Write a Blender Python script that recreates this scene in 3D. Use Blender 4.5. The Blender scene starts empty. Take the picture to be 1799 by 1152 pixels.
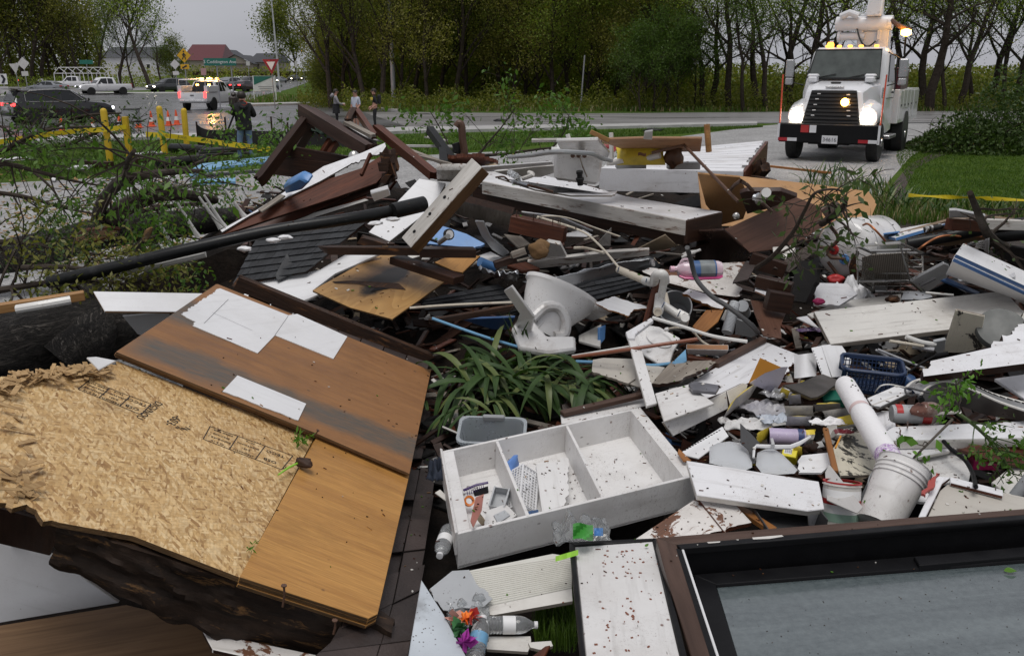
import bpy,bmesh,math,random
from math import sin,cos,tan,pi,radians,atan2,sqrt,atan
from mathutils import Vector,Matrix,noise as mnoise
V=Vector
rng=random.Random(7)
S=bpy.context.scene
COL=S.collection
# ---------------------------------------------------------------- camera, sky, sun, exposure
FPX,EYE=1600.0,2.4
PITCH=atan(448.0/FPX)
cd=bpy.data.cameras.new("camera");cam=bpy.data.objects.new("camera",cd);COL.objects.link(cam)
cam.location=(0,0,EYE);cam.rotation_euler=(pi/2-PITCH,0,0)
cd.sensor_width=36.0;cd.lens=FPX/1799.0*36.0;cd.clip_start=0.05;cd.clip_end=3000
S.camera=cam
W=bpy.data.worlds.new("World");S.world=W;W.use_nodes=True
wn,wl=W.node_tree.nodes,W.node_tree.links
SUN_EL,SUN_AZ=radians(76),radians(190)
bg=wn["Background"];bg.inputs["Strength"].default_value=0.08
sk=wn.new("ShaderNodeTexSky");sk.sky_type='NISHITA';sk.sun_disc=False
sk.sun_elevation=SUN_EL;sk.sun_rotation=SUN_AZ;sk.air_density=1.0;sk.dust_density=2.0
hs=wn.new("ShaderNodeHueSaturation");hs.inputs["Saturation"].default_value=0.1
mx=wn.new("ShaderNodeMixRGB");mx.inputs[0].default_value=0.8;mx.inputs[2].default_value=(4.05,4.1,4.5,1)
tcw=wn.new("ShaderNodeTexCoord");mpw=wn.new("ShaderNodeMapping");mpw.inputs["Scale"].default_value=(1,1,3.5)
nzw=wn.new("ShaderNodeTexNoise");nzw.inputs["Scale"].default_value=2.2;nzw.inputs["Detail"].default_value=5
rmw=wn.new("ShaderNodeMapRange");rmw.inputs[1].default_value=.3;rmw.inputs[2].default_value=.7;rmw.inputs[3].default_value=.88;rmw.inputs[4].default_value=1.1
mlw=wn.new("ShaderNodeVectorMath");mlw.operation='SCALE'
wl.new(sk.outputs[0],hs.inputs["Color"]);wl.new(hs.outputs[0],mx.inputs[1])
wl.new(tcw.outputs["Generated"],mpw.inputs[0]);wl.new(mpw.outputs[0],nzw.inputs["Vector"]);wl.new(nzw.outputs[0],rmw.inputs[0])
wl.new(mx.outputs[0],mlw.inputs[0]);wl.new(rmw.outputs[0],mlw.inputs["Scale"]);wl.new(mlw.outputs[0],bg.inputs["Color"])
sd=bpy.data.lights.new("sun",'SUN');sd.energy=1.25;sd.angle=radians(32);sd.color=(1,.97,.93)
sun=bpy.data.objects.new("sun",sd);COL.objects.link(sun)
sdir=V((sin(SUN_AZ)*cos(SUN_EL),cos(SUN_AZ)*cos(SUN_EL),sin(SUN_EL)))
sun.rotation_euler=sdir.to_track_quat('Z','Y').to_euler()
vs=S.view_settings;vs.view_transform='Standard';vs.look='None';vs.gamma=1;vs.exposure=0.5;vs.use_curve_mapping=False
S.cycles.max_bounces=8;S.cycles.transparent_max_bounces=12
S.cycles.use_adaptive_sampling=True
# ---------------------------------------------------------------- pixel -> place
REG=dict(A=(0,0,2.998),B=(500,0,2.57),C=(1200,0,3.003),D=(0,300,3.388),E=(430,180,3.0316),F=(900,220,3.388),G=(1300,280,3.389),
  H=(0,480,1.714),I=(700,480,3.031),J=(1150,560,2.772),K=(720,700,2.548),L=(1150,800,2.772),M=(0,90,7.196),N=(220,60,5.291),
  O=(0,180,5.997),Q=(570,140,11.52),T=(1360,0,3.841),U=(1250,330,6.064),V=(1500,350,5.485),W=(1130,440,5.759),
  X=(1250,620,5.487),Y=(1500,560,5.237),Z=(1480,720,5.486),a=(750,280,4.734),P=(0,0,1.0))
def P(reg,x,y):
 ox,oy,s=REG[reg]
 return(ox+x/s,oy+y/s)
CP,SP=cos(PITCH),sin(PITCH)
EYEV=V((0,0,EYE))
def ray(u,v):
 a,b=(u-899.5)/FPX,(576-v)/FPX
 return V((a,CP+b*SP,-SP+b*CP))
def pz(u,v,z=0.0):
 d=ray(u,v);return EYEV+d*((z-EYE)/d.z)
def py(u,v,y):
 d=ray(u,v);return EYEV+d*(y/d.y)
class Pl:
 def __init__(s,p,n):
  s.p=V(p);s.n=V(n).normalized()
  if(EYEV-s.p).dot(s.n)<0:s.n=-s.n
 def hit(s,u,v):
  d=ray(u,v);return EYEV+d*((s.p-EYEV).dot(s.n)/d.dot(s.n))
def wall(u,v,y,a=0,c=0):return Pl(py(u,v,y),(a,-1,c))
def pl3(reg,*t):
 q=[pz(*P(reg,x,y),z)for x,y,z in t]
 return Pl(q[0],(q[1]-q[0]).cross(q[2]-q[0]))
# ---------------------------------------------------------------- objects
def U(*a):return V(a)
rg_=range;I4=Matrix.Identity(4)
def dv_(n,k,v):n.inputs[k].default_value=v
MT_=Matrix.Translation;MR_=Matrix.Rotation;BO_=bpy.data.objects;NO_=BO_.new;OP=dict(cap0=False,cap1=False);en_=enumerate;mn_=mnoise.noise
class RR_(random.Random):
 u=random.Random.uniform;g=random.Random.gauss
WM={}
def setp(o,label=None,cat=None,group=None,kind=None):
 if cat==0:cat=o.name.split('.')[0].split('_')[-1]
 if label:o["label"]=label
 if cat:o["category"]=cat
 if group:o["group"]=group
 if kind or cat:o["kind"]=kind or 'thing'
 return o
def link(o,M=None,parent=None):
 M=M or I4
 COL.objects.link(o);WM[o.name]=M
 if parent is not None:
  o.parent=parent;o.matrix_basis=WM[parent.name].inverted()@M
 else:
  o.matrix_basis=M
 return o
def em_(name,loc=(0,0,0),rz=0,label=None,cat=None,group=None,M=None):
 o=NO_(name,None);o.empty_display_size=.1
 link(o,M or(MT_(V(loc))@MR_(rz,4,'Z')))
 return setp(o,label,cat,group)
def frame(o,x,z):
 z=V(z).normalized();x=V(x);x=(x-z*x.dot(z)).normalized();y=z.cross(x)
 M=Matrix((x,y,z)).transposed().to_4x4();M.translation=V(o);return M
def copy_tree(o,M,parent=None,label=None):
 c=o.copy();link(c,M,parent)
 if label:c["label"]=label
 for ch in o.children:
  copy_tree(ch,M@ch.matrix_basis,c)
 return c
class MB:
 def __init__(s):s.v=[];s.f=[];s.m=[]
 def add(s,vs,fs,mi=0):
  n=len(s.v);s.v+=[V(a)for a in vs]
  for f in fs:s.f.append([i+n for i in f]);s.m.append(mi)
  return s
 def box(s,c,size,R=None,mi=0):
  hx,hy,hz=[a/2 for a in size];c=V(c)
  vs=[U(x,y,z)for x in(-hx,hx)for y in(-hy,hy)for z in(-hz,hz)]
  if R is not None:vs=[R@a for a in vs]
  return s.add([c+a for a in vs],[(0,1,3,2),(4,6,7,5),(0,4,5,1),(2,3,7,6),(0,2,6,4),(1,5,7,3)],mi)
 def hexa(s,b,t,mi=0):# bottom ring 4, top ring 4
  return s.add(list(b)+list(t),[(3,2,1,0),(4,5,6,7),(0,1,5,4),(1,2,6,5),(2,3,7,6),(3,0,4,7)],mi)
 def tube(s,pts,r,n=8,cap=True,mi=0):
  pts=[V(p)for p in pts];k=len(pts)
  rs=r if isinstance(r,(list,tuple))else[r]*k
  up=None;vs=[]
  for i,p in en_(pts):
   t=(pts[min(i+1,k-1)]-pts[max(i-1,0)])
   t=t.normalized()if t.length>1e-9 else U(0,0,1)
   if up is None:up=t.orthogonal().normalized()
   up=(up-t*up.dot(t));up=up.normalized()if up.length>1e-6 else t.orthogonal().normalized()
   w=t.cross(up)
   vs+=[p+(up*cos(2*pi*j/n)+w*sin(2*pi*j/n))*rs[i]for j in rg_(n)]
  fs=[(i*n+j,i*n+(j+1)%n,(i+1)*n+(j+1)%n,(i+1)*n+j)for i in rg_(k-1)for j in rg_(n)]
  if cap:fs+=[tuple(rg_(n))[::-1],tuple(rg_((k-1)*n,k*n))]
  return s.add(vs,fs,mi)
 def lathe(s,prof,n=20,M=None,mi=0,cap0=True,cap1=True,arc=1.0):
  k=len(prof);vs=[]
  for r,z in prof:vs+=[U(r*cos(2*pi*j/n*arc),r*sin(2*pi*j/n*arc),z)for j in rg_(n)]
  fs=[(i*n+j,i*n+(j+1)%n,(i+1)*n+(j+1)%n,(i+1)*n+j)for i in rg_(k-1)for j in rg_(n)]
  if cap0:fs.append(tuple(rg_(n))[::-1])
  if cap1:fs.append(tuple(rg_((k-1)*n,k*n)))
  if M is not None:vs=[M@a for a in vs]
  return s.add(vs,fs,mi)
 def prism(s,poly,t,M=None,mi=0,mside=None,mbot=None):# poly in xy, top z=0, bottom -t
  n=len(poly)
  vs=[U(x,y,0)for x,y in poly]+[U(x,y,-t)for x,y in poly]
  if M is not None:vs=[M@a for a in vs]
  ar=sum(poly[i][0]*poly[(i+1)%n][1]-poly[(i+1)%n][0]*poly[i][1]for i in rg_(n))
  top=list(rg_(n));bot=list(rg_(n,2*n))[::-1]
  sd_=[(i,n+i,n+(i+1)%n,(i+1)%n)for i in rg_(n)]
  if ar<0:top=top[::-1];bot=bot[::-1];sd_=[f[::-1]for f in sd_]
  s.add(vs,[top],mi);b=len(s.v)-len(vs)
  s.f.append([b+i for i in bot]);s.m.append(mi if mbot is None else mbot)
  for f in sd_:s.f.append([b+i for i in f]);s.m.append(mi if mside is None else mside)
  return s
 def sheet(s,G,mi=0):# G: rows of points
  r,c=len(G),len(G[0])
  return s.add([p for row in G for p in row],[(i*c+j,i*c+j+1,(i+1)*c+j+1,(i+1)*c+j)for i in rg_(r-1)for j in rg_(c-1)],mi)
 def mesh(s,name,mats,M=None,smooth=True,bevel=0,seg=1,ang=.6):
  inv=M.inverted()if M is not None else None
  me=bpy.data.meshes.new(name)
  me.from_pydata([inv@a for a in s.v]if inv else s.v,[],s.f)
  for m in(mats if isinstance(mats,(list,tuple))else[mats]):me.materials.append(m)
  if any(s.m):me.polygons.foreach_set("material_index",s.m)
  if bevel:
   bm=bmesh.new();bm.from_mesh(me)
   es=[e for e in bm.edges if len(e.link_faces)==2 and e.calc_face_angle(0)>.5]
   bmesh.ops.bevel(bm,geom=es,offset=bevel,segments=seg,profile=.6,affect='EDGES',clamp_overlap=True)
   bm.to_mesh(me);bm.free()
  if smooth:
   me.shade_smooth();me.set_sharp_from_angle(angle=ang)
  return me
 def obj(s,name,mats,parent=None,label=None,cat=None,group=None,kind=None,M=None,bevel=0,smooth=True,seg=1,ang=.6):
  if M is None:
   if parent is not None:M=WM[parent.name]
   else:
    c=U(0,0,0)
    for a in s.v:c+=a
    M=MT_(c/max(len(s.v),1))
  o=NO_(name,s.mesh(name,mats,M,smooth,bevel,seg,ang))
  link(o,M,parent)
  return setp(o,label,cat,group,kind)
def jagged(poly,edges,amp=.03,step=.025,r=rng):
 out=[];n=len(poly)
 for i in rg_(n):
  a,b=V(poly[i]).to_2d(),V(poly[(i+1)%n]).to_2d()
  out.append(tuple(a))
  if edges=='all' or i in edges:
   L=(b-a).length;k=max(2,min(60,int(L/step)));d=(b-a)/L;nn=U(-d.y,d.x);w=0
   for j in rg_(1,k):
    w=w*.5+r.u(-amp,amp)
    out.append(tuple(a+d*(L*(j+r.u(-.3,.3))/k)+nn*w))
 return out
def sl_(name,reg,pts,pl,t,mats,label=None,cat=None,jag=(),amp=.03,step=.025,axis=None,parent=None,group=None,bevel=.003,kind=None):
 q=[pl.hit(*P(reg,x,y))for x,y in pts]
 n=len(q)
 if axis is None:axis=max(rg_(n),key=lambda i:(q[(i+1)%n]-q[i]).length)
 c=sum(q,U(0,0,0))/n
 M=frame(c,q[(axis+1)%n]-q[axis],pl.n);inv=M.inverted()
 poly=[((inv@a).x,(inv@a).y)for a in q]
 if jag:poly=jagged(poly,jag,amp,step,RR_(len(name)*31+int(c.x*997)))
 mm=mats if isinstance(mats,(list,tuple))else[mats]
 b=MB();b.prism(poly,t,None,0,1 if len(mm)>1 else None,2 if len(mm)>2 else None)
 me=b.mesh(name,mm,None,True,0 if jag else min(bevel,t*.25))
 o=NO_(name,me);link(o,M,parent)
 return setp(o,label,cat,group,kind)
def beam(name,p0,p1,w,h,mats,label=None,cat=None,roll=0,parent=None,group=None,jag=0,bevel=.004,up=(0,0,1),kind=None):
 p0,p1=V(p0),V(p1);x=p1-p0;L=x.length;up=V(up)
 if abs(x.normalized().dot(up))>.98:up=U(0,1,0)
 M=frame((p0+p1)/2,x,up-x*(up.dot(x)/L/L))@MR_(roll,4,'X')
 b=MB();r=RR_(int(abs(p0.x*1000)+abs(p1.y*777)))
 if jag:
  ny=5;ring=[]
  def end(sx):
   o=[]
   for i in rg_(ny):
    y=-w/2+w*i/(ny-1)
    o.append([U(sx*(L/2-r.random()*jag),y,z)for z in(-h/2,h/2)])
   return o
  A,B=end(-1),end(1)
  vs=[p for q in A+B for p in q];fs=[]
  for i in rg_(ny-1):
   a0,a1,b0,b1=2*i,2*i+2,2*ny+2*i,2*ny+2*i+2
   fs+=[(a0+1,b0+1,b1+1,a1+1),(a0,a1,b1,b0),(a0,a0+1,a1+1,a1),(b0,b1,b1+1,b0+1)]
  a,c=2*(ny-1),2*ny+2*(ny-1)
  fs+=[(0,2*ny,2*ny+1,1),(a,a+1,c+1,c)]
  b.add(vs,fs);me=b.mesh(name,mats,None)
 else:
  b.box((0,0,0),(L,w,h));me=b.mesh(name,mats,None,True,min(bevel,w*.2,h*.2))
 o=NO_(name,me);link(o,M,parent)
 return setp(o,label,cat,group,kind)
def sp_(pts,k=6):
 pts=[V(p)for p in pts];out=[]
 for i in rg_(len(pts)-1):
  p0,p1,p2,p3=pts[max(i-1,0)],pts[i],pts[i+1],pts[min(i+2,len(pts)-1)]
  for j in rg_(k):
   t=j/k
   out.append(.5*((2*p1)+(p2-p0)*t+(2*p0-5*p1+4*p2-p3)*t*t+(3*p1-p0-3*p2+p3)*t*t*t))
 return out+[pts[-1]]
def wire(name,pts,r,mats,label=None,cat=None,parent=None,n=6,k=5,group=None):
 q=sp_(pts,k)if len(pts)>2 else pts
 b=MB();b.tube(q,r,n)
 return b.obj(name,mats,parent,label,cat,group)
def text(name,s,size,M,mat,parent,ext=.0006,align='CENTER'):
 c=bpy.data.curves.new(name,'FONT');c.body=s;c.size=size;c.extrude=ext;c.align_x=align;c.align_y='CENTER';c.resolution_u=2
 c.materials.append(mat)
 t_=NO_(name,c);COL.objects.link(t_);me=bpy.data.meshes.new_from_object(t_);BO_.remove(t_)
 o=NO_(name,me);link(o,M,parent);return o
# ---------------------------------------------------------------- materials
class NT:
 def __init__(s,name):
  s.m=bpy.data.materials.new(name);s.m.use_nodes=True;s.t=s.m.node_tree;s.n=s.t.nodes;s.b=s.n["Principled BSDF"]
  s.out=s.n["Material Output"]
 def new(s,ty,**kw):
  n=s.n.new("ShaderNode"+ty)
  for k,v in kw.items():
   if hasattr(n,k):setattr(n,k,v)
   else:dv_(n,k.replace('_',' '),v)
  return n
 def ln(s,a,b):s.t.links.new(a,b)
 def co(s,scale=(1,1,1),rnd=True,which="Object"):
  tc=s.new("TexCoord");mp=s.new("Mapping");dv_(mp,"Scale",scale)
  s.ln(tc.outputs[which],mp.inputs["Vector"])
  if rnd:
   oi=s.new("ObjectInfo");vm=s.new("VectorMath",operation='SCALE');dv_(vm,0,(37,91,53))
   s.ln(oi.outputs["Random"],vm.inputs["Scale"]);s.ln(vm.outputs[0],mp.inputs["Location"])
  return mp.outputs[0]
 def noise(s,vec,scale,detail=4,rough=.55,dist=0):
  n=s.new("TexNoise");dv_(n,"Scale",scale);dv_(n,"Detail",detail)
  dv_(n,"Roughness",rough);dv_(n,"Distortion",dist)
  s.ln(vec,n.inputs["Vector"]);return n.outputs[0]
 def vor(s,vec,scale,feature='F1',out="Distance",rand=1):
  n=s.new("TexVoronoi",feature=feature);dv_(n,"Scale",scale);dv_(n,"Randomness",rand)
  s.ln(vec,n.inputs["Vector"]);return n.outputs[out]
 def ramp(s,fac,*st):
  n=s.new("ValToRGB");e=n.color_ramp.elements
  while len(e)<len(st):e.new(.5)
  for i,(p,c)in en_(st):
   e[i].position=p;e[i].color=(*c,1)if len(c)==3 else c
  s.ln(fac,n.inputs[0]);return n.outputs[0]
 def rng(s,fac,a,b,c=0,d=1):
  n=s.new("MapRange");
  for i,v in en_((a,b,c,d)):dv_(n,i+1,v)
  s.ln(fac,n.inputs[0]);return n.outputs[0]
 def mix(s,fac,a,b,mode='MIX'):
  n=s.new("MixRGB",blend_type=mode)
  for i,x in en_((fac,a,b)):
   if isinstance(x,(int,float)):dv_(n,i,x if i==0 else(x,x,x,1))
   elif isinstance(x,tuple):dv_(n,i,(*x,1)if len(x)==3 else x)
   else:s.ln(x,n.inputs[i])
  return n.outputs[0]
 def math(s,op,a,b=0):
  n=s.new("Math",operation=op)
  for i,x in en_((a,b)):
   if isinstance(x,(int,float)):dv_(n,i,x)
   else:s.ln(x,n.inputs[i])
  return n.outputs[0]
 def mul(s,a,b):return s.math('MULTIPLY',a,b)
 def set(s,**kw):
  for k,v in kw.items():
   i=s.b.inputs[dict(Spec='Specular IOR Level',Col='Base Color',Tran='Transmission Weight').get(k,k.replace('_',' '))]
   if hasattr(v,'is_linked')or hasattr(v,'links'):s.ln(v,i)
   elif isinstance(v,tuple)and len(v)==3:i.default_value=(*v,1)
   else:i.default_value=v
 def bump(s,h,st=.3,d=.01):
  n=s.new("Bump");dv_(n,"Strength",st);dv_(n,"Distance",d)
  s.ln(h,n.inputs["Height"]);s.ln(n.outputs[0],s.b.inputs["Normal"])
def vary(t,c,amt=.12,scale=3):
 v=t.co();n=t.noise(v,scale,5)
 c=t.mix(1,c,t.ramp(n,(.25,(1-amt,)*3),(.75,(1+amt*.4,)*3)),'MULTIPLY')
 return t.mix(1,c,t.ramp(t.new("ObjectInfo").outputs["Random"],(0,(1-amt*.6,)*3),(1,(1+amt*.4,)*3)),'MULTIPLY')
def pn_(name,c,rough=.5,metal=0,amt=.15,bump=.1,dirt=0,dirtc=(.05,.035,.025),**kw):
 t=NT(name);col=vary(t,c,amt);v=t.co()
 if dirt:
  d=t.noise(v,2.5,8,.7);col=t.mix(t.rng(d,.62-dirt*.25,.85-dirt*.2),col,dirtc)
  sp=t.vor(v,55);sg=t.noise(v,6,2);
  col=t.mix(t.mul(t.rng(sp,.2,.12),t.rng(sg,.5,.62)),col,dirtc)
 t.set(Col=col,Metallic=metal)
 t.set(Roughness=t.rng(t.noise(v,9,3),.3,.7,rough*.8,min(1,rough*1.2)))
 if bump:t.bump(t.noise(v,60,4),bump,.004)
 for k,x in kw.items():t.set(**{k:x})
 return t.m
def pa_(name,c=(.74,.74,.76),grime=(.3,.26,.22),amt=.35,specks=.5,peel=0,under=(.1,.05,.03),rough=.42,spc=(.09,.025,.015)):
 t=NT(name);v=t.co();col=vary(t,c,.08,2)
 g=t.noise(v,1.6,9,.68);col=t.mix(t.rng(g,.48,.76,0,amt),col,grime)
 st=t.noise(t.co((1.2,14,8)),2,5,.6);col=t.mix(t.rng(st,.55,.75,0,amt*.7),col,tuple(x*.6 for x in grime))
 if specks:
  dv=t.noise(v,30,2)
  nv=t.new("VectorMath",operation='ADD');t.ln(v,nv.inputs[0]);t.ln(dv,nv.inputs[1])
  zone=t.rng(t.noise(v,3.1,3),.42,.62)
  s1=t.rng(t.vor(nv.outputs[0],34),.2*specks+.06,.09*specks+.02)
  col=t.mix(t.mul(s1,zone),col,spc)
  s2=t.rng(t.vor(t.co((1,1.6,1)),11),.1*specks+.02,.05*specks)
  col=t.mix(t.mul(s2,.9),col,(.13,.05,.03))
  s3=t.rng(t.vor(t.co((.4,3,1)),17),.07*specks+.02,.03*specks)
  col=t.mix(t.mul(s3,.85),col,(.05,.03,.02))
 sm=t.noise(t.co((1,2.5,1)),2.3,9,.75,1.5);col=t.mix(t.rng(sm,.6,.7,0,amt*.8),col,(.16,.115,.08))
 h=t.noise(v,90,3)
 if peel:
  pn=t.noise(v,4.5,10,.72,.6);pf=t.rng(pn,.66-peel*.3,.672-peel*.3)
  wd=t.ramp(t.noise(t.co((1.5,25,25)),3,5),(.3,tuple(x*.5 for x in under)),(.7,under))
  col=t.mix(pf,col,wd);h=t.math('SUBTRACT',h,t.mul(pf,1.5))
 t.set(Col=col,Roughness=t.rng(g,.3,.7,rough*.75,rough*1.35));t.bump(h,.12,.004)
 return t.m
def wood(name,c1,c2,rough=.5,grain=1.0,bump=.35,wear=None,wearamt=.3,coat=0):
 t=NT(name)
 n1=t.noise(t.co((1.2,22*grain,22*grain)),2.2,7,.62,.4)
 n2=t.noise(t.co((.7,4,4)),1.7,4);v=t.co()
 col=t.mix(t.rng(n1,.28,.72),c1,c2)
 col=t.mix(t.rng(n2,.35,.7,0,.55),col,tuple(x*.45 for x in c1))
 if wear:
  wn_=t.noise(t.co((1.5,9,9)),2.6,9,.7);col=t.mix(t.rng(wn_,.62-wearamt*.25,.72-wearamt*.25),col,wear)
 t.set(Col=col,Roughness=t.rng(n2,.3,.7,rough*.8,rough*1.25),Spec=.25)
 if coat:t.set(Coat_Weight=coat,Coat_Roughness=.25)
 t.bump(t.math('ADD',n1,t.mul(t.noise(v,45,4),.35)),bump,.006)
 return t.m
def lm_(name,c1,c2,tr=.35,scale=1.5,rough=.45):
 t=NT(name);v=t.co();n=t.noise(v,scale,3)
 g=t.new("NewGeometry");
 r=t.math('ADD',t.mul(n,.75),t.mul(g.outputs["Random Per Island"],.4))
 col=t.mix(t.rng(r,.3,.85),c1,c2)
 t.set(Col=col,Roughness=rough,Spec=.35)
 tl=t.new("BsdfTranslucent");t.ln(t.mix(1,col,(1.1,1.25,.5),'MULTIPLY'),tl.inputs[0])
 mxs=t.new("MixShader");dv_(mxs,0,tr)
 t.ln(t.b.outputs[0],mxs.inputs[1]);t.ln(tl.outputs[0],mxs.inputs[2]);t.ln(mxs.outputs[0],t.out.inputs[0])
 return t.m
def emis(name,c,st):
 t=NT(name);t.set(Col=c,Emission_Color=c,Emission_Strength=st,Roughness=.3);return t.m
def glassy(name,c=(1,1,1),rough=.05,trans=.9,ior=1.45):
 t=NT(name);v=t.co()
 t.set(Col=vary(t,c,.06),Tran=trans,IOR=ior,Roughness=t.rng(t.noise(v,12,5),.35,.75,rough,rough+.2));return t.m
m={}
m['white']=pa_("white_paint",specks=.7,amt=.55)
m['white_spk']=pa_("white_paint_speckled",c=(.72,.71,.70),specks=1.1,amt=.35)
m['white_clean']=pa_("white_clean",c=(.76,.76,.77),specks=.2,amt=.22,rough=.45)
m['white_dirty']=pa_("white_dirty",c=(.68,.66,.62),specks=.5,amt=.7)
m['white_peel']=pa_("white_peeling",c=(.72,.69,.66),specks=.8,amt=.55,peel=.42,under=(.2,.09,.05))
m['cream_peel']=pa_("cream_peeling",c=(.62,.58,.47),specks=.3,amt=.4,peel=.36,under=(.05,.047,.04))
m['grey_panel']=pa_("grey_sheet",c=(.46,.45,.44),specks=.35,amt=.25)
m['beige_panel']=pa_("beige_laminate",c=(.5,.47,.42),specks=.55,amt=.3)
m['hard_white']=pn_("porcelain",(.74,.73,.72),.14,bump=.02,dirt=.35,dirtc=(.25,.2,.16))
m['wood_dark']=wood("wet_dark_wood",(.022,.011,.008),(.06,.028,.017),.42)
m['wood_red']=wood("red_brown_wood",(.06,.02,.012),(.15,.05,.026),.4)
m['wood_rot']=wood("rotten_wood",(.02,.012,.009),(.075,.036,.02),.6,.6,.9,wear=(.2,.085,.03),wearamt=.25)
m['wood_veneer']=wood("veneer_panel",(.10,.05,.034),(.185,.095,.066),.33,1.4,.08,coat=.25)
m['wood_dk_veneer']=wood("dark_veneer",(.05,.028,.022),(.09,.055,.045),.3,1.4,.08,coat=.3)
m['wood_pine']=wood("pine",(.28,.14,.05),(.48,.27,.11),.5)
m['wood_orange']=wood("orange_wood",(.26,.10,.03),(.42,.19,.06),.42)
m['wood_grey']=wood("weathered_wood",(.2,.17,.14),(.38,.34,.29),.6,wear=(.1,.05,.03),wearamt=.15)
m['wood_white']=wood("white_washed_wood",(.5,.47,.43),(.68,.66,.63),.55,wear=(.13,.07,.045),wearamt=.3)
m['hardboard']=pn_("hardboard",(.44,.24,.10),.65,amt=.2,bump=.2,dirt=.1)
m['cardb']=pn_("tan_board",(.4,.32,.22),.7,amt=.2,bump=.2,dirt=.3)
m['brown_board']=wood("brown_fascia",(.06,.035,.026),(.11,.066,.05),.5,.8,.15)
m['black']=pn_("black_frame",(.006,.006,.007),.5,bump=.15,amt=.3,Spec=.2)
m['black_pipe']=pn_("black_plastic",(.009,.0095,.01),.38,bump=.1,dirt=.2,dirtc=(.06,.06,.06),Spec=.3)
m['blue']=pn_("blue_paint",(.10,.26,.56),.35,dirt=.15)
m['blue_lt']=pn_("light_blue",(.16,.36,.56),.4,dirt=.2)
m['blue_dk']=pn_("dark_blue_plastic",(.016,.034,.085),.35,dirt=.1)
m['blue_mid']=pn_("mid_blue",(.04,.10,.24),.4,dirt=.2)
m['grey']=pn_("grey_plastic",(.3,.31,.32),.45,dirt=.25)
m['grey_dk']=pn_("dark_grey",(.06,.06,.062),.5,dirt=.1)
m['galv']=pn_("galvanised_metal",(.55,.57,.6),.32,metal=.9,amt=.3,bump=.5)
m['chrome']=pn_("steel_wire",(.55,.54,.52),.3,metal=.9,amt=.25,bump=0)
m['rust']=pn_("rusty_pipe",(.10,.05,.03),.6,bump=.4,dirt=.2)
m['copper']=pn_("copper_pipe",(.45,.17,.07),.4,metal=.5)
m['pvc']=pn_("pvc_white",(.72,.71,.68),.3,dirt=.25,dirtc=(.25,.2,.15))
m['pvc_old']=pn_("pvc_cream",(.62,.56,.46),.4,dirt=.35,dirtc=(.2,.14,.09))
m['pipe_red']=pn_("red_brown_pipe",(.22,.07,.035),.4)
m['shingle']=pn_("grey_shingle",(.03,.032,.036),.6,amt=.5,bump=.9,Spec=.4)
m['shingle_br']=pn_("brown_shingle",(.055,.04,.036),.6,amt=.55,bump=.9)
m['tarpaper']=pn_("tar_paper",(.016,.015,.0145),.6,bump=.4,amt=.4,Spec=.25)
m['paper']=pn_("paper",(.7,.69,.68),.7,dirt=.3,dirtc=(.25,.22,.2))
m['paper_lav']=pn_("lavender_paper",(.62,.6,.72),.6,dirt=.15)
m['orange']=pn_("orange_card",(.62,.27,.03),.55,dirt=.15)
m['yellow']=pn_("yellow_pack",(.68,.52,.05),.4,dirt=.3)
m['yellow_paint']=pn_("yellow_paint",(.60,.40,.015),.45,dirt=.12)
m['pink']=pn_("pink_liquid",(.85,.1,.33),.2)
m['pink_lt']=pn_("pale_pink_plastic",(.8,.5,.6),.25)
m['red']=pn_("red",(.45,.03,.03),.35,dirt=.15)
m['green_dk']=pn_("dark_green",(.01,.12,.08),.35)
m['green_br']=pn_("lime",(.3,.6,.05),.4)
m['green']=pn_("bag_green",(.06,.3,.05),.35)
m['clear']=glassy("clear_plastic",(.93,.95,.96),.12,.88)
m['frost']=pn_("frosted_plastic",(.6,.62,.64),.5,dirt=.1,Tran=.35)
m['rubber']=pn_("rubber",(.012,.012,.012),.7,bump=.2)
m['tissue']=pn_("tissue",(.80,.79,.80),.85,amt=.06,bump=.6)
m['gypsum']=pn_("plaster",(.66,.64,.61),.8,bump=.5,dirt=.3)
# ---------------------------------------------------------------- the ground and roads
def sheet(name,pxs,z,mat,kind='structure',reg='P'):
 q=[pz(*P(reg,x,y),z)for x,y in pxs]
 b=MB();b.add(q,[list(rg_(len(q)))])
 if sum(q[i].x*q[(i+1)%len(q)].y-q[(i+1)%len(q)].x*q[i].y for i in rg_(len(q)))<0:b.f[0].reverse()
 return b.obj(name,mat,None,None,None,None,kind,smooth=False)
t=NT("grass_ground");v=t.co(rnd=False);n=t.noise(v,.8,6,.6);f=t.noise(v,28,4)
t.set(Col=t.mix(t.rng(f,.3,.7,0,.5),t.mix(t.rng(n,.3,.7),(.045,.09,.013),(.10,.15,.026)),(.02,.04,.01)),Roughness=.9,Spec=.05);t.bump(f,.8,.04)
m['grass_ground']=t.m
t=NT("wet_asphalt");v=t.co(rnd=False);n=t.noise(v,.22,6,.6,.5);f=t.noise(v,60,3);st=t.noise(t.co((.12,.6,1),False),1.2,5)
t.set(Col=t.mix(t.rng(n,.3,.7),(.07,.07,.074),(.12,.118,.12)),Roughness=t.math('ADD',t.rng(n,.38,.6,.14,.42),t.rng(st,.4,.7,0,.12)),Spec=.6)
t.bump(t.math('ADD',f,t.mul(n,2)),.12,.01);m['asphalt']=t.m
t=NT("dry_asphalt");v=t.co(rnd=False);n=t.noise(t.co((.12,1.2,1),False),.8,6,.6,.3);f=t.noise(v,50,3)
t.set(Col=t.mix(t.rng(n,.3,.7),(.13,.125,.125),(.3,.29,.29)),Roughness=t.rng(n,.35,.65,.2,.6));t.bump(f,.15,.01);m['asphalt_dry']=t.m
t=NT("concrete_walk");v=t.co(rnd=False);n=t.noise(v,1.5,7,.65)
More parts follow.
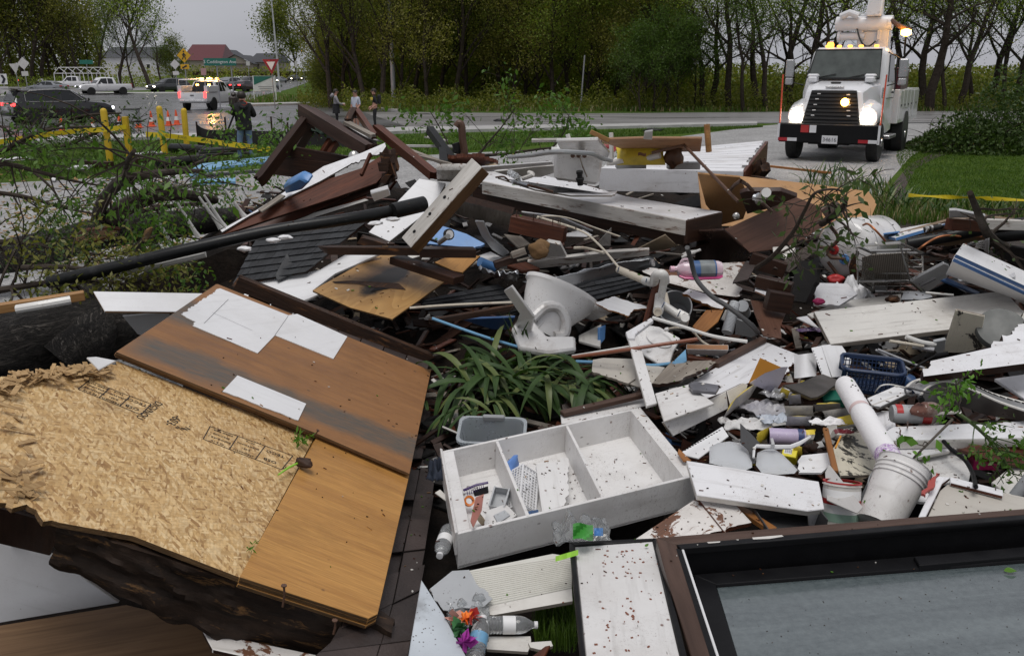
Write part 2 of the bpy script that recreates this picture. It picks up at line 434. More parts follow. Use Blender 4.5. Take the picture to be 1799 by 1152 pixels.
t.set(Col=t.mix(t.rng(n,.3,.7),(.32,.315,.31),(.48,.47,.46)),Roughness=.5);t.bump(t.noise(v,40,3),.15,.01);m['concrete']=t.m
t=NT("gravel");v=t.co(rnd=False);vd=t.vor(v,24);vc=t.vor(v,24,'F1',"Color");n=t.noise(v,.7,6)
t.set(Col=t.mix(t.rng(n,.35,.75,0,.5),t.mix(vc,(.2,.2,.205),(.52,.51,.5)),(.15,.145,.14)),Roughness=.6);t.bump(t.math('SUBTRACT',1,vd),1,.03);m['gravel']=t.m
t=NT("soil");v=t.co(rnd=False);n=t.noise(v,3,9,.7)
t.set(Col=t.mix(t.rng(n,.3,.7),(.014,.010,.008),(.05,.035,.025)),Roughness=.75);t.bump(n,1,.08);m['soil']=t.m
g=MB();g.add([U(-900,-60,0),U(900,-60,0),U(900,1500,0),U(-900,1500,0)],[(0,1,2,3)])
g.obj("ground",m['grass_ground'],kind='structure',M=I4,smooth=False)
gpx=[(-400,340),(80,318),(290,306),(420,300),(760,272),(960,262),(1150,246),(1330,222),(1400,216),(1560,214),(1700,214),(1660,240),(1600,275),(1560,320),(1500,440)]
q=[pz(u,v,.004)for u,v in gpx]+[U(4.5,4,.004),U(4.5,-3,.004),U(-14,-3,.004),U(-20,12,.004)]
b=MB();b.add(q,[list(rg_(len(q)))[::-1]]);b.obj("gravel_drive",m['gravel'],kind='structure',M=I4,smooth=False)
sheet("road",[(-500,172),(0,171),(200,166),(345,166),(405,171),(470,152),(508,140),(540,133.5),(556,131),(570,131),(566,134),(552,141),(510,156),(450,171),(428,179),(440,186),(560,183),(700,196.5),(1000,199.5),(1370,196.5),(1720,194),(2300,190),
 (2300,210),(1700,217),(1330,217),(1000,222),(700,227),(560,237),(330,238),(240,240),(0,247),(-500,256)],.008,m['asphalt'])
sheet("lane",[(640,198),(700,197.2),(1000,200.2),(1370,197.2),(1720,194.6),(2300,190.6),(2300,208),(1700,215),(1330,215.5),(1000,220),(720,224)],.012,m['asphalt_dry'])
sheet("parking_lot",[(-500,139),(300,142),(352,150),(336,157),(205,160),(120,165),(-500,167)],.008,m['asphalt_dry'])
b=MB()
def walkstrip(name,far,near,h=.12):
 b=MB();F=[pz(u,v,0)for u,v in far];N=[pz(u,v,0)for u,v in near]
 for i in rg_(len(F)-1):
  b.hexa([N[i],N[i+1],F[i+1],F[i]],[p+U(0,0,h)for p in(N[i],N[i+1],F[i+1],F[i])])
 return b.obj(name,m['concrete'],kind='structure',M=I4)
walkstrip("sidewalk",[(-500,257),(0,248),(240,241),(330,239),(560,238),(700,228),(1000,223.2),(1330,218)],[(-500,268),(0,256),(240,247),(330,244.5),(560,245),(700,235.5),(1000,228.5),(1330,221)])
walkstrip("kerb",[(432,182.5),(445,184.5),(560,181.5),(640,189),(700,195)],[(430,184.5),(440,187),(560,184),(640,191.5),(700,197)],.14)
walkstrip("kerb",[(-500,170),(0,169),(200,164),(345,164),(400,169)],[(-500,172),(0,171),(200,166),(345,166),(402,171)],.14)
# ---------------------------------------------------------------- trees
m['bark_far']=wood("tree_bark",(.03,.022,.017),(.075,.058,.045),.8,.5,.8)
m['bark_lt']=wood("pale_bark",(.07,.06,.05),(.14,.12,.1),.8,.5,.8)
m['leaf_a']=lm_("leaf_spring",(.14,.2,.028),(.33,.41,.07),.52)
m['leaf_b']=lm_("leaf_dark",(.085,.11,.019),(.21,.23,.042),.5)
m['leaf_c']=lm_("leaf_bright",(.05,.095,.015),(.11,.18,.03),.4)
m['leaf_d']=lm_("leaf_olive",(.16,.155,.035),(.31,.29,.065),.5)
def quad_leaf(b,p,s,r,mi=0,asp=.55,up=None):
 a=U(r.g(0,1),r.g(0,1),r.g(0,1)).normalized()if up is None else(V(up)+U(r.g(0,.5),r.g(0,.5),r.g(0,.5))).normalized()
 w=a.orthogonal().normalized();w=w.cross(a)*sin(r.random()*6)+w*cos(r.random()*6);w.normalize()
 s*=r.u(.6,1.3)
 n=len(b.v)
 b.v+=[p,p+a*s*.5+w*s*asp*.5,p+a*s,p+a*s*.5-w*s*asp*.5];b.f.append([n,n+1,n+2,n+3]);b.m.append(mi)
def grow(r,h,lean=(0,0),r0=.16,first=.25,spread=.55,depth=3,nb=9,upb=.5,bend=.08,droop=0):
 """returns list of branch polylines (pts, radii, level) and tips"""
 br,tips=[],[]
 def go(p,d,L,rad,lev):
  k=7 if lev==0 else(5 if lev<depth else 3);pts=[p];rs=[rad]
  q=p.copy();dd=d.copy()
  for i in rg_(k):
   dd=(dd+U(r.g(0,bend),r.g(0,bend),(upb*.12 if lev else 0)-droop*.12*lev)).normalized()
   q=q+dd*(L/k);pts.append(q.copy());rs.append(max(rad*(1-.75*(i+1)/k),.006))
  br.append((pts,rs,lev))
  if lev>=depth:
   tips.extend(pts[1:]);return
  n=nb if lev==0 else(6 if lev==1 else 4)
  for j in rg_(n):
   t=(first if lev==0 else.25)+(1-(first if lev==0 else.25))*(j+r.random())/n
   i=min(int(t*k),k-1);pp=pts[i].lerp(pts[i+1],t*k-i)
   base=(pts[i+1]-pts[i]).normalized();o=base.orthogonal().normalized()
   o=MR_(r.random()*2*pi,3,base)@o
   nd=(base*(1-spread)+o*spread+U(0,0,upb*.25)).normalized()
   go(pp,nd,L*(r.u(.38,.6)if lev==0 else r.u(.45,.65))*(1-.35*t if lev==0 else 1),max(rs[i]*.55,.008),lev+1)
 d=U(lean[0],lean[1],1).normalized()
 go(U(0,0,-.1),d,h,r0,0)
 return br,tips
def make_tree_data(name,seed,h,nleaf,lsize,leaf,bark,lsp=.35,**kw):
 r=RR_(seed);br,tips=grow(r,h,**kw)
 tb=MB()
 for pts,rs,lev in br:tb.tube(pts,rs,7 if lev==0 else(5 if lev==1 else 3),cap=(lev<2))
 lb=MB()
 for i in rg_(nleaf):
  p=tips[r.randrange(len(tips))]+U(r.g(0,lsp),r.g(0,lsp),r.g(0,lsp*.8))
  quad_leaf(lb,p,lsize,r)
 return tb.mesh(name+"_wood",bark,None),(lb.mesh(name+"_leaf",leaf,None,smooth=False)if nleaf else None)
def put_tree(name,data,loc,rz=0,sc=1,label=None,group=None,crown=None,cat="tree"):
 M=MT_(V(loc))@MR_(rz,4,'Z')@Matrix.Scale(sc,4)
 root=em_(name,M=M);setp(root,label,cat,group)
 o=NO_("trunk",data[0]);link(o,M,root)
 if data[1]is not None:
  o=NO_("crown",data[1]);link(o,M,root)
 return root
TR=RR_(5)
kinds=[make_tree_data("wood_a",1,9,12000,.14,m['leaf_a'],m['bark_far'],.42,r0=.17,nb=12,first=.12,spread=.5),
  make_tree_data("wood_b",2,9.6,10500,.135,m['leaf_b'],m['bark_far'],.45,r0=.2,nb=11,first=.2,spread=.45),
  make_tree_data("wood_c",3,8.6,13500,.14,m['leaf_d'],m['bark_far'],.42,r0=.14,nb=12,first=.1,spread=.55),
  make_tree_data("wood_d",4,9.6,5500,.13,m['leaf_a'],m['bark_far'],.35,r0=.2,nb=9,first=.25,spread=.45,bend=.12)]
kname=["full spring green tree","dark leaved tall tree","olive brown budding tree","thinly leaved tree with crooked limbs"]
def grow_at(u,Y):return U(py(u,128,Y).x,Y,0)
LMK=[(0,"above the chevron sign"),(50,"above the white sign backs"),(112,"above the steel carport"),(300,"beside the leaning tree"),(575,"at the woods' road end"),(635,"behind the standing people"),(700,"next to the thick light pole"),(780,"just past the light pole"),(860,"above the tilted vent pipe"),(940,"above the sapling shoots"),(1010,"before the thin bare post"),(1070,"just past the thin bare post"),(1130,"beside the bright young trees"),(1200,"behind the bright young trees"),(1270,"short of the truck"),(1345,"nearer the truck"),(1410,"close beside the truck cab"),(1480,"behind the truck boom"),(1570,"behind the amber lamp"),(1620,"past the truck tail"),(1670,"over the low bough tip"),(1730,"over the leafy bough heap"),(1780,"over the tall leafy mass"),(9999,"over the lawn")]
def LM(u):return " "+next(l for a,l in LMK if u<=a)
WOODS="trees along the woods behind the road"
xs=[578,600,622,640,668,700,722,748,770,797,820,846,872,900,922,950,975,1003,1030,1052,1080,1105,1130,1155,1180]
for i,u in en_(xs):
 k=TR.choice([0,1,2,2,1,0,3]);Y=TR.u(64,74)
 put_tree("woodland_tree",kinds[k],grow_at(u,Y),TR.random()*6,TR.u(.92,1.08),kname[k]+LM(u),WOODS)
for i,u in en_([1128,1150,1172,1196,1222]):
 d=make_tree_data("bright_tree",40+i,5.2,8500,.12,m['leaf_c'],m['bark_far'],.26,r0=.09,nb=11,first=.1,spread=.55)if i==0 else d
 put_tree("young_tree",d,grow_at(u,60+i*.8),i*2.1,.8+.09*(i%3),["first bright green young tree by the deep woods","second bright green young tree","middle bright green young tree of the row","fourth bright green young tree","last bright green young tree toward the truck"][i],"bright green young trees")
# sparse trees behind the bucket truck, crooked limbs and gaps of sky
sp=[make_tree_data("sparse_a",11,10,6500,.13,m['leaf_a'],m['bark_far'],.4,r0=.22,nb=8,first=.22,spread=.6,bend=.17,droop=.3),
 make_tree_data("sparse_b",12,9,5200,.13,m['leaf_c'],m['bark_far'],.45,r0=.17,nb=8,first=.3,spread=.55,bend=.15),
 make_tree_data("bare_c",13,8,250,.14,m['leaf_d'],m['bark_far'],.3,r0=.27,nb=8,first=.3,spread=.62,bend=.22,droop=.5)]
spn=["crooked thin leaved tree","slim bright leaved tree","storm stripped bare limbed tree"]
for u,k,s in[(1240,0,.95),(1262,2,.9),(1285,0,1.1),(1310,1,.85),(1330,2,1),(1352,0,.9),(1372,0,1.2),(1398,2,.9),(1425,2,1.25),(1446,0,1.2),(1470,1,1),(1520,0,1.1),(1560,1,1.1),(1590,0,1.15),(1615,2,1.15),(1640,2,1.25),(1668,1,.9),(1690,0,1.1),(1715,1,1.05),(1742,0,1.2),(1768,1,1),(1790,0,1.1),(1822,1,1.1)]:
 put_tree("roadside_tree",sp[k],grow_at(u,TR.u(60,68)),TR.random()*6,s,spn[k]+LM(u),"trees beyond the bucket truck")
# tree band at the far end of the road and beyond the car park
far=[make_tree_data("far_a",21,9.5,5200,.26,m['leaf_b'],m['bark_far'],.5,r0=.17,nb=11,first=.18,spread=.5),
 make_tree_data("far_b",22,10.5,3400,.24,m['leaf_b'],m['bark_far'],.5,r0=.2,nb=10,first=.25,spread=.45),
 make_tree_data("far_c",23,9,4200,.24,m['leaf_d'],m['bark_far'],.5,r0=.15,nb=11,first=.15,spread=.5)]
for i,u in en_([-15,5,22,38,55,72,90,108,124,140,156,170]):
 k=TR.choice([0,1,1,2]);s=TR.u(.95,1.12)if u<135 else.8
 put_tree("dark_tree",far[k],grow_at(u,TR.u(165,185)),TR.random()*6,s*1.85,["tall bushy dark tree","tall dark tree with open branches","brownish budding tree"][k]+LM(u),"dark trees behind the car park")
wind=make_tree_data("wind_tree",31,9,3000,.22,m['leaf_a'],m['bark_far'],.4,r0=.2,nb=10,first=.3,spread=.45,lean=(-.3,0),bend=.1)
put_tree("leaning_tree",wind,grow_at(262,150),0,1.8,"tall wind bent tree leaning over the car park with airy crown",None)
for u,s,l in[(208,.8,"slim dark trunked tree beside the white garage"),(232,.62,"thin young tree before the white garage"),(282,.6,"small ragged tree beside the red roofed house")]:
 put_tree("slim_tree",far[1]if s>.7 else sp[1],grow_at(u,152),u,s*1.85,l)
rt=make_tree_data("round_tree",33,7.6,9000,.24,m['leaf_b'],m['bark_far'],.55,r0=.16,nb=14,first=.15,spread=.6)
put_tree("round_tree",rt,grow_at(522,330),.3,3.1,"broad rounded budding tree beside the far road")
put_tree("bush",rt,grow_at(302,160),1.3,.85,"dark bush growing against the red roofed house",cat="bush")
put_tree("bush",rt,grow_at(545,80),2.3,.5,"green bush at the corner of the woods",cat="bush")
put_tree("bush",rt,grow_at(575,72),4.3,.42,"low bush in the grass by the light pole",cat="bush")
# undergrowth and deep woods, too many plants to count
def leafmass(name,mats,n,fn,size,seed,label=None):
 r=RR_(seed);b=MB()
 for _ in rg_(n):
  p=fn(r)
  if p is None:continue
  quad_leaf(b,V(p),size,r,r.randrange(len(mats)))
 o=b.obj(name,mats,None,None,None,None,'stuff',smooth=False);return o
def und(r):
 u=r.u(560,1950)if r.random()<.93 else r.u(520,600);Y=r.u(60.5,66)if u>600 else r.u(66,84)
 x=py(u,128,Y).x
 h=(.5+1.6*abs(mn_((x*.35,Y*.2,1)))*2)*(1.15 if u<1230 else.95)
 return(x,Y,r.random()**1.4*h)
leafmass("undergrowth",[m['leaf_b'],m['leaf_b'],m['leaf_b'],m['leaf_d']],52000,und,.16,3)
def deep(r):
 u=r.u(560,1215);Y=r.u(72,84);x=py(u,128,Y).x
 top=8.3+1.6*mn_((x*.12,3,1))-max(0,(600-u)*.05)-max(0,(u-1180)*.06)
 z=r.random()*top
 if mn_((x*.5,Y*.3,z*.4))<-.22:return None
 return(x,Y,z)
leafmass("deep_woods",[m['leaf_b'],m['leaf_d'],m['leaf_a'],m['leaf_b']],150000,deep,.25,4)
def backing(r):
 u=r.u(575,1195);Y=r.u(84,92);x=py(u,128,Y).x
 return(x,Y,r.random()*(9.4+1.0*mn_((x*.12,3,1))))
leafmass("deep_woods",[m['leaf_b'],m['leaf_d']],26000,backing,.75,14)
def thin(r):
 u=r.u(1215,2000);Y=r.u(70,80);x=py(u,128,Y).x
 z=r.random()**1.6*(2.9+1.2*mn_((x*.2,3,1)));return(x,Y,z)
leafmass("deep_woods",[m['leaf_b'],m['leaf_b'],m['leaf_d']],30000,thin,.3,5)
def lft(r):
 u=r.u(-150,185);Y=r.u(180,200);x=py(u,128,Y).x
 return(x,Y,r.random()*(12.5+3*mn_((x*.12,3,1))))
leafmass("deep_woods",[m['leaf_b'],m['leaf_b'],m['leaf_d']],24000,lft,.65,6)
def lft2(r):
 u=r.u(-150,430);Y=r.u(160,185);x=py(u,128,Y).x
 return(x,Y,r.random()**1.5*1.8)
leafmass("undergrowth",[m['leaf_b'],m['leaf_a']],14000,lft2,.32,7)
def farline(r):
 u=r.u(-900,2800);Y=r.u(260,330);x=py(u,128,Y).x
 return(x,Y,r.random()*(4.5+2*mn_((x*.03,3,1))))
leafmass("distant_treeline",[m['leaf_b'],m['leaf_d']],30000,farline,.8,8)
# tall verge grass below the woods
def blades(name,fn,n,mats,seed,w=.012,seg_=2):
 r=RR_(seed);b=MB()
 for _ in rg_(n):
  q=fn(r)
  if q is None:continue
  p,h=q;p=V(p);a=r.random()*2*pi;l=r.u(.1,.5)*h;d=U(cos(a),sin(a),0);s=U(-sin(a),cos(a),0)*w*r.u(.7,1.4)
  k=len(b.v);mi=r.randrange(len(mats))
  b.v+=[p-s,p+s,p+d*l*.35+U(0,0,h*.6)+s*.7,p+d*l*.35+U(0,0,h*.6)-s*.7,p+d*l+U(0,0,h)]
  b.f+=[[k,k+1,k+2,k+3],[k+3,k+2,k+4]];b.m+=[mi,mi]
 return b.obj(name,mats,None,None,None,None,'stuff',smooth=False)
m['grass_a']=lm_("grass_blade",(.055,.115,.014),(.13,.21,.03),.35,.8)
m['grass_b']=lm_("grass_blade_deep",(.04,.085,.011),(.09,.15,.024),.35,.8)
m['straw']=lm_("straw",(.2,.15,.08),(.33,.27,.15),.2,.8)
def verge(r):
 u=r.u(430,1900);a=184 if u<560 else 184+(min(u,700)-560)/140*11
 v=r.u(a-8,a+1.5)if u>560 else r.u(168,183)
 return pz(u,v,0),r.u(.12,.42)
blades("grass",verge,14000,[m['grass_a'],m['grass_a'],m['straw']],1,.03)
def strip(r):
 u=r.u(-200,1340);top=247 if u<300 else 247-(u-300)*.011*2.2 if u<1340 else 223
 bot=316-(u-0)*.03 if u<300 else 306-(u-290)*.075;bot=max(bot,top+1)
 if u>760:bot=272-(u-760)*.083;top=237-(u-760)*.024
 return pz(u,r.u(top,max(bot,top+.5)),0),r.u(.04,.13)
blades("grass",strip,26000,[m['grass_a'],m['grass_b'],m['grass_b']],2,.012)
def lawn(r):
 u=r.u(1575,1900);v=r.u(262,420)
 if u<1600+(290-v)*-.45-20:return None
 return pz(u,v,0),r.u(.03,.07)
blades("grass",lawn,45000,[m['grass_a'],m['grass_b'],m['grass_a']],9,.008)
# ---------------------------------------------------------------- vehicles
m['car_white']=pn_("white_car_paint",(.72,.72,.74),.22,amt=.05,bump=0,dirt=.1,Coat_Weight=.5)
m['car_black']=pn_("black_car_paint",(.006,.005,.007),.15,amt=.05,bump=0,Coat_Weight=.6)
m['car_dark']=pn_("dark_car_paint",(.03,.032,.036),.2,amt=.05,bump=0,Coat_Weight=.6)
m['car_maroon']=pn_("maroon_car_paint",(.035,.012,.016),.2,amt=.05,bump=0,Coat_Weight=.6)
m['car_silver']=pn_("silver_car_paint",(.26,.27,.29),.25,metal=.4,amt=.05,bump=0)
m['car_tan']=pn_("tan_car_paint",(.24,.21,.19),.25,metal=.3,amt=.05,bump=0)
m['car_glass']=pn_("car_window",(.012,.014,.016),.08,amt=.2,bump=0)
m['trim']=pn_("dark_trim",(.015,.015,.015),.5,bump=0)
m['rim']=pn_("wheel_rim",(.5,.5,.51),.28,metal=.8,bump=0)
m['lamp_on']=emis("headlight_on",(1,.86,.66),18)
m['lamp_xenon']=emis("headlight_cold",(.9,.88,1),12)
m['lamp_red']=emis("tail_light_on",(1,.05,.05),2.5)
m['lamp_red_off']=pn_("tail_light",(.4,.02,.03),.2,bump=0)
m['lamp_off']=pn_("lamp_glass",(.5,.5,.52),.12,bump=0)
m['amber']=emis("amber_strobe",(1,.45,.07),16)
m['amber_dim']=emis("amber_marker",(1,.36,.05),2.5)
m['plate']=pn_("number_plate",(.7,.7,.72),.4,bump=0)
m['lettering']=pn_("lettering",(.02,.02,.03),.5,bump=0)
BODY=dict(
 suv=(5.0,1.95,[(0,.5,.95,1.02,.80),(.025,.42,1.1,1.18,.78),(.075,.34,1.15,1.66,.68),(.14,.3,1.15,1.73,.70),(.45,.28,1.12,1.76,.72),(.58,.28,1.1,1.72,.71),(.66,.28,1.08,1.52,.72),(.75,.3,1.07,1.12,.80),(.9,.34,1.0,1.06,.8),(.97,.4,.85,.95,.74),(1,.5,.72,.8,.66)],
 [[(.13,1.17),(.13,1.5),(.17,1.62),(.3,1.66),(.3,1.17)],[(.315,1.17),(.315,1.66),(.46,1.68),(.46,1.15)],[(.475,1.15),(.475,1.68),(.575,1.64),(.69,1.2),(.69,1.14)]],(.575,.74),(.02,.08),(.17,.8),.37),
 sedan=(4.7,1.84,[(0,.45,.78,.85,.74),(.03,.36,.95,1.02,.74),(.14,.3,.98,1.06,.72),(.28,.28,.95,1.4,.58),(.42,.27,.93,1.46,.6),(.55,.27,.92,1.42,.6),(.73,.28,.9,.97,.74),(.9,.32,.82,.88,.74),(.97,.38,.7,.78,.68),(1,.45,.6,.66,.6)],
 [[(.2,.98),(.29,1.32),(.42,1.38),(.42,.96)],[(.435,.96),(.435,1.38),(.55,1.34),(.68,.97)]],(.55,.72),(.15,.28),(.17,.8),.33),
 pickup=(5.7,2.0,[(0,.55,1.1,1.16,.92),(.012,.5,1.12,1.17,.92),(.30,.45,1.12,1.17,.92),(.335,.42,1.15,1.86,.72),(.5,.4,1.14,1.92,.74),(.6,.4,1.13,1.86,.73),(.70,.42,1.12,1.2,.82),(.9,.45,1.1,1.16,.82),(.985,.5,1.0,1.1,.8),(1,.6,.85,.95,.78)],
 [[(.36,1.2),(.37,1.76),(.465,1.8),(.465,1.2)],[(.48,1.2),(.48,1.8),(.585,1.76),(.665,1.2)]],(.595,.695),(.3,.336),(.19,.8),.4))
def car(kind,M,paintm,label,name="parked_car",cat="car",front=None,rear=None,group=None,sc=1):
 L,Wd,st,wins,ws,rw,wh,wr=BODY[kind]
 M=M@Matrix.Scale(sc,4)
 root=em_(name,M=M);setp(root,label,cat,group)
 def put(b,nm,mat,bev=0):
  me=b.mesh(nm,mat,None,True,bev);o=NO_(nm,me);return link(o,M,root)
 def stat(x):
  for i in rg_(len(st)-1):
   if st[i][0]<=x<=st[i+1][0]:
    t=(x-st[i][0])/(st[i+1][0]-st[i][0]);return[a+(b-a)*t for a,b in zip(st[i],st[i+1])]
  return st[-1]
 X=lambda x:(x-.5)*L
 b=MB();rings=[]
 for x,zl,zb,zt,wrf in st:
  e=.86 if x in(0,1)else 1
  h=Wd/2*e;wt=wrf*e
  pr=[(h*.85,zl),(h*.97,zl+.12),(h,(zl+zb)/2),(h*.965,zb),(wt,zt-(.07 if zt-zb>.2 else.02)),(wt*.8,zt)]
  rings.append([U(X(x),y,z)for y,z in pr]+[U(X(x),-y,z)for y,z in pr[::-1]])
 n=12;vs=[p for r in rings for p in r];fs=[(i*n+j,(i+1)*n+j,(i+1)*n+(j+1)%n,i*n+(j+1)%n)for i in rg_(len(st)-1)for j in rg_(n)]
 fs+=[tuple(rg_(n)),tuple(rg_((len(st)-1)*n,len(st)*n))[::-1]]
 b.add(vs,fs);put(b,"body",paintm)
 if kind=='pickup':
  b=MB();b.box((X(.155),0,1.172),(L*.26,1.55,.01));put(b,"load_bed",m['trim'])
 def yat(x,z):
  _,zl,zb,zt,wrf=stat(x);t=min(1,max(0,(z-zb)/max(zt-.07-zb,.01)));return Wd/2*.965*(1-t)+wrf*t
 for s in(-1,1):
  for w_ in wins:
   b=MB();o=[U(X(x),s*(yat(x,z)+.012),z)for x,z in w_];i_=[p-U(0,s*.04,0)for p in o]
   k=len(o);b.add(o+i_,[list(rg_(k)),list(rg_(k,2*k))[::-1]]+[(i,(i+1)%k,k+(i+1)%k,k+i)for i in rg_(k)]);put(b,"side_window",m['car_glass'])
  b=MB();xs_=X(ws[1])-.08;b.box((xs_,s*(Wd/2+.07),1.2 if kind!='sedan' else 1.02),(.1,.2,.16));put(b,"wing_mirror",paintm,.03)
 def pane(nm,x0,x1,f):
  a0,a1=stat(x0),stat(x1);up,dn=(a0,a1)if a0[3]>a1[3]else(a1,a0)
  xu,xd=(x0,x1)if up is a0 else(x1,x0)
  o=[U(X(xd),-dn[4]*.95,dn[3]+.02),U(X(xd),dn[4]*.95,dn[3]+.02),U(X(xu),up[4]*.84,up[3]-.04),U(X(xu),-up[4]*.84,up[3]-.04)]
  nrm=(o[1]-o[0]).cross(o[3]-o[0]).normalized();nrm=nrm if nrm.z>0 else-nrm
  b=MB();b.hexa([p-nrm*.01 for p in o],[p+nrm*.02 for p in o]);put(b,nm,m['car_glass'])
 pane("windscreen",*ws,1);pane("rear_window",*rw,0)
 for x in wh:
  for s in(-1,1):
   b=MB();R=MT_((X(x),s*(Wd/2-.09),wr))@MR_(-s*pi/2,4,'X')
   b.lathe([(wr*1.13,-.06),(wr*1.13,.096)],20,R);put(b,"wheel_arch",m['trim'])
   b=MB();b.lathe([(wr*.66,-.1),(wr*.97,-.1),(wr,-.06),(wr,.07),(wr*.95,.11),(wr*.66,.11)],22,R);tw=put(b,"tyre",m['rubber'])
   b=MB();b.lathe([(wr*.66,.085),(wr*.62,.1),(wr*.55,.06)],20,R)
   for k in rg_(7):
    a=2*pi*k/7;q=[R@U(r_*cos(a+d),r_*sin(a+d),z)for r_,d,z in((wr*.12,-.5,.1),(wr*.12,.5,.1),(wr*.63,.13,.095),(wr*.63,-.13,.095))];b.add(q,[(0,1,2,3)])
   rm=NO_("rim",b.mesh("rim",m['rim'],None));link(rm,M,tw)
 f1,fz=st[-1],(st[-2][2]-.06)
 for s in(-1,1):
  b=MB();b.box((X(.978),s*Wd*.36,fz-.04),(.2,.42,.16));put(b,"headlight",front or m['lamp_off'],.04)
  zt_=1.0 if kind!='sedan' else.86
  b=MB();b.box((X(.012),s*Wd*(.38 if kind!='pickup' else.435),zt_),(.18,.36 if kind!='pickup' else.16,.15 if kind!='pickup' else.4));put(b,"tail_light",rear or m['lamp_red_off'],.03)
 b=MB();b.box((X(.992),0,fz-.1),(.1,Wd*.45,.22 if kind=='sedan' else.34));put(b,"grille",m['trim'],.02)
 b=MB();b.box((X(1)-.02,0,st[-1][1]+.02),(.22,Wd*.86,.2));put(b,"front_bumper",m['trim']if kind!='pickup' else m['rim'],.05)
 b=MB();b.box((X(0)+.0,0,st[0][1]+.04),(.2,Wd*.88,.2));put(b,"rear_bumper",m['trim']if kind!='pickup' else m['rim'],.05)
 b=MB();b.box((X(0)-.03,0,.82 if kind!='pickup' else.64),(.06,.32,.16));put(b,"number_plate",m['plate'])
 return root
def at(u,v,ang,Y=None,z=0):
 p=pz(u,v,0)if Y is None else py(u,128,Y);p.z=z
 return MT_(p)@MR_(radians(ang),4,'Z')
r_=car('suv',at(107,216.5,47),m['car_black'],"black wet SUV with glowing red tail lights on the flooded road",front=m['lamp_xenon'],rear=m['lamp_red'],sc=.95)
for s in(-1,1):
 b=MB();pts=[U((x-.5)*5,s*y,z)for x,y,z in((.12,.93,1.14),(.12,.84,1.53),(.18,.76,1.67),(.42,.75,1.71),(.57,.76,1.67),(.7,.93,1.13))];b.tube(pts,.015,5)
 b.tube([pts[0],U((.42-.5)*5,s*.965,1.12),pts[-1]],.013,5)
 o=NO_("window_trim",b.mesh("window_trim",m['chrome'],None));link(o,WM[r_.name],r_)
b=MB();b.box((-2.44,0,1.03),(.08,1.3,.05));o=NO_("light_bar",b.mesh("light_bar",m['lamp_red'],None));link(o,WM[r_.name],r_)
b=MB();b.box((-2.2,0,1.74),(.5,1.35,.04));o=NO_("spoiler",b.mesh("spoiler",m['car_black'],None,True,.015));link(o,WM[r_.name],r_)
car('pickup',at(184,166.5,222),m['car_white'],"white pickup truck with bright headlights turning at the car park edge","pickup_truck","pickup",m['lamp_xenon'])
car('pickup',at(128,157,196),m['car_white'],"white crew cab pickup standing in the car park under the steel carport","pickup_truck","pickup",m['lamp_off'])
car('sedan',at(84,164,172),m['car_silver'],"grey sedan passing just behind the black SUV")
car('suv',at(34,149,208),m['car_white'],"white SUV waiting in the car park beyond the traffic signs")
car('suv',at(50,150.5,60),m['car_maroon'],"dark maroon SUV with red brake lights behind the white SUV",rear=m['lamp_red'])
car('sedan',at(75,152,200),m['car_maroon'],"long dark maroon sedan parked beside the white pickup")
car('suv',at(297,163,232),m['car_dark'],"dark SUV with both headlights on beside the pedestrian sign",front=m['lamp_on'])
QG="cars queued on the far road"
for i,(u,v,k,c,a,l)in en_([(402,157,'suv','car_silver',250,"silver car at the front of the oncoming queue behind the amber lit pickup"),
 (433,161,'sedan','car_maroon',68,"red tail lit sedan just beyond the cameraman"),(435,153,'suv','car_dark',250,"dark car with headlights second in the oncoming queue"),
 (452,152,'suv','car_tan',252,"tan car with wide headlights third in the oncoming queue"),(472,158,'sedan','car_silver',70,"silver sedan driving away behind the yield sign"),
 (491,146,'sedan','car_silver',254,"pale sedan with headlights beside the far street light"),(515,143,'suv','car_dark',255,"dark car with headlights at the far bend"),
 (532,141,'sedan','car_dark',255,"farthest small car with headlights on the far road"),(420,151,'suv','car_white',250,"white car between the silver and dark cars of the queue")]):
 car(k,at(u,v,a),m[c],l,"queued_car","car",m['lamp_on']if a>90 else None,m['lamp_red']if a<90 else None,QG)
# amber lit utility pickup seen from behind
r_=car('pickup',at(373,192,83),m['car_white'],"white utility pickup with amber roof strobes seen from behind","utility_pickup","pickup",None,m['lamp_red'])
Mr=WM[r_.name]
def sub(root,nm,b,mat,bev=0):
 o=NO_(nm,b.mesh(nm,mat,None,True,bev));return link(o,WM[root.name],root)
for y in(-.55,0,.55):
 sub(r_,"strobe_light",MB().box((-.05,y,2.0),(.2,.34 if y==0 else.2,.13)),m['amber'],.03)
for y in(-.4,.42):
 sub(r_,"strobe_light",MB().box((-1.05,y,1.62),(.05,.16,.1)),m['amber'])
for y in(-.9,.9):
 sub(r_,"tool_box",MB().box((-1.75,y,1.38),(1.9,.24,.4)),m['car_white'],.03)
b=MB();b.tube([(-2.7,-.9,1.18),(-2.7,-.9,1.95),(-2.7,.9,1.95),(-2.7,.9,1.18)],.03,6);b.tube([(-2.7,-.9,1.95),(.2,-.8,2.02)],.03,6);b.tube([(-2.7,.9,1.95),(.2,.8,2.02)],.03,6);sub(r_,"ladder_rack",b,m['car_white'])
sub(r_,"tailgate_handle",MB().box((-2.86,0,.98),(.03,.24,.06)),m['trim'])
def lamp(nm,loc,col,e,size=.1):
 l=bpy.data.lights.new(nm,'POINT');l.energy=e;l.color=col;l.shadow_soft_size=size
 o=NO_(nm,l);link(o,MT_(V(loc)));return o
lamp("strobe_glow",Mr@U(-.1,0,2.25),(1,.45,.1),150)
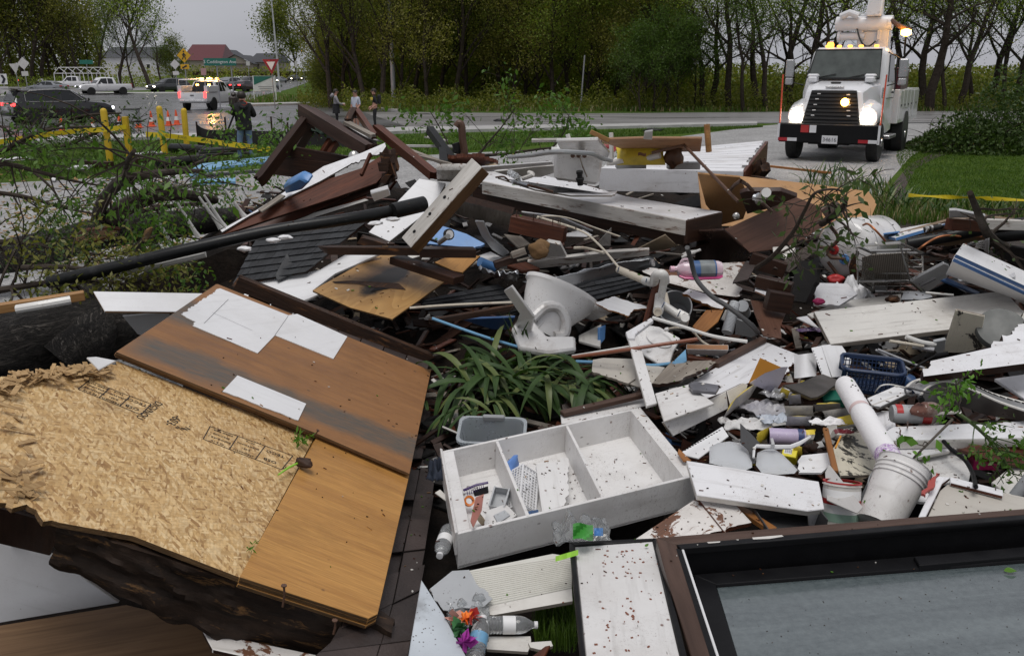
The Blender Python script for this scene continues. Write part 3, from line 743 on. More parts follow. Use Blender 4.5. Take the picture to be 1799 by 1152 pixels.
# ---------------------------------------------------------------- bucket truck
pf=(pz(1533,283,0)+pz(1393,278.5,0))/2;fw=(pz(1533,283,0)-pz(1577,262.5,0));fw.z=0;fw.normalize()
lf=U(0,0,1).cross(fw)
TM=Matrix((fw,lf,U(0,0,1))).transposed().to_4x4();TM.translation=pf
bt=em_("bucket_truck",M=TM);setp(bt,"white bucket utility truck with headlights and amber lamps lit on the gravel","truck")
def tp(nm,b,mat,bev=0,parent=None):
 p=parent or bt;o=NO_(nm,b.mesh(nm,mat,None,True,bev));return link(o,TM,p)
wht=m['car_white']
# cab: rings from front of windscreen to rear
def loft(rings):
 b=MB();n=len(rings[0]);vs=[p for r in rings for p in r]
 fs=[(i*n+j,(i+1)*n+j,(i+1)*n+(j+1)%n,i*n+(j+1)%n)for i in rg_(len(rings)-1)for j in rg_(n)]
 b.add(vs,fs+[tuple(rg_(n)),tuple(rg_((len(rings)-1)*n,len(rings)*n))[::-1]]);return b
def ring(x,w0,w1,z0,z1,c=.12,xt=None):
 xt=x if xt is None else xt
 pr=[(w0,z0),(w0,(z0+z1)*.5),(w0*.99,z0+(z1-z0)*.62),(w1,z1-c),(w1-c,z1)]
 X_=[x,x,x+(xt-x)*.4,xt,xt]
 return[U(X_[i],y,z)for i,(y,z)in en_(pr)]+[U(X_[4-i],-y,z)for i,(y,z)in en_(pr[::-1])]
cab=loft([ring(-.55,1.1,1.0,.75,3.0,.12,-1.05),ring(-.75,1.14,1.05,.7,3.1,.14,-1.25),ring(-1.6,1.15,1.07,.7,3.12,.14),ring(-2.25,1.14,1.05,.75,3.05,.14)])
tp("cab",cab,wht,.03)
hood=loft([[U(x,y,z)for x,y,z in((.72,.78,.95),(.70,.8,1.5),(.62,.74,1.9),(.55,.5,1.98),(.55,-.5,1.98),(.62,-.74,1.9),(.70,-.8,1.5),(.72,-.78,.95))],
   [U(x,y,z)for x,y,z in((.1,.82,.95),(.1,.86,1.55),(.05,.85,2.05),(.0,.55,2.12),(.0,-.55,2.12),(.05,-.85,2.05),(.1,-.86,1.55),(.1,-.82,.95))],
   [U(x,y,z)for x,y,z in((-.7,1.08,.95),(-.7,1.1,1.6),(-.7,1.0,2.1),(-.7,.6,2.2),(-.7,-.6,2.2),(-.7,-1.0,2.1),(-.7,-1.1,1.6),(-.7,-1.08,.95))]])
tp("hood",hood,wht,.04)
for s in(-1,1):
 b=loft([[U(.62,s*y,z)for y,z in((.7,1.0),(1.18,1.0),(1.22,1.2),(1.16,1.42),(.95,1.55),(.7,1.58))],
   [U(.1,s*y,z)for y,z in((.7,1.2),(1.24,1.2),(1.28,1.35),(1.2,1.55),(.98,1.68),(.7,1.72))],
   [U(-.55,s*y,z)for y,z in((.7,1.0),(1.2,1.0),(1.22,1.15),(1.16,1.42),(.95,1.6),(.7,1.66))]])
 if s<0:
  for f in b.f:f.reverse()
 tp("fender",b,wht,.03)
 tp("headlight",MB().box((.63,s*.93,1.24),(.09,.4,.27)),m['lamp_on'],.04)
 b=MB();b.box((.665,s*.93,1.24),(.05,.46,.33));b2=MB();b2.tube([U(.67,s*.93+yy,1.24+zz)for yy,zz in((-.22,-.15),(.22,-.15),(.22,.15),(-.22,.15),(-.22,-.15))],.015,5);tp("headlight_rim",b2,m['rim'])
# grille with bars
gr=tp("grille",MB().hexa([U(.70,.80,.98),U(.70,-.80,.98),U(.58,-.60,1.93),U(.58,.60,1.93)],[U(.745,.80,.98),U(.745,-.80,.98),U(.625,-.60,1.93),U(.625,.60,1.93)]),m['trim'],.01)
for i in rg_(9):
 t_=(i+.5)/9;z=1.0+.9*t_;x=.75-.12*t_;w=.77-.17*t_
 tp("grille_bar",MB().box((x,0,z),(.03,2*w,.045)),m['black'],.008,gr)
for i,(yy,zz)in en_([(.38,1.84),(.42,1.7),(.45,1.55),(.47,1.4),(.49,1.26),(-.4,1.82),(-.42,1.7),(-.44,1.55),(-.45,1.4),(-.47,1.26)]):
 tp("grille_glint",MB().box((.79-.125*(zz-.98),-yy,zz),(.012,.09,.024)),m['plate'],0,gr)
tp("amber_lamp",MB().lathe([(.11,0),(.10,.03)],14,MT_((.7,.33,1.62))@MR_(pi/2,4,'Y')),m['amber'])
tp("hood_badge",MB().box((.55,0,2.02),(.05,.5,.05)),m['rim'],.015)
tp("hood_vent",MB().box((.45,0,2.13),(.16,.26,.06)),m['trim'],.02)
for s in(-1,1):
 b=MB();b.box((-.25,s*.78,2.22),(.3,.26,.16));b.box((-.25,s*.78,2.32),(.24,.3,.1));tp("hood_mirror",b,wht,.04)
# bumper, plate, reflectors
bp=tp("bumper",MB().box((.86,0,.78),(.22,2.75,.52)),m['black'],.03)
tp("number_plate",MB().box((.98,.07,.62),(.02,.42,.22)),m['plate'],.005,bp)
text("plate_number","34616",.15,TM@MT_((.993,.07,.615))@Matrix(((0,0,1,0),(1,0,0,0),(0,1,0,0),(0,0,0,1))),m['lettering'],bp)
for s in(-1,1):
 tp("reflector",MB().box((.98,s*1.08+s*.13,.6),(.015,.26,.09)),m['lamp_red_off']if s<0 else m['plate'],0,bp)
 tp("reflector",MB().box((.98,s*1.08-s*.13,.6),(.015,.26,.09)),m['plate']if s<0 else m['lamp_red_off'],0,bp)
 tp("edge_marker",MB().box((.98,s*1.34,.78),(.015,.06,.5)),m['plate'],0,bp)
 tp("marker_rod",MB().tube([(.9,s*1.34,.95),(.88,s*1.36,2.35)],.02,6),m['red_rod']if 'red_rod' in m else m.setdefault('red_rod',pn_("red_rod",(.7,.09,.04),.4)),0,bp)
tp("sticker",MB().box((.98,-.62,.9),(.012,.22,.2)),m['red'],0,bp)
tp("sticker",MB().box((.98,-.4,.9),(.012,.18,.2)),m['plate'],0,bp)
b=MB();b.box((0,0,.62),(1.5,1.1,.3));b.box((-3.2,0,.75),(6.5,.9,.3));b.tube([(.0,-1,.53),(.0,1,.53)],.09,8);b.tube([(-4.4,-1,.53),(-4.4,1,.53)],.12,8);tp("chassis",b,m['black'])
# windscreen, wipers, side windows, door
ws=[U(-.52,-.98,2.2),U(-.52,.98,2.2),U(-1.0,.9,2.98),U(-1.0,-.9,2.98)]
nr=(ws[1]-ws[0]).cross(ws[3]-ws[0]).normalized();nr=nr if nr.x>0 else-nr
m['cab_glass']=pn_("cab_glass",(.07,.08,.075),.06,amt=.45,bump=0)
tp("windscreen",MB().hexa([p+nr*.02 for p in ws],[p+nr*.10 for p in ws]),m['cab_glass'])
tp("windscreen_seal",MB().tube([p+nr*.1 for p in ws+ws[:1]],.025,5),m['trim'])
for y0,y1 in((-.7,-.2),(.15,.65)):
 tp("wiper",MB().tube([ws[0].lerp(ws[1],(y0+.98)/1.96)+nr*.12,ws[0].lerp(ws[1],(y1+.98)/1.96)+nr*.13+U(-.06,0,.1)],.014,5),m['trim'])
for s in(-1,1):
 o=[U(x,s*y,z)for x,y,z in((-.95,1.16,2.15),(-1.95,1.165,2.15),(-1.95,1.1,2.9),(-1.3,1.09,2.9))]
 tp("side_window",MB().hexa([p-U(0,s*.05,0)for p in o],o),m['car_glass'])
 b=MB();b.box((-1.45,s*1.165,1.7),(1.15,.02,.02));b.box((-1.8,s*1.17,1.85),(.14,.05,.05));tp("door_handle",b,m['trim'])
 mr_=tp("mirror_arm",MB().tube([(-.75,s*1.1,2.95),(-.62,s*1.5,2.75),(-.62,s*1.55,2.15),(-.75,s*1.15,2.05)],.018,5),m['trim'])
 tp("mirror",MB().box((-.62,s*1.55,2.52),(.1,.24,.5)),m['rim'],.03,mr_)
 tp("mirror",MB().box((-.62,s*1.55,2.16),(.1,.22,.2)),m['rim'],.03,mr_)
 tp("step",MB().box((-1.5,s*1.2,.62),(1.2,.3,.1)),m['rim'],.02)
tp("air_intake",MB().box((-.5,1.12,1.86),(.3,.05,.3)),m['rim'],.03)
for y in(-.62,-.3,0,.3,.72):
 tp("marker_light",MB().box((-1.06+.0,y,3.13),(.12,.12,.07)),m['amber_dim'],.02)
tp("beacon",MB().lathe([(.1,0),(.1,.1),(.07,.16)],14,MT_((-1.4,-.62,3.1))),m['amber_dim'])
# wheels
for x in(0,-4.4):
 for s in(-1,1):
  wd=.3 if x==0 else.52
  R=MT_((x,s*(1.1 if x==0 else 1.0),.53))@MR_(-s*pi/2,4,'X')
  tw=tp("tyre",MB().lathe([(.3,-wd/2),(.5,-wd/2),(.53,-wd/2+.05),(.53,wd/2-.05),(.5,wd/2),(.3,wd/2)],28,R),m['rubber'])
  tp("rim",MB().lathe([(.31,wd/2-.01),(.29,wd/2),(.2,wd/2-.08),(.12,wd/2-.04),(.11,wd/2+.05),(.0,wd/2+.05)],20,R),m['rim'],0,tw)
# utility body with lockers
b=MB()
for s in(-1,1):b.box((-4.7,s*1.02,1.42),(4.3,.5,1.0))
b.box((-4.7,0,1.15),(4.3,1.6,.2));tp("utility_body",b,wht,.02)
for s in(-1,1):
 for i,(x,w)in en_([(-2.95,.62),(-3.65,.66),(-4.4,.7),(-5.15,.66),(-6.2,1.1)]):
  d_=tp("locker_door",MB().box((x,s*1.28,1.62 if i in(1,2)else 1.45),(w,.03,.55 if i in(1,2)else.85)),wht,.012)
  tp("latch",MB().box((x,s*1.3,1.45),(.1,.02,.06)),m['trim'],0,d_)
 tp("wheel_arch",MB().lathe([(.64,-.05),(.64,.26)],24,MT_((-4.4,s*1.03,.6))@MR_(-s*pi/2,4,'X')),m['trim'])
 tp("tail_light",MB().box((-6.95,s*1.15,.95),(.06,.1,.1)),m['lamp_red'])
b=MB();b.box((-3.4,1.0,2.2),(1.5,.5,.55));b.box((-3.4,1.0,2.52),(1.52,.52,.06));tp("top_box",b,m['rack_red']if 'rack_red' in m else m.setdefault('rack_red',pn_("maroon_box",(.07,.012,.022),.4)),.02)
tp("headache_rack",MB().tube([(-2.5,1.1,1.9),(-2.5,1.1,2.9),(-2.5,-1.1,2.9),(-2.5,-1.1,1.9)],.04,6),m['trim'])
# aerial device: turret, cylinders, folded booms
b=MB();b.lathe([(.42,1.2),(.42,2.2),(.34,2.4),(.34,3.2)],18,MT_((-3.0,.25,0)));b.box((-3.0,.25,3.35),(.7,.75,.5));tp("turret",b,wht,.03)
b=MB();b.box((-2.75,-.02,3.7),(.35,.12,.75));b.box((-2.75,.5,3.7),(.35,.12,.75));b.box((-2.85,.62,3.35),(.5,.3,.75));tp("turret_ear",b,wht,.02)
tp("lift_cylinder",MB().tube([(-2.6,-.75,3.82),(-2.6,.85,3.82)],.21,16),wht)
b=MB();b.tube([(-2.62,-.62,3.45),(-2.62,.1,3.45)],.12,12);b.tube([(-2.62,-.68,3.45),(-2.62,-.6,3.45)],.17,12);tp("winch",b,wht)
tp("lower_boom",MB().hexa([U(-2.7,0,3.65),U(-2.7,.45,3.65),U(-6.6,.1,3.6),U(-6.6,-.35,3.6)],[U(-2.7,0,4.15),U(-2.7,.45,4.15),U(-6.6,.1,4.0),U(-6.6,-.35,4.0)]),wht,.03)
tp("boom_head",MB().hexa([U(-2.3,.1,4.0),U(-2.3,.55,4.0),U(-2.75,.55,4.0),U(-2.75,.1,4.0)],[U(-2.35,.15,4.55),U(-2.35,.55,4.55),U(-2.7,.55,4.55),U(-2.7,.15,4.55)]),wht,.04)
tp("upper_boom",MB().tube([(-2.6,-.35,4.0),(-3.8,-.4,4.05),(-6.0,-.35,4.0)],[.22,.2,.17],12),wht)
tp("hose_guide",MB().tube([(-2.4,-.6,4.02),(-2.35,-.35,4.12),(-2.38,-.1,4.02)],.1,10),wht)
tp("hose",MB().tube(sp_([(-2.5,-.15,3.75),(-2.35,.05,3.3),(-2.4,.25,3.15),(-2.45,.45,3.3)],5),.025,6),m['trim'])
tp("hose",MB().tube(sp_([(-2.5,.8,3.9),(-2.3,1.1,3.7),(-2.6,1.35,3.6)],5),.07,8),m['rust'])
tp("amber_lamp",MB().lathe([(.05,0),(.14,.05),(.14,.16),(.04,.2)],14,MT_((-2.2,1.3,3.42))),m['amber'])
tp("lamp_post",MB().tube([(-2.35,1.3,2.9),(-2.2,1.3,3.45)],.03,6),m['trim'])
tp("bucket",MB().box((-6.3,-.2,3.3),(.65,.65,1.0)),wht,.05)
lamp("amber_glow",TM@U(-1.95,1.3,3.6),(1,.5,.12),9)
lamp("amber_glow",TM@U(.95,.33,1.65),(1,.5,.12),2.5)
for s in(-1,1):lamp("headlight_glow",TM@U(.85,s*.95,1.22),(1,.9,.75),3)
# ---------------------------------------------------------------- signs, poles, bollards, cones
m['steel_grey']=pn_("steel_grey",(.32,.32,.34),.5,metal=.3)
m['sign_back']=pn_("sign_back",(.62,.6,.6),.5)
m['sign_yellow']=pn_("sign_yellow",(.75,.42,.02),.45,bump=0)
m['sign_green']=pn_("sign_green",(.015,.16,.12),.45,bump=0)
m['sign_red']=pn_("sign_red",(.3,.02,.03),.45,bump=0)
m['sign_white']=pn_("sign_white",(.8,.8,.8),.5,bump=0)
FACE=Matrix(((1,0,0,0),(0,0,-1,0),(0,1,0,0),(0,0,0,1)))# xy card -> faces the camera side (-Y)
def sgn(name,label,u,Y,base=0,h=3,r=.035,tilt=0):
 M=MT_((py(u,128,Y).x,Y,base))@MR_(tilt,4,'Y')
 root=em_(name,M=M);setp(root,label,"sign")
 sub(root,"post",MB().tube([(0,0,0),(0,0,h)],r,8),m['steel_grey']);return root
def plate_(root,nm,poly,mat,z,y=-.06,t=.02,x=0,parent=None):
 M=WM[root.name]@MT_((x,y,z))@FACE
 b=MB();b.prism(poly,t);me=b.mesh(nm,mat,None);o=NO_(nm,me);return link(o,M,parent or root)
rect=lambda w,h:[(-w/2,-h/2),(w/2,-h/2),(w/2,h/2),(-w/2,h/2)]
dia=lambda s:[(0,-s),(s,0),(0,s),(-s,0)]
s1=sgn("street_sign","green street name sign reading S Coddington Ave on a thin post",382,50.5,0,2.95)
pl=plate_(s1,"name_plate",rect(1.72,.38),m['sign_green'],2.95,x=.2)
text("sign_lettering","S Coddington Ave",.235,WM[s1.name]@MT_((.2,-.085,2.95))@FACE,m['sign_white'],pl)
sub(s1,"post",MB().tube([(.75,.02,2.75),(.78,.02,.8)],.035,8),m['steel_grey'])
s2=sgn("pedestrian_sign","yellow diamond pedestrian crossing sign above a small arrow plate",326,106,0,4.6,.06)
pl=plate_(s2,"diamond_plate",dia(.78),m['sign_yellow'],4.25)
pl2=plate_(s2,"arrow_plate",rect(.95,.5),m['sign_yellow'],3.05)
b=MB();b.tube([U(0,0,.25),U(.02,0,-.05)],.09,6);b.lathe([(0,-.09),(.08,-.05),(.09,0),(.08,.05),(0,.09)],8,MT_((0,0,.42)))
b.tube([(.02,0,-.02),(.13,0,-.25),(.2,0,-.45)],.05,5);b.tube([(.02,0,-.02),(-.1,0,-.22),(-.22,0,-.42)],.05,5);b.tube([(0,0,.22),(.17,0,.05),(.24,0,-.05)],.04,5);b.tube([(0,0,.22),(-.16,0,.08),(-.1,0,-.05)],.04,5)
o=NO_("walking_symbol",b.mesh("walking_symbol",m['lettering'],None));link(o,WM[s2.name]@MT_((0,-.09,4.25))@Matrix.Diagonal((1,.1,1,1)),pl)
b=MB();b.prism([(-.3,-.18),(-.3,.02),(-.22,-.04),(.18,.18),(.28,.02),(-.12,-.14),(-.06,-.2)],.01);o=NO_("arrow_symbol",b.mesh("arrow_symbol",m['lettering'],None));link(o,WM[s2.name]@MT_((0,-.075,3.05))@FACE,pl2)
s3=sgn("diamond_sign_back","white backed diamond sign over a small plate near the pedestrian sign",309,112,0,3.6,.05);plate_(s3,"diamond_plate",dia(.58),m['sign_back'],3.35);plate_(s3,"small_plate",rect(.7,.42),m['sign_back'],2.35)
s4=sgn("yield_sign","red and white yield sign on a pole at the verge",479,66,0,3.2,.035,-.02)
pl=plate_(s4,"yield_plate",[(-.58,.5),(0,-.52),(.58,.5)],m['sign_red'],2.8);plate_(s4,"yield_centre",[(-.3,.32),(0,-.24),(.3,.32)],m['sign_white'],2.81,-.085,.01,0,pl)
s5=sgn("triangle_sign_back","back of a white triangular sign beyond the black SUV",30,108,0,3.3,.05,-.05);plate_(s5,"triangle_plate",[(-.62,.5),(0,-.62),(.62,.5)],m['sign_back'],2.9)
s6=sgn("diamond_sign_back","back of a white diamond sign next to the triangular one",45,106,0,3.9,.05,-.03);plate_(s6,"diamond_plate",dia(.68),m['sign_back'],3.4);plate_(s6,"small_plate",rect(.75,.5),m['sign_back'],2.3)
s7=sgn("chevron_sign","white chevron arrow sign at the road bend beside the black SUV",4,84,0,2.2,.05);pl=plate_(s7,"chevron_plate",rect(.75,.9),m['sign_white'],1.85)
plate_(s7,"chevron_symbol",[(-.18,-.36),(.05,-.36),(.26,0),(.05,.36),(-.18,.36),(.03,0)],m['lettering'],1.85,-.085,.01,0,pl);plate_(s7,"lower_plate",rect(.75,.55),m['sign_back'],.95)
s8=sgn("street_sign","green street sign standing before the steel carport frame",154,120,0,4.0,.05);plate_(s8,"name_plate",rect(1.7,.5),m['sign_green'],3.7)
s9=sgn("small_sign","faded pink sign back behind the amber lit pickup",358,100,0,2.8,.05);plate_(s9,"sign_plate",rect(.55,.7),pn_("faded_pink",(.5,.3,.3),.5),2.5)
for u,Y,l in[(437,140,"small cream sign plate above the oncoming cars"),(521,150,"tall narrow cream sign beside the far street light"),(534,150,"square cream sign at the end of the far road")]:
 s_=sgn("small_sign",l,u,Y,0,4.0,.05);plate_(s_,"sign_plate",rect(.55 if u!=521 else.4,.6 if u!=521 else 1.0),m['sign_back'],3.7)
ar=em_("yard_sign",M=MT_((py(463,128,84).x,84,0))@MR_(.15,4,'Z'));setp(ar,"white and green A frame yard sign on the grass verge","sign")
b=MB()
for x in(-.95,.95):b.tube([(x,0,0),(x,.15,2.15)],.05,6)
sub(ar,"frame",b,m['sign_white']);pl=sub(ar,"panel",MB().box((0,.05,1.45),(1.85,.05,1.35)),m['sign_white'])
b=MB();b.prism([(-.9,-.1),(.9,.65),(-.9,.65)],.01);o=NO_("green_field",b.mesh("green_field",m['sign_green'],None));link(o,WM[ar.name]@MT_((0,.01,1.45))@FACE,pl)
for i in rg_(3):
 sub(pl,"text_line",MB().box((.1,.015,1.2-.18*i),(1.3-.2*i,.01,.05)),m['steel_grey'])
def pole(name,label,u0,v0,Y,h,r0,r1,arm=None,mat='steel_grey',tilt=(0,0),cat="street light"):
 p=py(u0,128,Y);M=MT_((p.x,Y,0));root=em_(name,M=M);setp(root,label,cat)
 sub(root,"pole",MB().tube([(0,0,0),(tilt[0]*h*.5,0,h*.5),(tilt[0]*h,0,h)],[r0,(r0+r1)/2,r1],10),m[mat])
 if arm:
  top=U(tilt[0]*h,0,h)
  b=MB();b.tube(sp_([top-U(0,0,1.2),top+U(arm*.5,0,.1),top+U(arm,0,.35)],5),r1*.6,6);b.tube(sp_([top,top+U(arm*.5,0,.45),top+U(arm,0,.4)],5),r1*.6,6);sub(root,"arm",b,m[mat])
  sub(root,"lamp_head",MB().box(top+U(arm*1.1,0,.36),(.9,.3,.16)),m[mat],.04)
m['alu']=pn_("aluminium_pole",(.52,.52,.55),.4,metal=.2)
pole("light_pole","tall thick pale grey pole rising in front of the woods",690.5,187,68,12,.17,.13,None,'alu',(-.012,0),"pole")
pole("street_light","tall street light with a double arm beside the far road",490,158,120,11.6,.13,.08,-2.8,'alu',(-.03,0))
pole("street_light","smaller far street light with a curved arm before the woods",558,140,150,9.2,.1,.06,-2.3,'alu')
pole("thin_post","thin bare metal post at the edge of the woods",1021,194,62,3.5,.055,.05,None,'steel_grey',(.06,0),"post")
# bollards
BM=[(181,190,193.5,283),(279,186,290,272),(322.5,190,329,264)]
bl=["tall yellow bollard with a rounded top beside the black SUV","yellow bollard between the cones and the cameraman","yellow bollard closest to the cameraman with a rounded top"]
for(u0,v0,u1,v1),l in zip(BM,bl):
 p1=pz(u1,v1,0);d_=(py(u0,v0,p1.y)-p1);h=d_.length;M=frame(p1,(1,0,0),d_)
 b=MB();r0=.092;b.lathe([(r0,-.3),(r0,h-.09),(r0*.85,h-.04),(r0*.5,h-.01),(0.002,h)],18)
 o=NO_("bollard",b.mesh("bollard",m['yellow_paint'],None));link(o,M);setp(o,l,"bollard","yellow bollards")
p1=pz(229,283,0);p0=py(219.5,205,p1.y);o=beam("bollard_post",p1,p0,.14,.14,m['yellow_paint'],"square yellow post standing between two round bollards","bollard",up=(0,-1,0))
m['cone']=pn_("cone_orange",(.75,.10,.025),.45);m['cone_w']=pn_("cone_white",(.75,.74,.72),.4)
first=None
for i,(u,v,l)in en_([(110,234.5,"orange cone nearest the black SUV"),(165,235,"orange cone just behind the tall bollard"),(211.5,230,"orange cone between the tall bollard and the square post"),
 (244,224.5,"orange cone beside the square post"),(267,222.5,"orange cone before the middle bollard"),(297,221,"dark weathered cone behind the middle bollard"),(311,219.5,"orange cone by the bollard near the cameraman")]):
 M=MT_(pz(u,v,.012))
 if first is None:
  root=em_("traffic_cone",M=M);first=root
  sub(root,"base",MB().box((0,0,.015),(.36,.36,.03)),m['cone'],.01)
  sub(root,"body",MB().lathe([(.14,.03),(.105,.22)],14,**OP),m['cone']);sub(root,"tip",MB().lathe([(.072,.4),(.03,.68),(.02,.7)],14,cap0=False),m['cone'])
  sub(root,"reflective_collar",MB().lathe([(.106,.22),(.073,.4)],14,**OP),m['cone_w'])
 else:root=copy_tree(first,M)
 setp(root,l,"traffic cone","cones along the wet road")
# steel carport frame
cf=em_("carport_frame",M=MT_((py(140,128,150).x,150,.3)));setp(cf,"bare white steel frame of a stripped carport over the pickups","carport")
for i in rg_(7):
 x=-4.1+i*1.35;sub(cf,"rib",MB().tube([(x,0,0),(x,0,2.0),(x+.9,0,2.9),(x+1.9,0,2.1),(x+2.1,0,0)],.06,5),m['sign_white'])
b=MB();b.tube([(-4.1,0,2.0),(4.0,0,2.0)],.05,5);b.tube([(-3.2,0,2.9),(4.9,0,2.9)],.05,5);sub(cf,"rail",b,m['sign_white'])
# houses
m['siding_white']=pn_("white_siding",(.6,.6,.62),.6);m['siding_tan']=pn_("tan_siding",(.34,.29,.25),.6);m['roof_grey']=pn_("grey_roof",(.05,.052,.06),.7,bump=.5);m['roof_red']=pn_("red_metal_roof",(.10,.012,.016),.45)
def house(name,label,u0,u1,v_eave,v_ridge,Y,D,wallm,roofm,gable=False,base=.5,nwin=3):
 x0,x1=py(u0,128,Y).x,py(u1,128,Y).x;w=x1-x0;ze,zr=py(0,v_eave,Y).z,py(0,v_ridge,Y).z
 M=MT_(((x0+x1)/2,Y,0));root=em_(name,M=M);setp(root,label,"house")
 sub(root,"wall",MB().box((0,D/2,(ze-.05)/2),(w,D,ze-.05)),wallm)
 o=.4;b=MB()
 if gable:
  A=[(-w/2-o,-o,ze-.1),(0,-o,zr),(w/2+o,-o,ze-.1)];B=[(x,D+o,z)for x,_,z in A]
  b.add([V(p)for p in A+B],[(0,1,4,3),(1,2,5,4),(0,3,5,2)]);sub(root,"roof",b,roofm)
  b=MB();b.add([U(-w/2,0,ze-.1),U(w/2,0,ze-.1),U(0,0,zr-.2),U(-w/2,.2,ze-.1),U(w/2,.2,ze-.1),U(0,.2,zr-.2)],[(0,1,2),(5,4,3),(0,3,4,1),(1,4,5,2),(2,5,3,0)]);sub(root,"gable",b,wallm)
 else:
  A=[(-w/2-o,-o,ze-.1),(-w/2+w*.06,D/2,zr),(-w/2-o,D+o,ze-.1)];B=[(w/2+o,-o,ze-.1),(w/2-w*.06,D/2,zr),(w/2+o,D+o,ze-.1)]
  b.add([V(p)for p in A+B],[(0,3,4,1),(1,4,5,2),(0,1,2),(3,5,4),(0,2,5,3)]);sub(root,"roof",b,roofm)
 for i in rg_(nwin):
  xw=-w/2+w*(i+.6)/nwin;fr=sub(root,"window",MB().box((xw,-.03,ze*.62),(w*.07,.1,ze*.2)),m['sign_white'])
  sub(fr,"pane",MB().box((xw,-.09,ze*.62),(w*.055,.02,ze*.165)),m['car_glass'])
house("garage","white sided garage with a dark roof behind the slim trees",178,283,101,82,300,14,m['siding_white'],m['roof_grey'],nwin=2)
house("house","house with a steep dark red metal roof",322,390,106,77,340,20,m['siding_tan'],m['roof_red'])
house("house","low tan house with a wide gable and grey roof beside the red roofed house",384,446,112,96,330,20,m['siding_tan'],m['roof_grey'],True,nwin=0)
house("house","long grey roofed wing of the tan house",438,490,109,93,336,18,m['siding_tan'],m['roof_grey'],nwin=2)
house("house","small grey house peeking over between the red and tan roofs",384,411,97,87,380,16,m['siding_tan'],m['roof_grey'],True,nwin=0)
fb=MB();fb.box((0,0,1.4),(46,.2,2.8));M=MT_((py(448,128,325).x,325,0));o=NO_("garden_fence",fb.mesh("garden_fence",m['wood_dark'],None));link(o,M);setp(o,"dark board fence along the gardens of the tan house","fence")
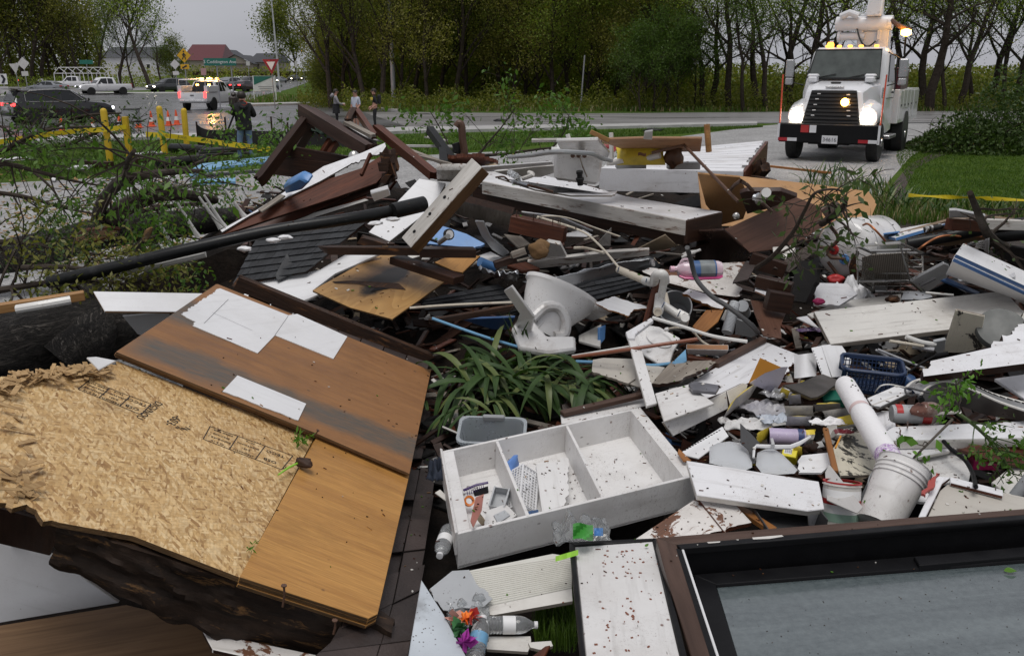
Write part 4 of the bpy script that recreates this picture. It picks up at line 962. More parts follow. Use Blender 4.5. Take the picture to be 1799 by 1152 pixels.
# ---------------------------------------------------------------- people
m['skin']=pn_("skin",(.48,.26,.19),.5,bump=0,amt=.08)
m['hair']=pn_("dark_hair",(.02,.013,.01),.6,bump=.5);m['cl_black']=pn_("black_cloth",(.012,.012,.014),.85);m['cl_grey']=pn_("grey_cloth",(.28,.27,.29),.85)
m['cl_light']=pn_("pale_cloth",(.52,.55,.64),.85);m['jeans']=pn_("jeans",(.16,.24,.38),.8,amt=.3);m['shoe']=pn_("shoe",(.05,.05,.05),.6);m['cl_orange']=pn_("orange_red_cloth",(.65,.06,.025),.8)
def person(label,loc,yaw,ht,J,R,mats,hairm='hair'):
 """J joints, facing +y.  mats: torso, upper_arm, fore_arm, pelvis, thigh, shin"""
 base=dict(pel=(0,0,.95),wst=(0,0,1.1),chs=(0,.01,1.3),nk=(0,.0,1.47),hd0=(0,.02,1.55),hd1=(0,.03,1.66),hd2=(0,.02,1.735),
  shL=(-.18,0,1.41),elL=(-.23,-.02,1.13),wrL=(-.22,.08,.9),shR=(.18,0,1.41),elR=(.23,-.02,1.13),wrR=(.22,.08,.9),
  hpL=(-.09,0,.9),knL=(-.1,.03,.5),anL=(-.1,0,.09),toL=(-.11,.17,.04),hpR=(.09,0,.9),knR=(.1,.03,.5),anR=(.1,0,.09),toR=(.11,.17,.04))
 base.update(J)
 rad=dict(pel=.145,wst=.14,chs=.155,nk=.06,hd0=.075,hd1=.1,hd2=.06,shL=.075,elL=.048,wrL=.032,shR=.075,elR=.048,wrR=.032,hpL=.1,knL=.065,anL=.05,toL=.042,hpR=.1,knR=.065,anR=.05,toR=.042);rad.update(R)
 E=[('pel','wst','torso'),('wst','chs','torso'),('chs','nk','torso'),('nk','hd0','skin'),('hd0','hd1','skin'),('hd1','hd2','skin'),
  ('chs','shL','torso'),('shL','elL','upper'),('elL','wrL','fore'),('chs','shR','torso'),('shR','elR','upper'),('elR','wrR','fore'),
  ('pel','hpL','pelvis'),('hpL','knL','thigh'),('knL','anL','shin'),('anL','toL','shoe'),('pel','hpR','pelvis'),('hpR','knR','thigh'),('knR','anR','shin'),('anR','toR','shoe')]
 names=list(base);k=ht/1.75
 me=bpy.data.meshes.new("person_rig");me.from_pydata([V(base[n])*k for n in names],[(names.index(a),names.index(b_))for a,b_,_ in E],[])
 o=NO_("person_rig",me);COL.objects.link(o)
 md=o.modifiers.new("s",'SKIN');sv=me.skin_vertices[0].data
 for i,n in en_(names):
  r=rad[n]*k;sv[i].radius=(r*(1.15 if n in('pel','wst','chs')else 1),r*(.8 if n in('pel','wst','chs')else 1));sv[i].use_root=(n=='pel')
 md.use_smooth_shade=True
 s2_=o.modifiers.new("u",'SUBSURF');s2_.levels=2;s2_.render_levels=2
 bpy.context.view_layer.update()
 ev=o.evaluated_get(bpy.context.evaluated_depsgraph_get());nm=bpy.data.meshes.new_from_object(ev);BO_.remove(o)
 keys=['torso','upper','fore','pelvis','thigh','shin','shoe','skin'];mm=dict(skin='skin',shoe='shoe');mm.update(mats)
 nm.materials.clear()
 for q_ in keys:nm.materials.append(m[mm[q_]])
 segs=[(V(base[a])*k,V(base[b_])*k,keys.index(t_))for a,b_,t_ in E]
 for p_ in nm.polygons:
  c=p_.center;best=9;bi=0
  for a,b_,t_ in segs:
   d=b_-a;tt=max(0,min(1,(c-a).dot(d)/d.dot(d)));dist=(c-(a+d*tt)).length
   if dist<best:best,bi=dist,t_
  p_.material_index=bi
 bm=bmesh.new();bm.from_mesh(nm)
 # hands: palm wedge and five tapered fingers on each wrist
 hb=MB()
 for sd_ in 'LR':
  w_=V(base['wr'+sd_])*k;d=(w_-V(base['el'+sd_])*k).normalized();sx=d.cross(U(0,1,.3)).normalized();nn=d.cross(sx)
  hb.tube([w_-d*.01,w_+d*.045,w_+d*.09],[.03*k,.04*k,.034*k],8)
  for i,(off,L_)in en_([(-.027,.062),(-.009,.075),(.009,.072),(.027,.055)]):
   a=w_+d*.08+sx*off;hb.tube([a,a+d*L_*.6+nn*.008,a+d*L_+nn*.025],[.011,.0095,.007],5)
  a=w_+d*.03+sx*-.032;hb.tube([a,a+d*.03-sx*.025,a+d*.06-sx*.03+nn*.015],[.013,.011,.008],5)
 hm=hb.mesh("h",m['skin'],None);n0=len(bm.faces);bm.from_mesh(hm);bm.faces.ensure_lookup_table()
 for f in bm.faces[n0:]:f.material_index=keys.index('skin');f.smooth=True
 # face: nose, ears, eye sockets
 hc=V(base['hd1'])*k;fy=U(0,1,0);fb_=MB()
 fb_.tube([hc+U(0,.088,.03)*k,hc+U(0,.118,-.015)*k,hc+U(0,.1,-.025)*k],[.008,.016,.01],6)
 for x in(-1,1):fb_.lathe([(.001,0),(.022,.004),(.024,.012),(.012,.02)],8,MT_(hc+U(x*.095,.0,-.005)*k)@MR_(x*pi/2,4,'Y'))
 fb_.tube([hc+U(-.025,.088,-.055)*k,hc+U(0,.096,-.055)*k,hc+U(.025,.088,-.055)*k],.007,5)
 fm=fb_.mesh("f",m['skin'],None);n0=len(bm.faces);bm.from_mesh(fm);bm.faces.ensure_lookup_table()
 for f in bm.faces[n0:]:f.material_index=keys.index('skin');f.smooth=True
 bm.to_mesh(nm);bm.free();nm.name="person";nm.shade_smooth()
 M=MT_(V(loc))@MR_(yaw,4,'Z')
 po=NO_("person",nm);link(po,M);setp(po,label,"person")
 # hair cap
 b=MB();HM=MT_(hc+U(0,-.018,.022)*k)@MR_(radians(22),4,'X')
 b.lathe([(.112*k,-.045*k),(.118*k,.0),(.108*k,.05*k),(.075*k,.09*k),(.03*k,.108*k),(.001,.11*k)],16,HM,cap0=True);h_=NO_("hair",b.mesh("hair",m[hairm],None));link(h_,M,po)
 b=MB()
 for x in(-1,1):b.lathe([(.001,-.012),(.011,0),(.001,.012)],8,MT_(hc+U(x*.034,.093,.015)*k))
 h_=NO_("eyes",b.mesh("eyes",m['lettering'],None));h_.name="eye";link(h_,M,po)
 return po,M,k
pa,Ma,ka=person("person in a grey hooded top and black apron looking aside",pz(592,224,0),radians(-75),1.66,
 dict(elL=(-.2,.12,1.13),wrL=(-.12,.32,1.08),elR=(.2,.12,1.13),wrR=(.12,.32,1.08)),dict(chs=.16),dict(torso='cl_grey',upper='cl_grey',fore='cl_grey',pelvis='cl_black',thigh='cl_black',shin='cl_black'))
o=sub(pa,"apron",MB().lathe([(.155,1.05),(.165,.9),(.18,.62)],14,Matrix.Diagonal((1.1,.95,1,1)),**OP),m['cl_black'])
sub(pa,"hood",MB().lathe([(.001,-.05),(.09,-.03),(.11,.04),(.08,.09)],12,MT_((0,-.13,1.4))@MR_(radians(50),4,'X')),m['cl_grey'])
o=sub(pa,"notebook",MB().box((.0,.34,1.06),(.2,.14,.03)),m['paper']);
pb,Mb,kb=person("person in a pale t-shirt and black shorts with head turned aside",pz(627,227,0),radians(150),1.64,
 dict(elL=(-.25,.0,1.13),wrL=(-.2,.14,.95),elR=(.26,-.02,1.13),wrR=(.25,.06,.88)),dict(wst=.165,chs=.175,pel=.155,hpL=.12,hpR=.12,knL=.08,knR=.08),dict(torso='cl_light',upper='cl_light',fore='skin',pelvis='cl_black',thigh='cl_black',shin='skin'))
pc,Mc,kc=person("person in a black t-shirt with a yellow chest print and black trousers",pz(660,229,0),radians(100),1.72,
 dict(elR=(.2,-.1,1.12),wrR=(.18,.16,1.0),elL=(-.22,-.1,1.12),wrL=(-.1,.14,.95)),dict(chs=.165,wst=.145),dict(torso='cl_black',upper='cl_black',fore='skin',pelvis='cl_black',thigh='cl_black',shin='cl_black'))
sub(pc,"shirt_print",MB().box((-.08,.125,1.32),(.2,.03,.12),MR_(.5,3,'Z')),m['yellow'],.01)
sub(pc,"backpack",MB().box((0,-.2,1.3),(.3,.16,.4)),m['cl_black'],.05)
pe,Me,ke=person("person in a black jacket with red hood lining and jeans behind the video camera",pz(434,281.5,0),radians(12),1.86,
 dict(elL=(-.3,.12,1.2),wrL=(-.26,.34,1.3),elR=(.28,.1,1.15),wrR=(.12,.3,1.2),knL=(-.15,.03,.5),anL=(-.18,0,.09),toL=(-.2,.16,.04),anR=(.15,0,.09),toR=(.18,.16,.04),hd1=(-.02,.04,1.66)),dict(chs=.18,wst=.17,pel=.155,elL=.07,elR=.07,wrL=.05,wrR=.05,shL=.095,shR=.095,hpL=.11,hpR=.11,knL=.078,knR=.078,anL=.065,anR=.065),dict(torso='cl_black',upper='cl_black',fore='cl_black',pelvis='cl_black',thigh='jeans',shin='jeans'))
sub(pe,"hood",MB().lathe([(.001,-.06),(.1,-.04),(.13,.04),(.1,.1)],14,MT_((.02,-.14,1.5))@MR_(radians(60),4,'X')),m['cl_black'])
sub(pe,"hood_lining",MB().lathe([(.05,.0),(.085,.03),(.08,.05),(.05,.02)],14,MT_((.05,-.16,1.55))@MR_(radians(40),4,'X')),m['cl_orange'])
sub(pe,"jacket_hem",MB().lathe([(.2,1.08),(.215,.92),(.2,.84)],16,Matrix.Diagonal((1,.82,1,1)),**OP),m['cl_black'])
# video camera on a tripod
tc_=pz(413,279,0)+U(0,.35,0);tv=em_("video_camera",M=MT_(tc_)@MR_(.15,4,'Z'));setp(tv,"video camera under a dark rain cover on a tripod","camera")
for a in(pi*1.15,pi*1.85,pi*.5):
 sub(tv,"leg",MB().tube([(0,0,1.3),(cos(a)*.3,sin(a)*.3,.7),(cos(a)*.5,sin(a)*.5,0)],[.03,.026,.016],7),m['black'])
sub(tv,"tripod_head",MB().box((0,0,1.36),(.16,.16,.14)),m['black'],.03)
b=MB();b.box((0,.05,1.6),(.24,.62,.34));b.box((.02,-.1,1.8),(.16,.3,.12));b.box((.15,-.15,1.5),(.12,.3,.3));sub(tv,"rain_cover",b,pn_("rain_cover",(.03,.02,.017),.5,bump=1),.07)
sub(tv,"lens",MB().lathe([(.07,0),(.08,.25),(.09,.3)],14,MT_((0,.35,1.62))@MR_(-pi/2,4,'X')),m['black'])
sub(tv,"pan_handle",MB().tube([(.05,-.1,1.36),(.25,-.45,1.2)],.014,6),m['black'])
# ---------------------------------------------------------------- the heap: its surface height by picture row, its body, and builders for what lies on it
ZT=[(1152,.30),(900,.35),(700,.45),(600,.5),(500,.65),(400,.9),(330,1.1),(285,1.32),(250,1.5),(200,1.8)]
def ZV(v):
 if v>=ZT[0][0]:return ZT[0][1]
 for(a,za),(b_,zb)in zip(ZT,ZT[1:]):
  if v>=b_:return za+(zb-za)*(a-v)/(a-b_)
 return ZT[-1][1]
def PT(reg,x,y,dz=0):
 u,v=P(reg,x,y);return pz(u,v,ZV(v)+dz)
def fitpl(reg,pts,dz):
 q=[PT(reg,x,y,d)for(x,y),d in zip(pts,dz)]
 c=sum(q,U(0,0,0))/len(q);sxx=syy=sxy=sxz=syz=0
 for p in q:
  x,y,z=p-c;sxx+=x*x;syy+=y*y;sxy+=x*y;sxz+=x*z;syz+=y*z
 D=sxx*syy-sxy*sxy
 if D<1e-3*sxx*syy+1e-9:return Pl(c,(0,-.2,1))
 gx,gy=(sxz*syy-syz*sxy)/D,(syz*sxx-sxz*sxy)/D
 return Pl(c,(-gx,-gy,1))
def SL(name,label,cat,mats,reg,pts,dz=0,t=.02,jag=(),amp=.02,step=.022,axis=None,group=None,parent=None,bevel=.003):
 d=dz if isinstance(dz,(list,tuple))else[dz]*len(pts)
 mats=[m[k]for k in mats.split('|')]if isinstance(mats,str)else mats
 return sl_(name,reg,pts,fitpl(reg,pts,d),t,mats,label,cat,jag,amp,step,axis,parent,group,bevel)
def BM_(name,label,cat,mat,reg,a,b_,w,h,jag=0,roll=0,group=None,parent=None):
 """a beam whose top middle line runs between two pixels (x, y, dz)"""
 return beam(name,PT(reg,*a)-U(0,0,h/2),PT(reg,*b_)-U(0,0,h/2),w,h,m[mat],label,cat,roll,parent,group,jag)
def TB(name,label,cat,mat,reg,pts,r,n=10,k=6,parent=None,group=None):
 q=[PT(reg,*p)for p in pts]
 return wire(name,q,r,m[mat],label,cat,parent,n,k,group)
def ch_(root,nm,b,mat,bev=0,M=None):
 M=M or WM[root.name];o=NO_(nm,b.mesh(nm,m[mat]if isinstance(mat,str)else mat,M,True,bev));return link(o,M,root)
def lc_(root,nm,b,mat,bev=0):# mesh already in the root's local space
 o=NO_(nm,b.mesh(nm,m[mat]if isinstance(mat,str)else mat,None,True,bev));return link(o,WM[root.name],root)
def axisM(p,d,up=(0,0,1)):# z along d
 d=V(d).normalized();x=V(up).cross(d);x=x.normalized()if x.length>1e-4 else U(1,0,0);y=d.cross(x)
 M=Matrix((x,y,d)).transposed().to_4x4();M.translation=p;return M
YT=[(2,.25),(3,.3),(4.2,.38),(5.4,.47),(6.6,.55),(7.5,.7),(9.2,.9),(11,1.1),(12.4,1.4),(13.4,1.35),(14.6,.0),(40,0)]
def moundz(x,y):
 z=0
 for(a,za),(b_,zb)in zip(YT,YT[1:]):
  if a<=y<b_:z=za+(zb-za)*(y-a)/(b_-a);break
 if y<2:z=.25
 lo=-9 if y<6 else(-2.0-.16*(y-6)*2 if y<10 else-4.2)
 hi=9 if y<8 else(6.5 if y<10 else 4.4-(y-11)*.25)
 f=max(0,min(1,(x-lo)/1.4+.3))*max(0,min(1,(hi-x)/1.5+.2))
 if y>8.2:f*=.8
 return max(.06*(f>.7 and y<9),max(0,(z-.36))*f+.13*f*mn_((x*1.3,y*1.3,2))+.05*f*mn_((x*5,y*5,4)))
t=NT("rubble_soil");v=t.co(rnd=False);n=t.noise(v,4,10,.75);n2=t.vor(v,14,'F1',"Color");n3=t.noise(v,1.2,4)
t.set(Col=t.mix(t.rng(n3,.45,.7,0,.6),t.mix(t.rng(n,.35,.7),(.008,.006,.005),(.03,.02,.014)),t.mix(t.rng(n,.4,.6),(.012,.009,.007),(.03,.025,.022))),Roughness=.85,Spec=.15);t.bump(n,1,.1);m['rubble']=t.m
G=[]
for j in rg_(150):
 y=1.0+14.2*j/149;row=[]
 for i in rg_(170):
  x=-9.5+17.5*i/169;row.append(U(x,y,moundz(x,y)-.01))
 G.append(row)
b=MB();b.sheet(G);b.obj("heap_ground",m['rubble'],kind='structure',M=I4)
# ---------------------------------------------------------------- roof section with decking (near corner)
PRn=U(.48,.046,1).normalized()
PR0=Pl(pz(655,1085,.5),PRn)
def PRo(off):return Pl(PR0.p+PRn*off,PRn)
t=NT("osb_board");
v1=t.co((1,1,1));ang=t.new("Mapping");
def flakes(sc,rot,seed):
 mp=t.new("Mapping");dv_(mp,"Rotation",(0,0,rot));mp.vector_type='TEXTURE';dv_(mp,"Scale",(1.3/sc,1/(sc*3.4),1/sc));dv_(mp,"Location",(seed,seed*2,0))
 ds=t.noise(v1,9,2);ad=t.new("VectorMath",operation='MULTIPLY_ADD');
 t.ln(v1,mp.inputs[0]);
 return t.vor(mp.outputs[0],1,'F1',"Color"),t.vor(mp.outputs[0],1,'F1',"Distance")
c1,d1=flakes(25,.5,1);c2,d2=flakes(29,1.75,5);c3,d3=flakes(22,-.75,9)
bw=t.new("SeparateColor");t.ln(c1,bw.inputs[0]);bw2=t.new("SeparateColor");t.ln(c2,bw2.inputs[0]);bw3=t.new("SeparateColor");t.ln(c3,bw3.inputs[0])
sel=t.rng(bw.outputs[1],.36,.38);h12=t.mix(sel,bw.outputs[0],bw2.outputs[0]);sel2=t.rng(bw2.outputs[2],.5,.52);h=t.mix(sel2,h12,bw3.outputs[0])
fine=t.noise(t.co((9,9,9)),6,4)
ad=t.math('ADD',t.mul(h,.85),t.mul(fine,.16))
col=t.ramp(ad,(.08,(.3,.16,.055)),(.25,(.5,.31,.12)),(.6,(.63,.42,.19)),(.95,(.74,.55,.3)))
big=t.noise(v1,1.6,5);col=t.mix(t.rng(big,.5,.75,0,.3),col,(.3,.15,.05))
edge=t.rng(t.mix(.5,d1,d2),.4,.65,0,.25);col=t.mix(edge,col,(.12,.055,.02))
t.set(Col=col,Roughness=.55);t.bump(t.math('ADD',h,t.mul(fine,.4)),.22,.003);m['osb']=t.m
def plymat(name,c1,c2,stain=None):
 t=NT(name);g1=t.noise(t.co((.5,4,1)),2.2,6,.6,1.2);g2=t.noise(t.co((2.5,60,20)),3,4);v=t.co()
 col=t.mix(t.rng(g1,.3,.7),c1,c2);col=t.mix(t.rng(g2,.35,.7,0,.5),col,tuple(x*.5 for x in c1));sc=t.noise(t.co((1.2,30,1)),2.4,8,.75);col=t.mix(t.rng(sc,.62,.7,0,.6),col,tuple(x*.35 for x in c1));bl=t.noise(v,1.4,7,.7);col=t.mix(t.rng(bl,.5,.72,0,.5),col,tuple(x*.5 for x in c1))
 sp=t.rng(t.vor(v,7),.09,.05);col=t.mix(t.mul(sp,.8),col,(.05,.03,.02))
 if stain:
  cx=t.new("SeparateXYZ");tc=t.new("TexCoord");t.ln(tc.outputs["Object"],cx.inputs[0])
  f=None
  for y0,wd,x0,x1 in stain:
   n=t.noise(t.co((1.2,1.2,1),False),2.1,6,.65);yy=t.math('ADD',cx.outputs[1],t.mul(t.math('SUBTRACT',n,.5),.35))
   a=t.math('ABSOLUTE',t.math('SUBTRACT',yy,y0));a=t.rng(a,wd,wd*.45)
   a=t.mul(a,t.mul(t.rng(cx.outputs[0],x0,x0+.12),t.rng(cx.outputs[0],x1,x1-.12)))
   a=t.mul(a,t.rng(t.noise(t.co((3,25,3)),3,6),.3,.6,.45,1))
   f=a if f is None else t.math('MAXIMUM',f,a)
  col=t.mix(f,col,(.085,.078,.066))
 t.set(Col=col,Roughness=t.rng(g1,.3,.7,.4,.62));t.bump(t.math('ADD',g2,t.mul(g1,.5)),.2,.004);return t.m
m['ply_low']=plymat("plywood_amber",(.41,.19,.045),(.56,.29,.08))
m['ply_up']=plymat("plywood_weathered",(.24,.105,.035),(.36,.17,.058),[(-.42,.2,-.9,.9),(.3,.3,-.9,-.45)])
m['ply_edge']=wood("plywood_edge",(.06,.035,.018),(.2,.115,.05),.6,3,.6)
rs=em_("roof_section",M=frame(PR0.hit(500,750),PR0.hit(755,650)-PR0.hit(385,500),PRn));setp(rs,"torn roof decking of oriented strand board and amber plywood lying tilted on the rubble","roof section")
osb_px=[(-150,390),(0,335),(60,302),(150,292),(215,276),(262,292),(352,264),(500,322),(700,400),(950,487),(722,915),(400,790),(180,750),(0,690),(-150,650)]
sl_("osb_sheet",'H',osb_px,PRo(-.02),.02,[m['osb'],m['ply_edge']],parent=rs,jag=(0,1,2,3,4,5,12,13),amp=.03,step=.02,axis=7)
low_px=[(957,486),(1234,602),(1138,1024),(1110,1038),(722,912)]
for i,(o,d)in en_([(0,0),(-.016,9),(-.034,22)]):
 sl_("plywood_sheet",'H',[(x-(d*.3 if i else 0),y+(d if y>800 else 0))for x,y in low_px],PRo(o),.0145,[m['ply_low'],m['ply_edge']],parent=rs,axis=0,bevel=.002)
up_px=[(350,235),(655,32),(1298,292),(1234,602),(957,482)]
for i,o in en_([.034,.017,.001]):
 sl_("plywood_sheet",'H',[(x-(4 if i==1 else 0),y+i*5*(1 if y>200 and x<1000 else 0))for x,y in up_px],PRo(o),.0155,[m['ply_up'],m['ply_edge']],parent=rs,axis=1,bevel=.002)
# flakes splintering off the torn edge of the strand board
b=MB();r=RR_(3)
for _ in rg_(300):
 tt=r.random()
 if tt<.55:x,y=r.u(-20,330),0;y=300+(0 if x>60 else(60-x)*.5)-(x-60)*.1*(x>60)+abs(r.g(0,14))
 else:x,y=r.u(-10,230),r.u(330,700);
 if tt>=.55 and(x>20+(y-330)*.35 or r.random()<.4):continue
 p=PRo(r.u(-.02,.02)).hit(*P('H',x,y));a=r.random()*6.3;l=r.u(.03,.1);w=r.u(.008,.024)
 ex=U(cos(a),sin(a),0);nn=(PRn+U(r.g(0,.28),r.g(0,.28),0)).normalized();ex=(ex-nn*ex.dot(nn)).normalized();ey=nn.cross(ex)
 q=[p-ex*l/2-ey*w/2,p+ex*l/2-ey*w/2,p+ex*l/2+ey*w/2,p-ex*l/2+ey*w/2];b.add(q+[k-nn*.002 for k in q],[(0,1,2,3),(7,6,5,4),(0,4,5,1),(1,5,6,2),(2,6,7,3),(3,7,4,0)])
m['flake']=wood("wood_flake",(.3,.17,.07),(.58,.4,.2),.6,2,.2)
o=ch_(rs,"splinter",b,'flake');o["kind"]="stuff"
# stamped lettering on the strand board
m['ink']=pn_("ink",(.022,.014,.012),.6,bump=0)
def stamp(s,hx,hy,hx2,hy2,size,par,flip=False):
 pl=PRo(-.0185);a=pl.hit(*P('H',hx,hy));c=pl.hit(*P('H',hx2,hy2));x=(a-c)if flip else(c-a)
 return text("stamp",s,size,frame((a+c)/2,x,PRn),m['ink'],par,.0003)
def stampbox(pts,par):
 pl=PRo(-.0185);q=[pl.hit(*P('H',*p))for p in pts];b=MB()
 for i in rg_(4):
  a,c=q[i],q[(i+1)%4];d=(c-a).normalized();s=PRn.cross(d)*.0022;b.add([a-s,c-s,c+s,a+s],[(0,1,2,3)])
 for k in(.33,.66):
  a,c=q[0].lerp(q[1],k),q[3].lerp(q[2],k);d=(c-a).normalized();s=PRn.cross(d)*.0022;b.add([a-s,c-s,c+s,a+s],[(0,1,2,3)])
 o=ch_(par,"stamp_frame",b,'ink')
ob=BO_["osb_sheet"]
for bx,lines in(([(633,460),(882,548),(848,590),(612,498)],[("TECO",.82),("OSB",.9)]),([(268,322),(455,393),(425,425),(235,348)],[("OSB",.62),("TECO",.85)])):
 stampbox(bx,ob)
 A,B_,C_,D_=bx
 L_=lambda p,q,k:(p[0]+(q[0]-p[0])*k,p[1]+(q[1]-p[1])*k)
 rows=["EXPOSURE 1","SHEATHING SPAN","32/16","0.451","PS 2-10"]
 for k0,s0 in((.17,["SIZED FOR","SPACING","EXPOSURE 1","PS 2-10"]),(.5,["32/16","SHEATHING","0.451","STRENGTH"]),(.82,["TECO","OSB"])):
  for i,s in en_(s0):
   f=(i+.5)/len(s0);c0=L_(L_(A,B_,k0-.14),L_(D_,C_,k0-.14),f);c1_=L_(L_(A,B_,k0+.14),L_(D_,C_,k0+.14),f)
   stamp(s,*c0,*c1_,.034 if len(s0)==2 else.019,ob,True)
stamp("DIGVNOU",428,428,470,395,.05,ob,True);stamp("-603-",498,462,545,425,.06,ob,True);stamp("- N",545,475,585,455,.04,ob,True);stamp("%",520,480,560,450,.05,ob,True)
# rotten fascia hanging below the decking's front edge
topc=[(178,752),(300,792),(400,828),(560,878),(722,930),(900,985),(1100,1042),(1180,1080)];botc=[(150,872),(255,925),(390,985),(520,1045),(640,1085),(760,1130),(900,1180),(1180,1200)]
ft=[PRo(-.055).hit(*P('H',*p))for p in topc];fbm=[]
for a,p in zip(ft,botc):fbm.append(py(*P('H',*p),a.y+.03))
ft=sp_(ft,7);fbm=sp_(fbm,7);rows=[]
for k in rg_(14):
 f=k/13;rows.append([a.lerp(c,f)+U(0,-1,.3)*(.03*mn_(a*7+U(0,0,f*5))+.014*mn_(a*26+U(0,0,f*19)))+U(0,0,.03*mn_(a*9))*f for a,c in zip(ft,fbm)])
n_=len(rows[0]);b=MB();b.sheet(rows);b.sheet([[p+U(0,.09,0)for p in rw]for rw in rows][::-1]);b.sheet([[p+U(0,.09,0)for p in rows[0]],rows[0]]);b.sheet([rows[-1],[p+U(0,.09,0)for p in rows[-1]]])
m['fascia']=wood("rotten_fascia",(.012,.008,.006),(.05,.03,.02),.7,.5,1.2,wear=(.22,.115,.045),wearamt=.2)
ch_(rs,"fascia",b,'fascia')
# brown shingles along the decking's edge, tab by tab
r=RR_(11)
inn=[(1300,285),(1262,480),(1236,600),(1190,800),(1140,1025),(1080,1160)];out_=[(1345,310),(1338,480),(1318,600),(1290,800),(1268,960),(1238,1160)]
def pol(L_,f):
 x=f*(len(L_)-1);i=min(int(x),len(L_)-2);return(L_[i][0]+(L_[i+1][0]-L_[i][0])*(x-i),L_[i][1]+(L_[i+1][1]-L_[i][1])*(x-i))
for i in rg_(13):
 f0,f1=i/13,(i+1.25)/13
 for a0,a1 in((-.9,.32),(.34,1.0)):
  e=r.u(-.10,.08)if a1>.9 else 0;o=-.075-.004*r.random()+.005*(i%2)
  mixp=lambda f,k:tuple(p+(q-p)*k for p,q in zip(pol(inn,min(f,1)),pol(out_,min(f,1))))
  q=[mixp(f0,a0),mixp(f0+.008*r.random(),a1+e),mixp(f1,a1+e+r.u(-.04,.04)),mixp(f1,a0)]
  sl_("shingle",'H',q,Pl(PR0.p+PRn*o,PRn+U(r.g(0,.02),.05+r.g(0,.015),0)),.012,[m['shingle_br'],m['tarpaper']],parent=rs,bevel=.002)
# upper shingled strip beside the rotten rafter
for i in rg_(8):
 f0,f1=i/8,(i+.96)/8;A=lambda f,k:(760+f*540-k*20,62+f*225+k*52-25)
 sl_("shingle",'H',[A(f0,0),A(f1,0),A(f1,.75+r.u(-.1,.1)),A(f0,.75)],PRo(-.06+.004*(i%2)),.012,[m['shingle_br'],m['tarpaper']],parent=rs,bevel=.002)
def nail(reg,x0,y0,x1,y1,Y=None,parent=None,pl=None,label="bent nail",r=.0035):
 p0=pl.hit(*P(reg,x0,y0));p1=py(*P(reg,x1,y1),p0.y)
 b=MB();b.tube([p0,p0.lerp(p1,.55)+U(.004,0,0),p1],r,6);d=(p1-p0).normalized();b.tube([p1-d*.001,p1+d*.003],r*2.3,8);return ch_(parent,"nail",b,'rust')
nail('H',851,1003,855,940,pl=PRo(-.03),parent=rs,r=.0045);nail('H',1004,1085,1008,1045,pl=PRo(-.06),parent=rs,r=.0045);nail('H',944,488,957,473,pl=PRo(.03),parent=rs)
o=beam("rotten_rafter",PRo(-.0).hit(*P('H',700,20)),PRo(-.05).hit(*P('H',1300,262)),.12,.09,m['wood_rot'],"long rotten brown rafter lying along the far edge of the plywood","timber",jag=.08)
# white backing sheets stuck to the plywood
sl_("backing_sheet",'H',[(545,122),(662,45),(868,126),(895,122),(1046,190),(1004,257),(828,186),(776,240),(580,157),(590,146)],PRo(.0395),.0045,[m['white_clean'],m['gypsum']],"large torn white sheet with a stepped outline stuck on the plywood","sheet",jag=(0,8,9),amp=.008,step=.02,axis=2)
sl_("backing_sheet",'H',[(670,355),(715,307),(922,392),(898,442),(705,368)],PRo(.0395),.0045,[m['white_clean'],m['gypsum']],"small white strip stuck on the plywood edge above the strand board","sheet",jag=(3,4),amp=.006,step=.02,axis=1)
b=MB();pl_=PRo(.0405)
for(x0,y0),(x1,y1)in(((615,150),(688,78)),((640,118),(760,172)),((828,186),(868,128))):
 a,c=pl_.hit(*P('H',x0,y0)),pl_.hit(*P('H',x1,y1));d=(c-a).normalized();s=PRn.cross(d)*.0012;b.add([a-s,c-s,c+s,a+s],[(0,1,2,3)])
ch_(BO_["backing_sheet"],"seam",b,'grey_dk')
# clod of rotten wood with a green stem, and loose leaves on the decking
def clod(name,label,cat,mat,p,sx,sy,sz,seed,rz=0,parent=None,sub_=2,amp=.35):
 bm=bmesh.new();bmesh.ops.create_icosphere(bm,subdivisions=sub_+1,radius=1)
 for v_ in bm.verts:
  k=1+amp*mn_(v_.co*1.4+U(seed,0,0))+amp*.5*mn_(v_.co*3.5+U(seed,3,0));v_.co*=k
  v_.co=U(v_.co.x*sx,v_.co.y*sy,v_.co.z*sz)
 me=bpy.data.meshes.new(name);bm.to_mesh(me);bm.free();me.materials.append(m[mat]if isinstance(mat,str)else mat);me.shade_smooth()
 o=NO_(name,me);link(o,MT_(p)@MR_(rz,4,'Z'),parent);return setp(o,label,cat)
cl=clod("wood_clod","dark clod of rotten wood with a green stem on the strand board","wood chunk",'wood_rot',PRo(.03).hit(*P('H',915,570)),.05,.026,.022,3,-.5)
ch_(cl,"stem",MB().tube([PRo(.02).hit(*P('H',895,572)),PRo(.012).hit(*P('H',868,585)),PRo(.006).hit(*P('H',838,606))],[.005,.006,.004],6),'green_br')
m['leaf_loose']=lm_("loose_leaf",(.06,.16,.015),(.13,.28,.03),.3,6)
def leafspray(name,label,cat,pts,n,size,seed,spread,mat='leaf_loose',parent=None,nrm=U(0,0,1),asp=.4,kind=None):
 r=RR_(seed);b=MB()
 for _ in rg_(n):
  p=pts[r.randrange(len(pts))]+U(r.g(0,spread),r.g(0,spread),abs(r.g(0,spread*.5)));quad_leaf(b,p,size,r,0,asp)
 return b.obj(name,m[mat],parent,label,cat,None,kind,smooth=False)
leafspray("leaf_sprig","bright green leafy sprig on the seam of the strand board and plywood","leaves",[PRo(.02).hit(*P('H',x,y))for x,y in((890,492),(905,505),(918,512),(930,496))],70,.035,4,.012,asp=.28)
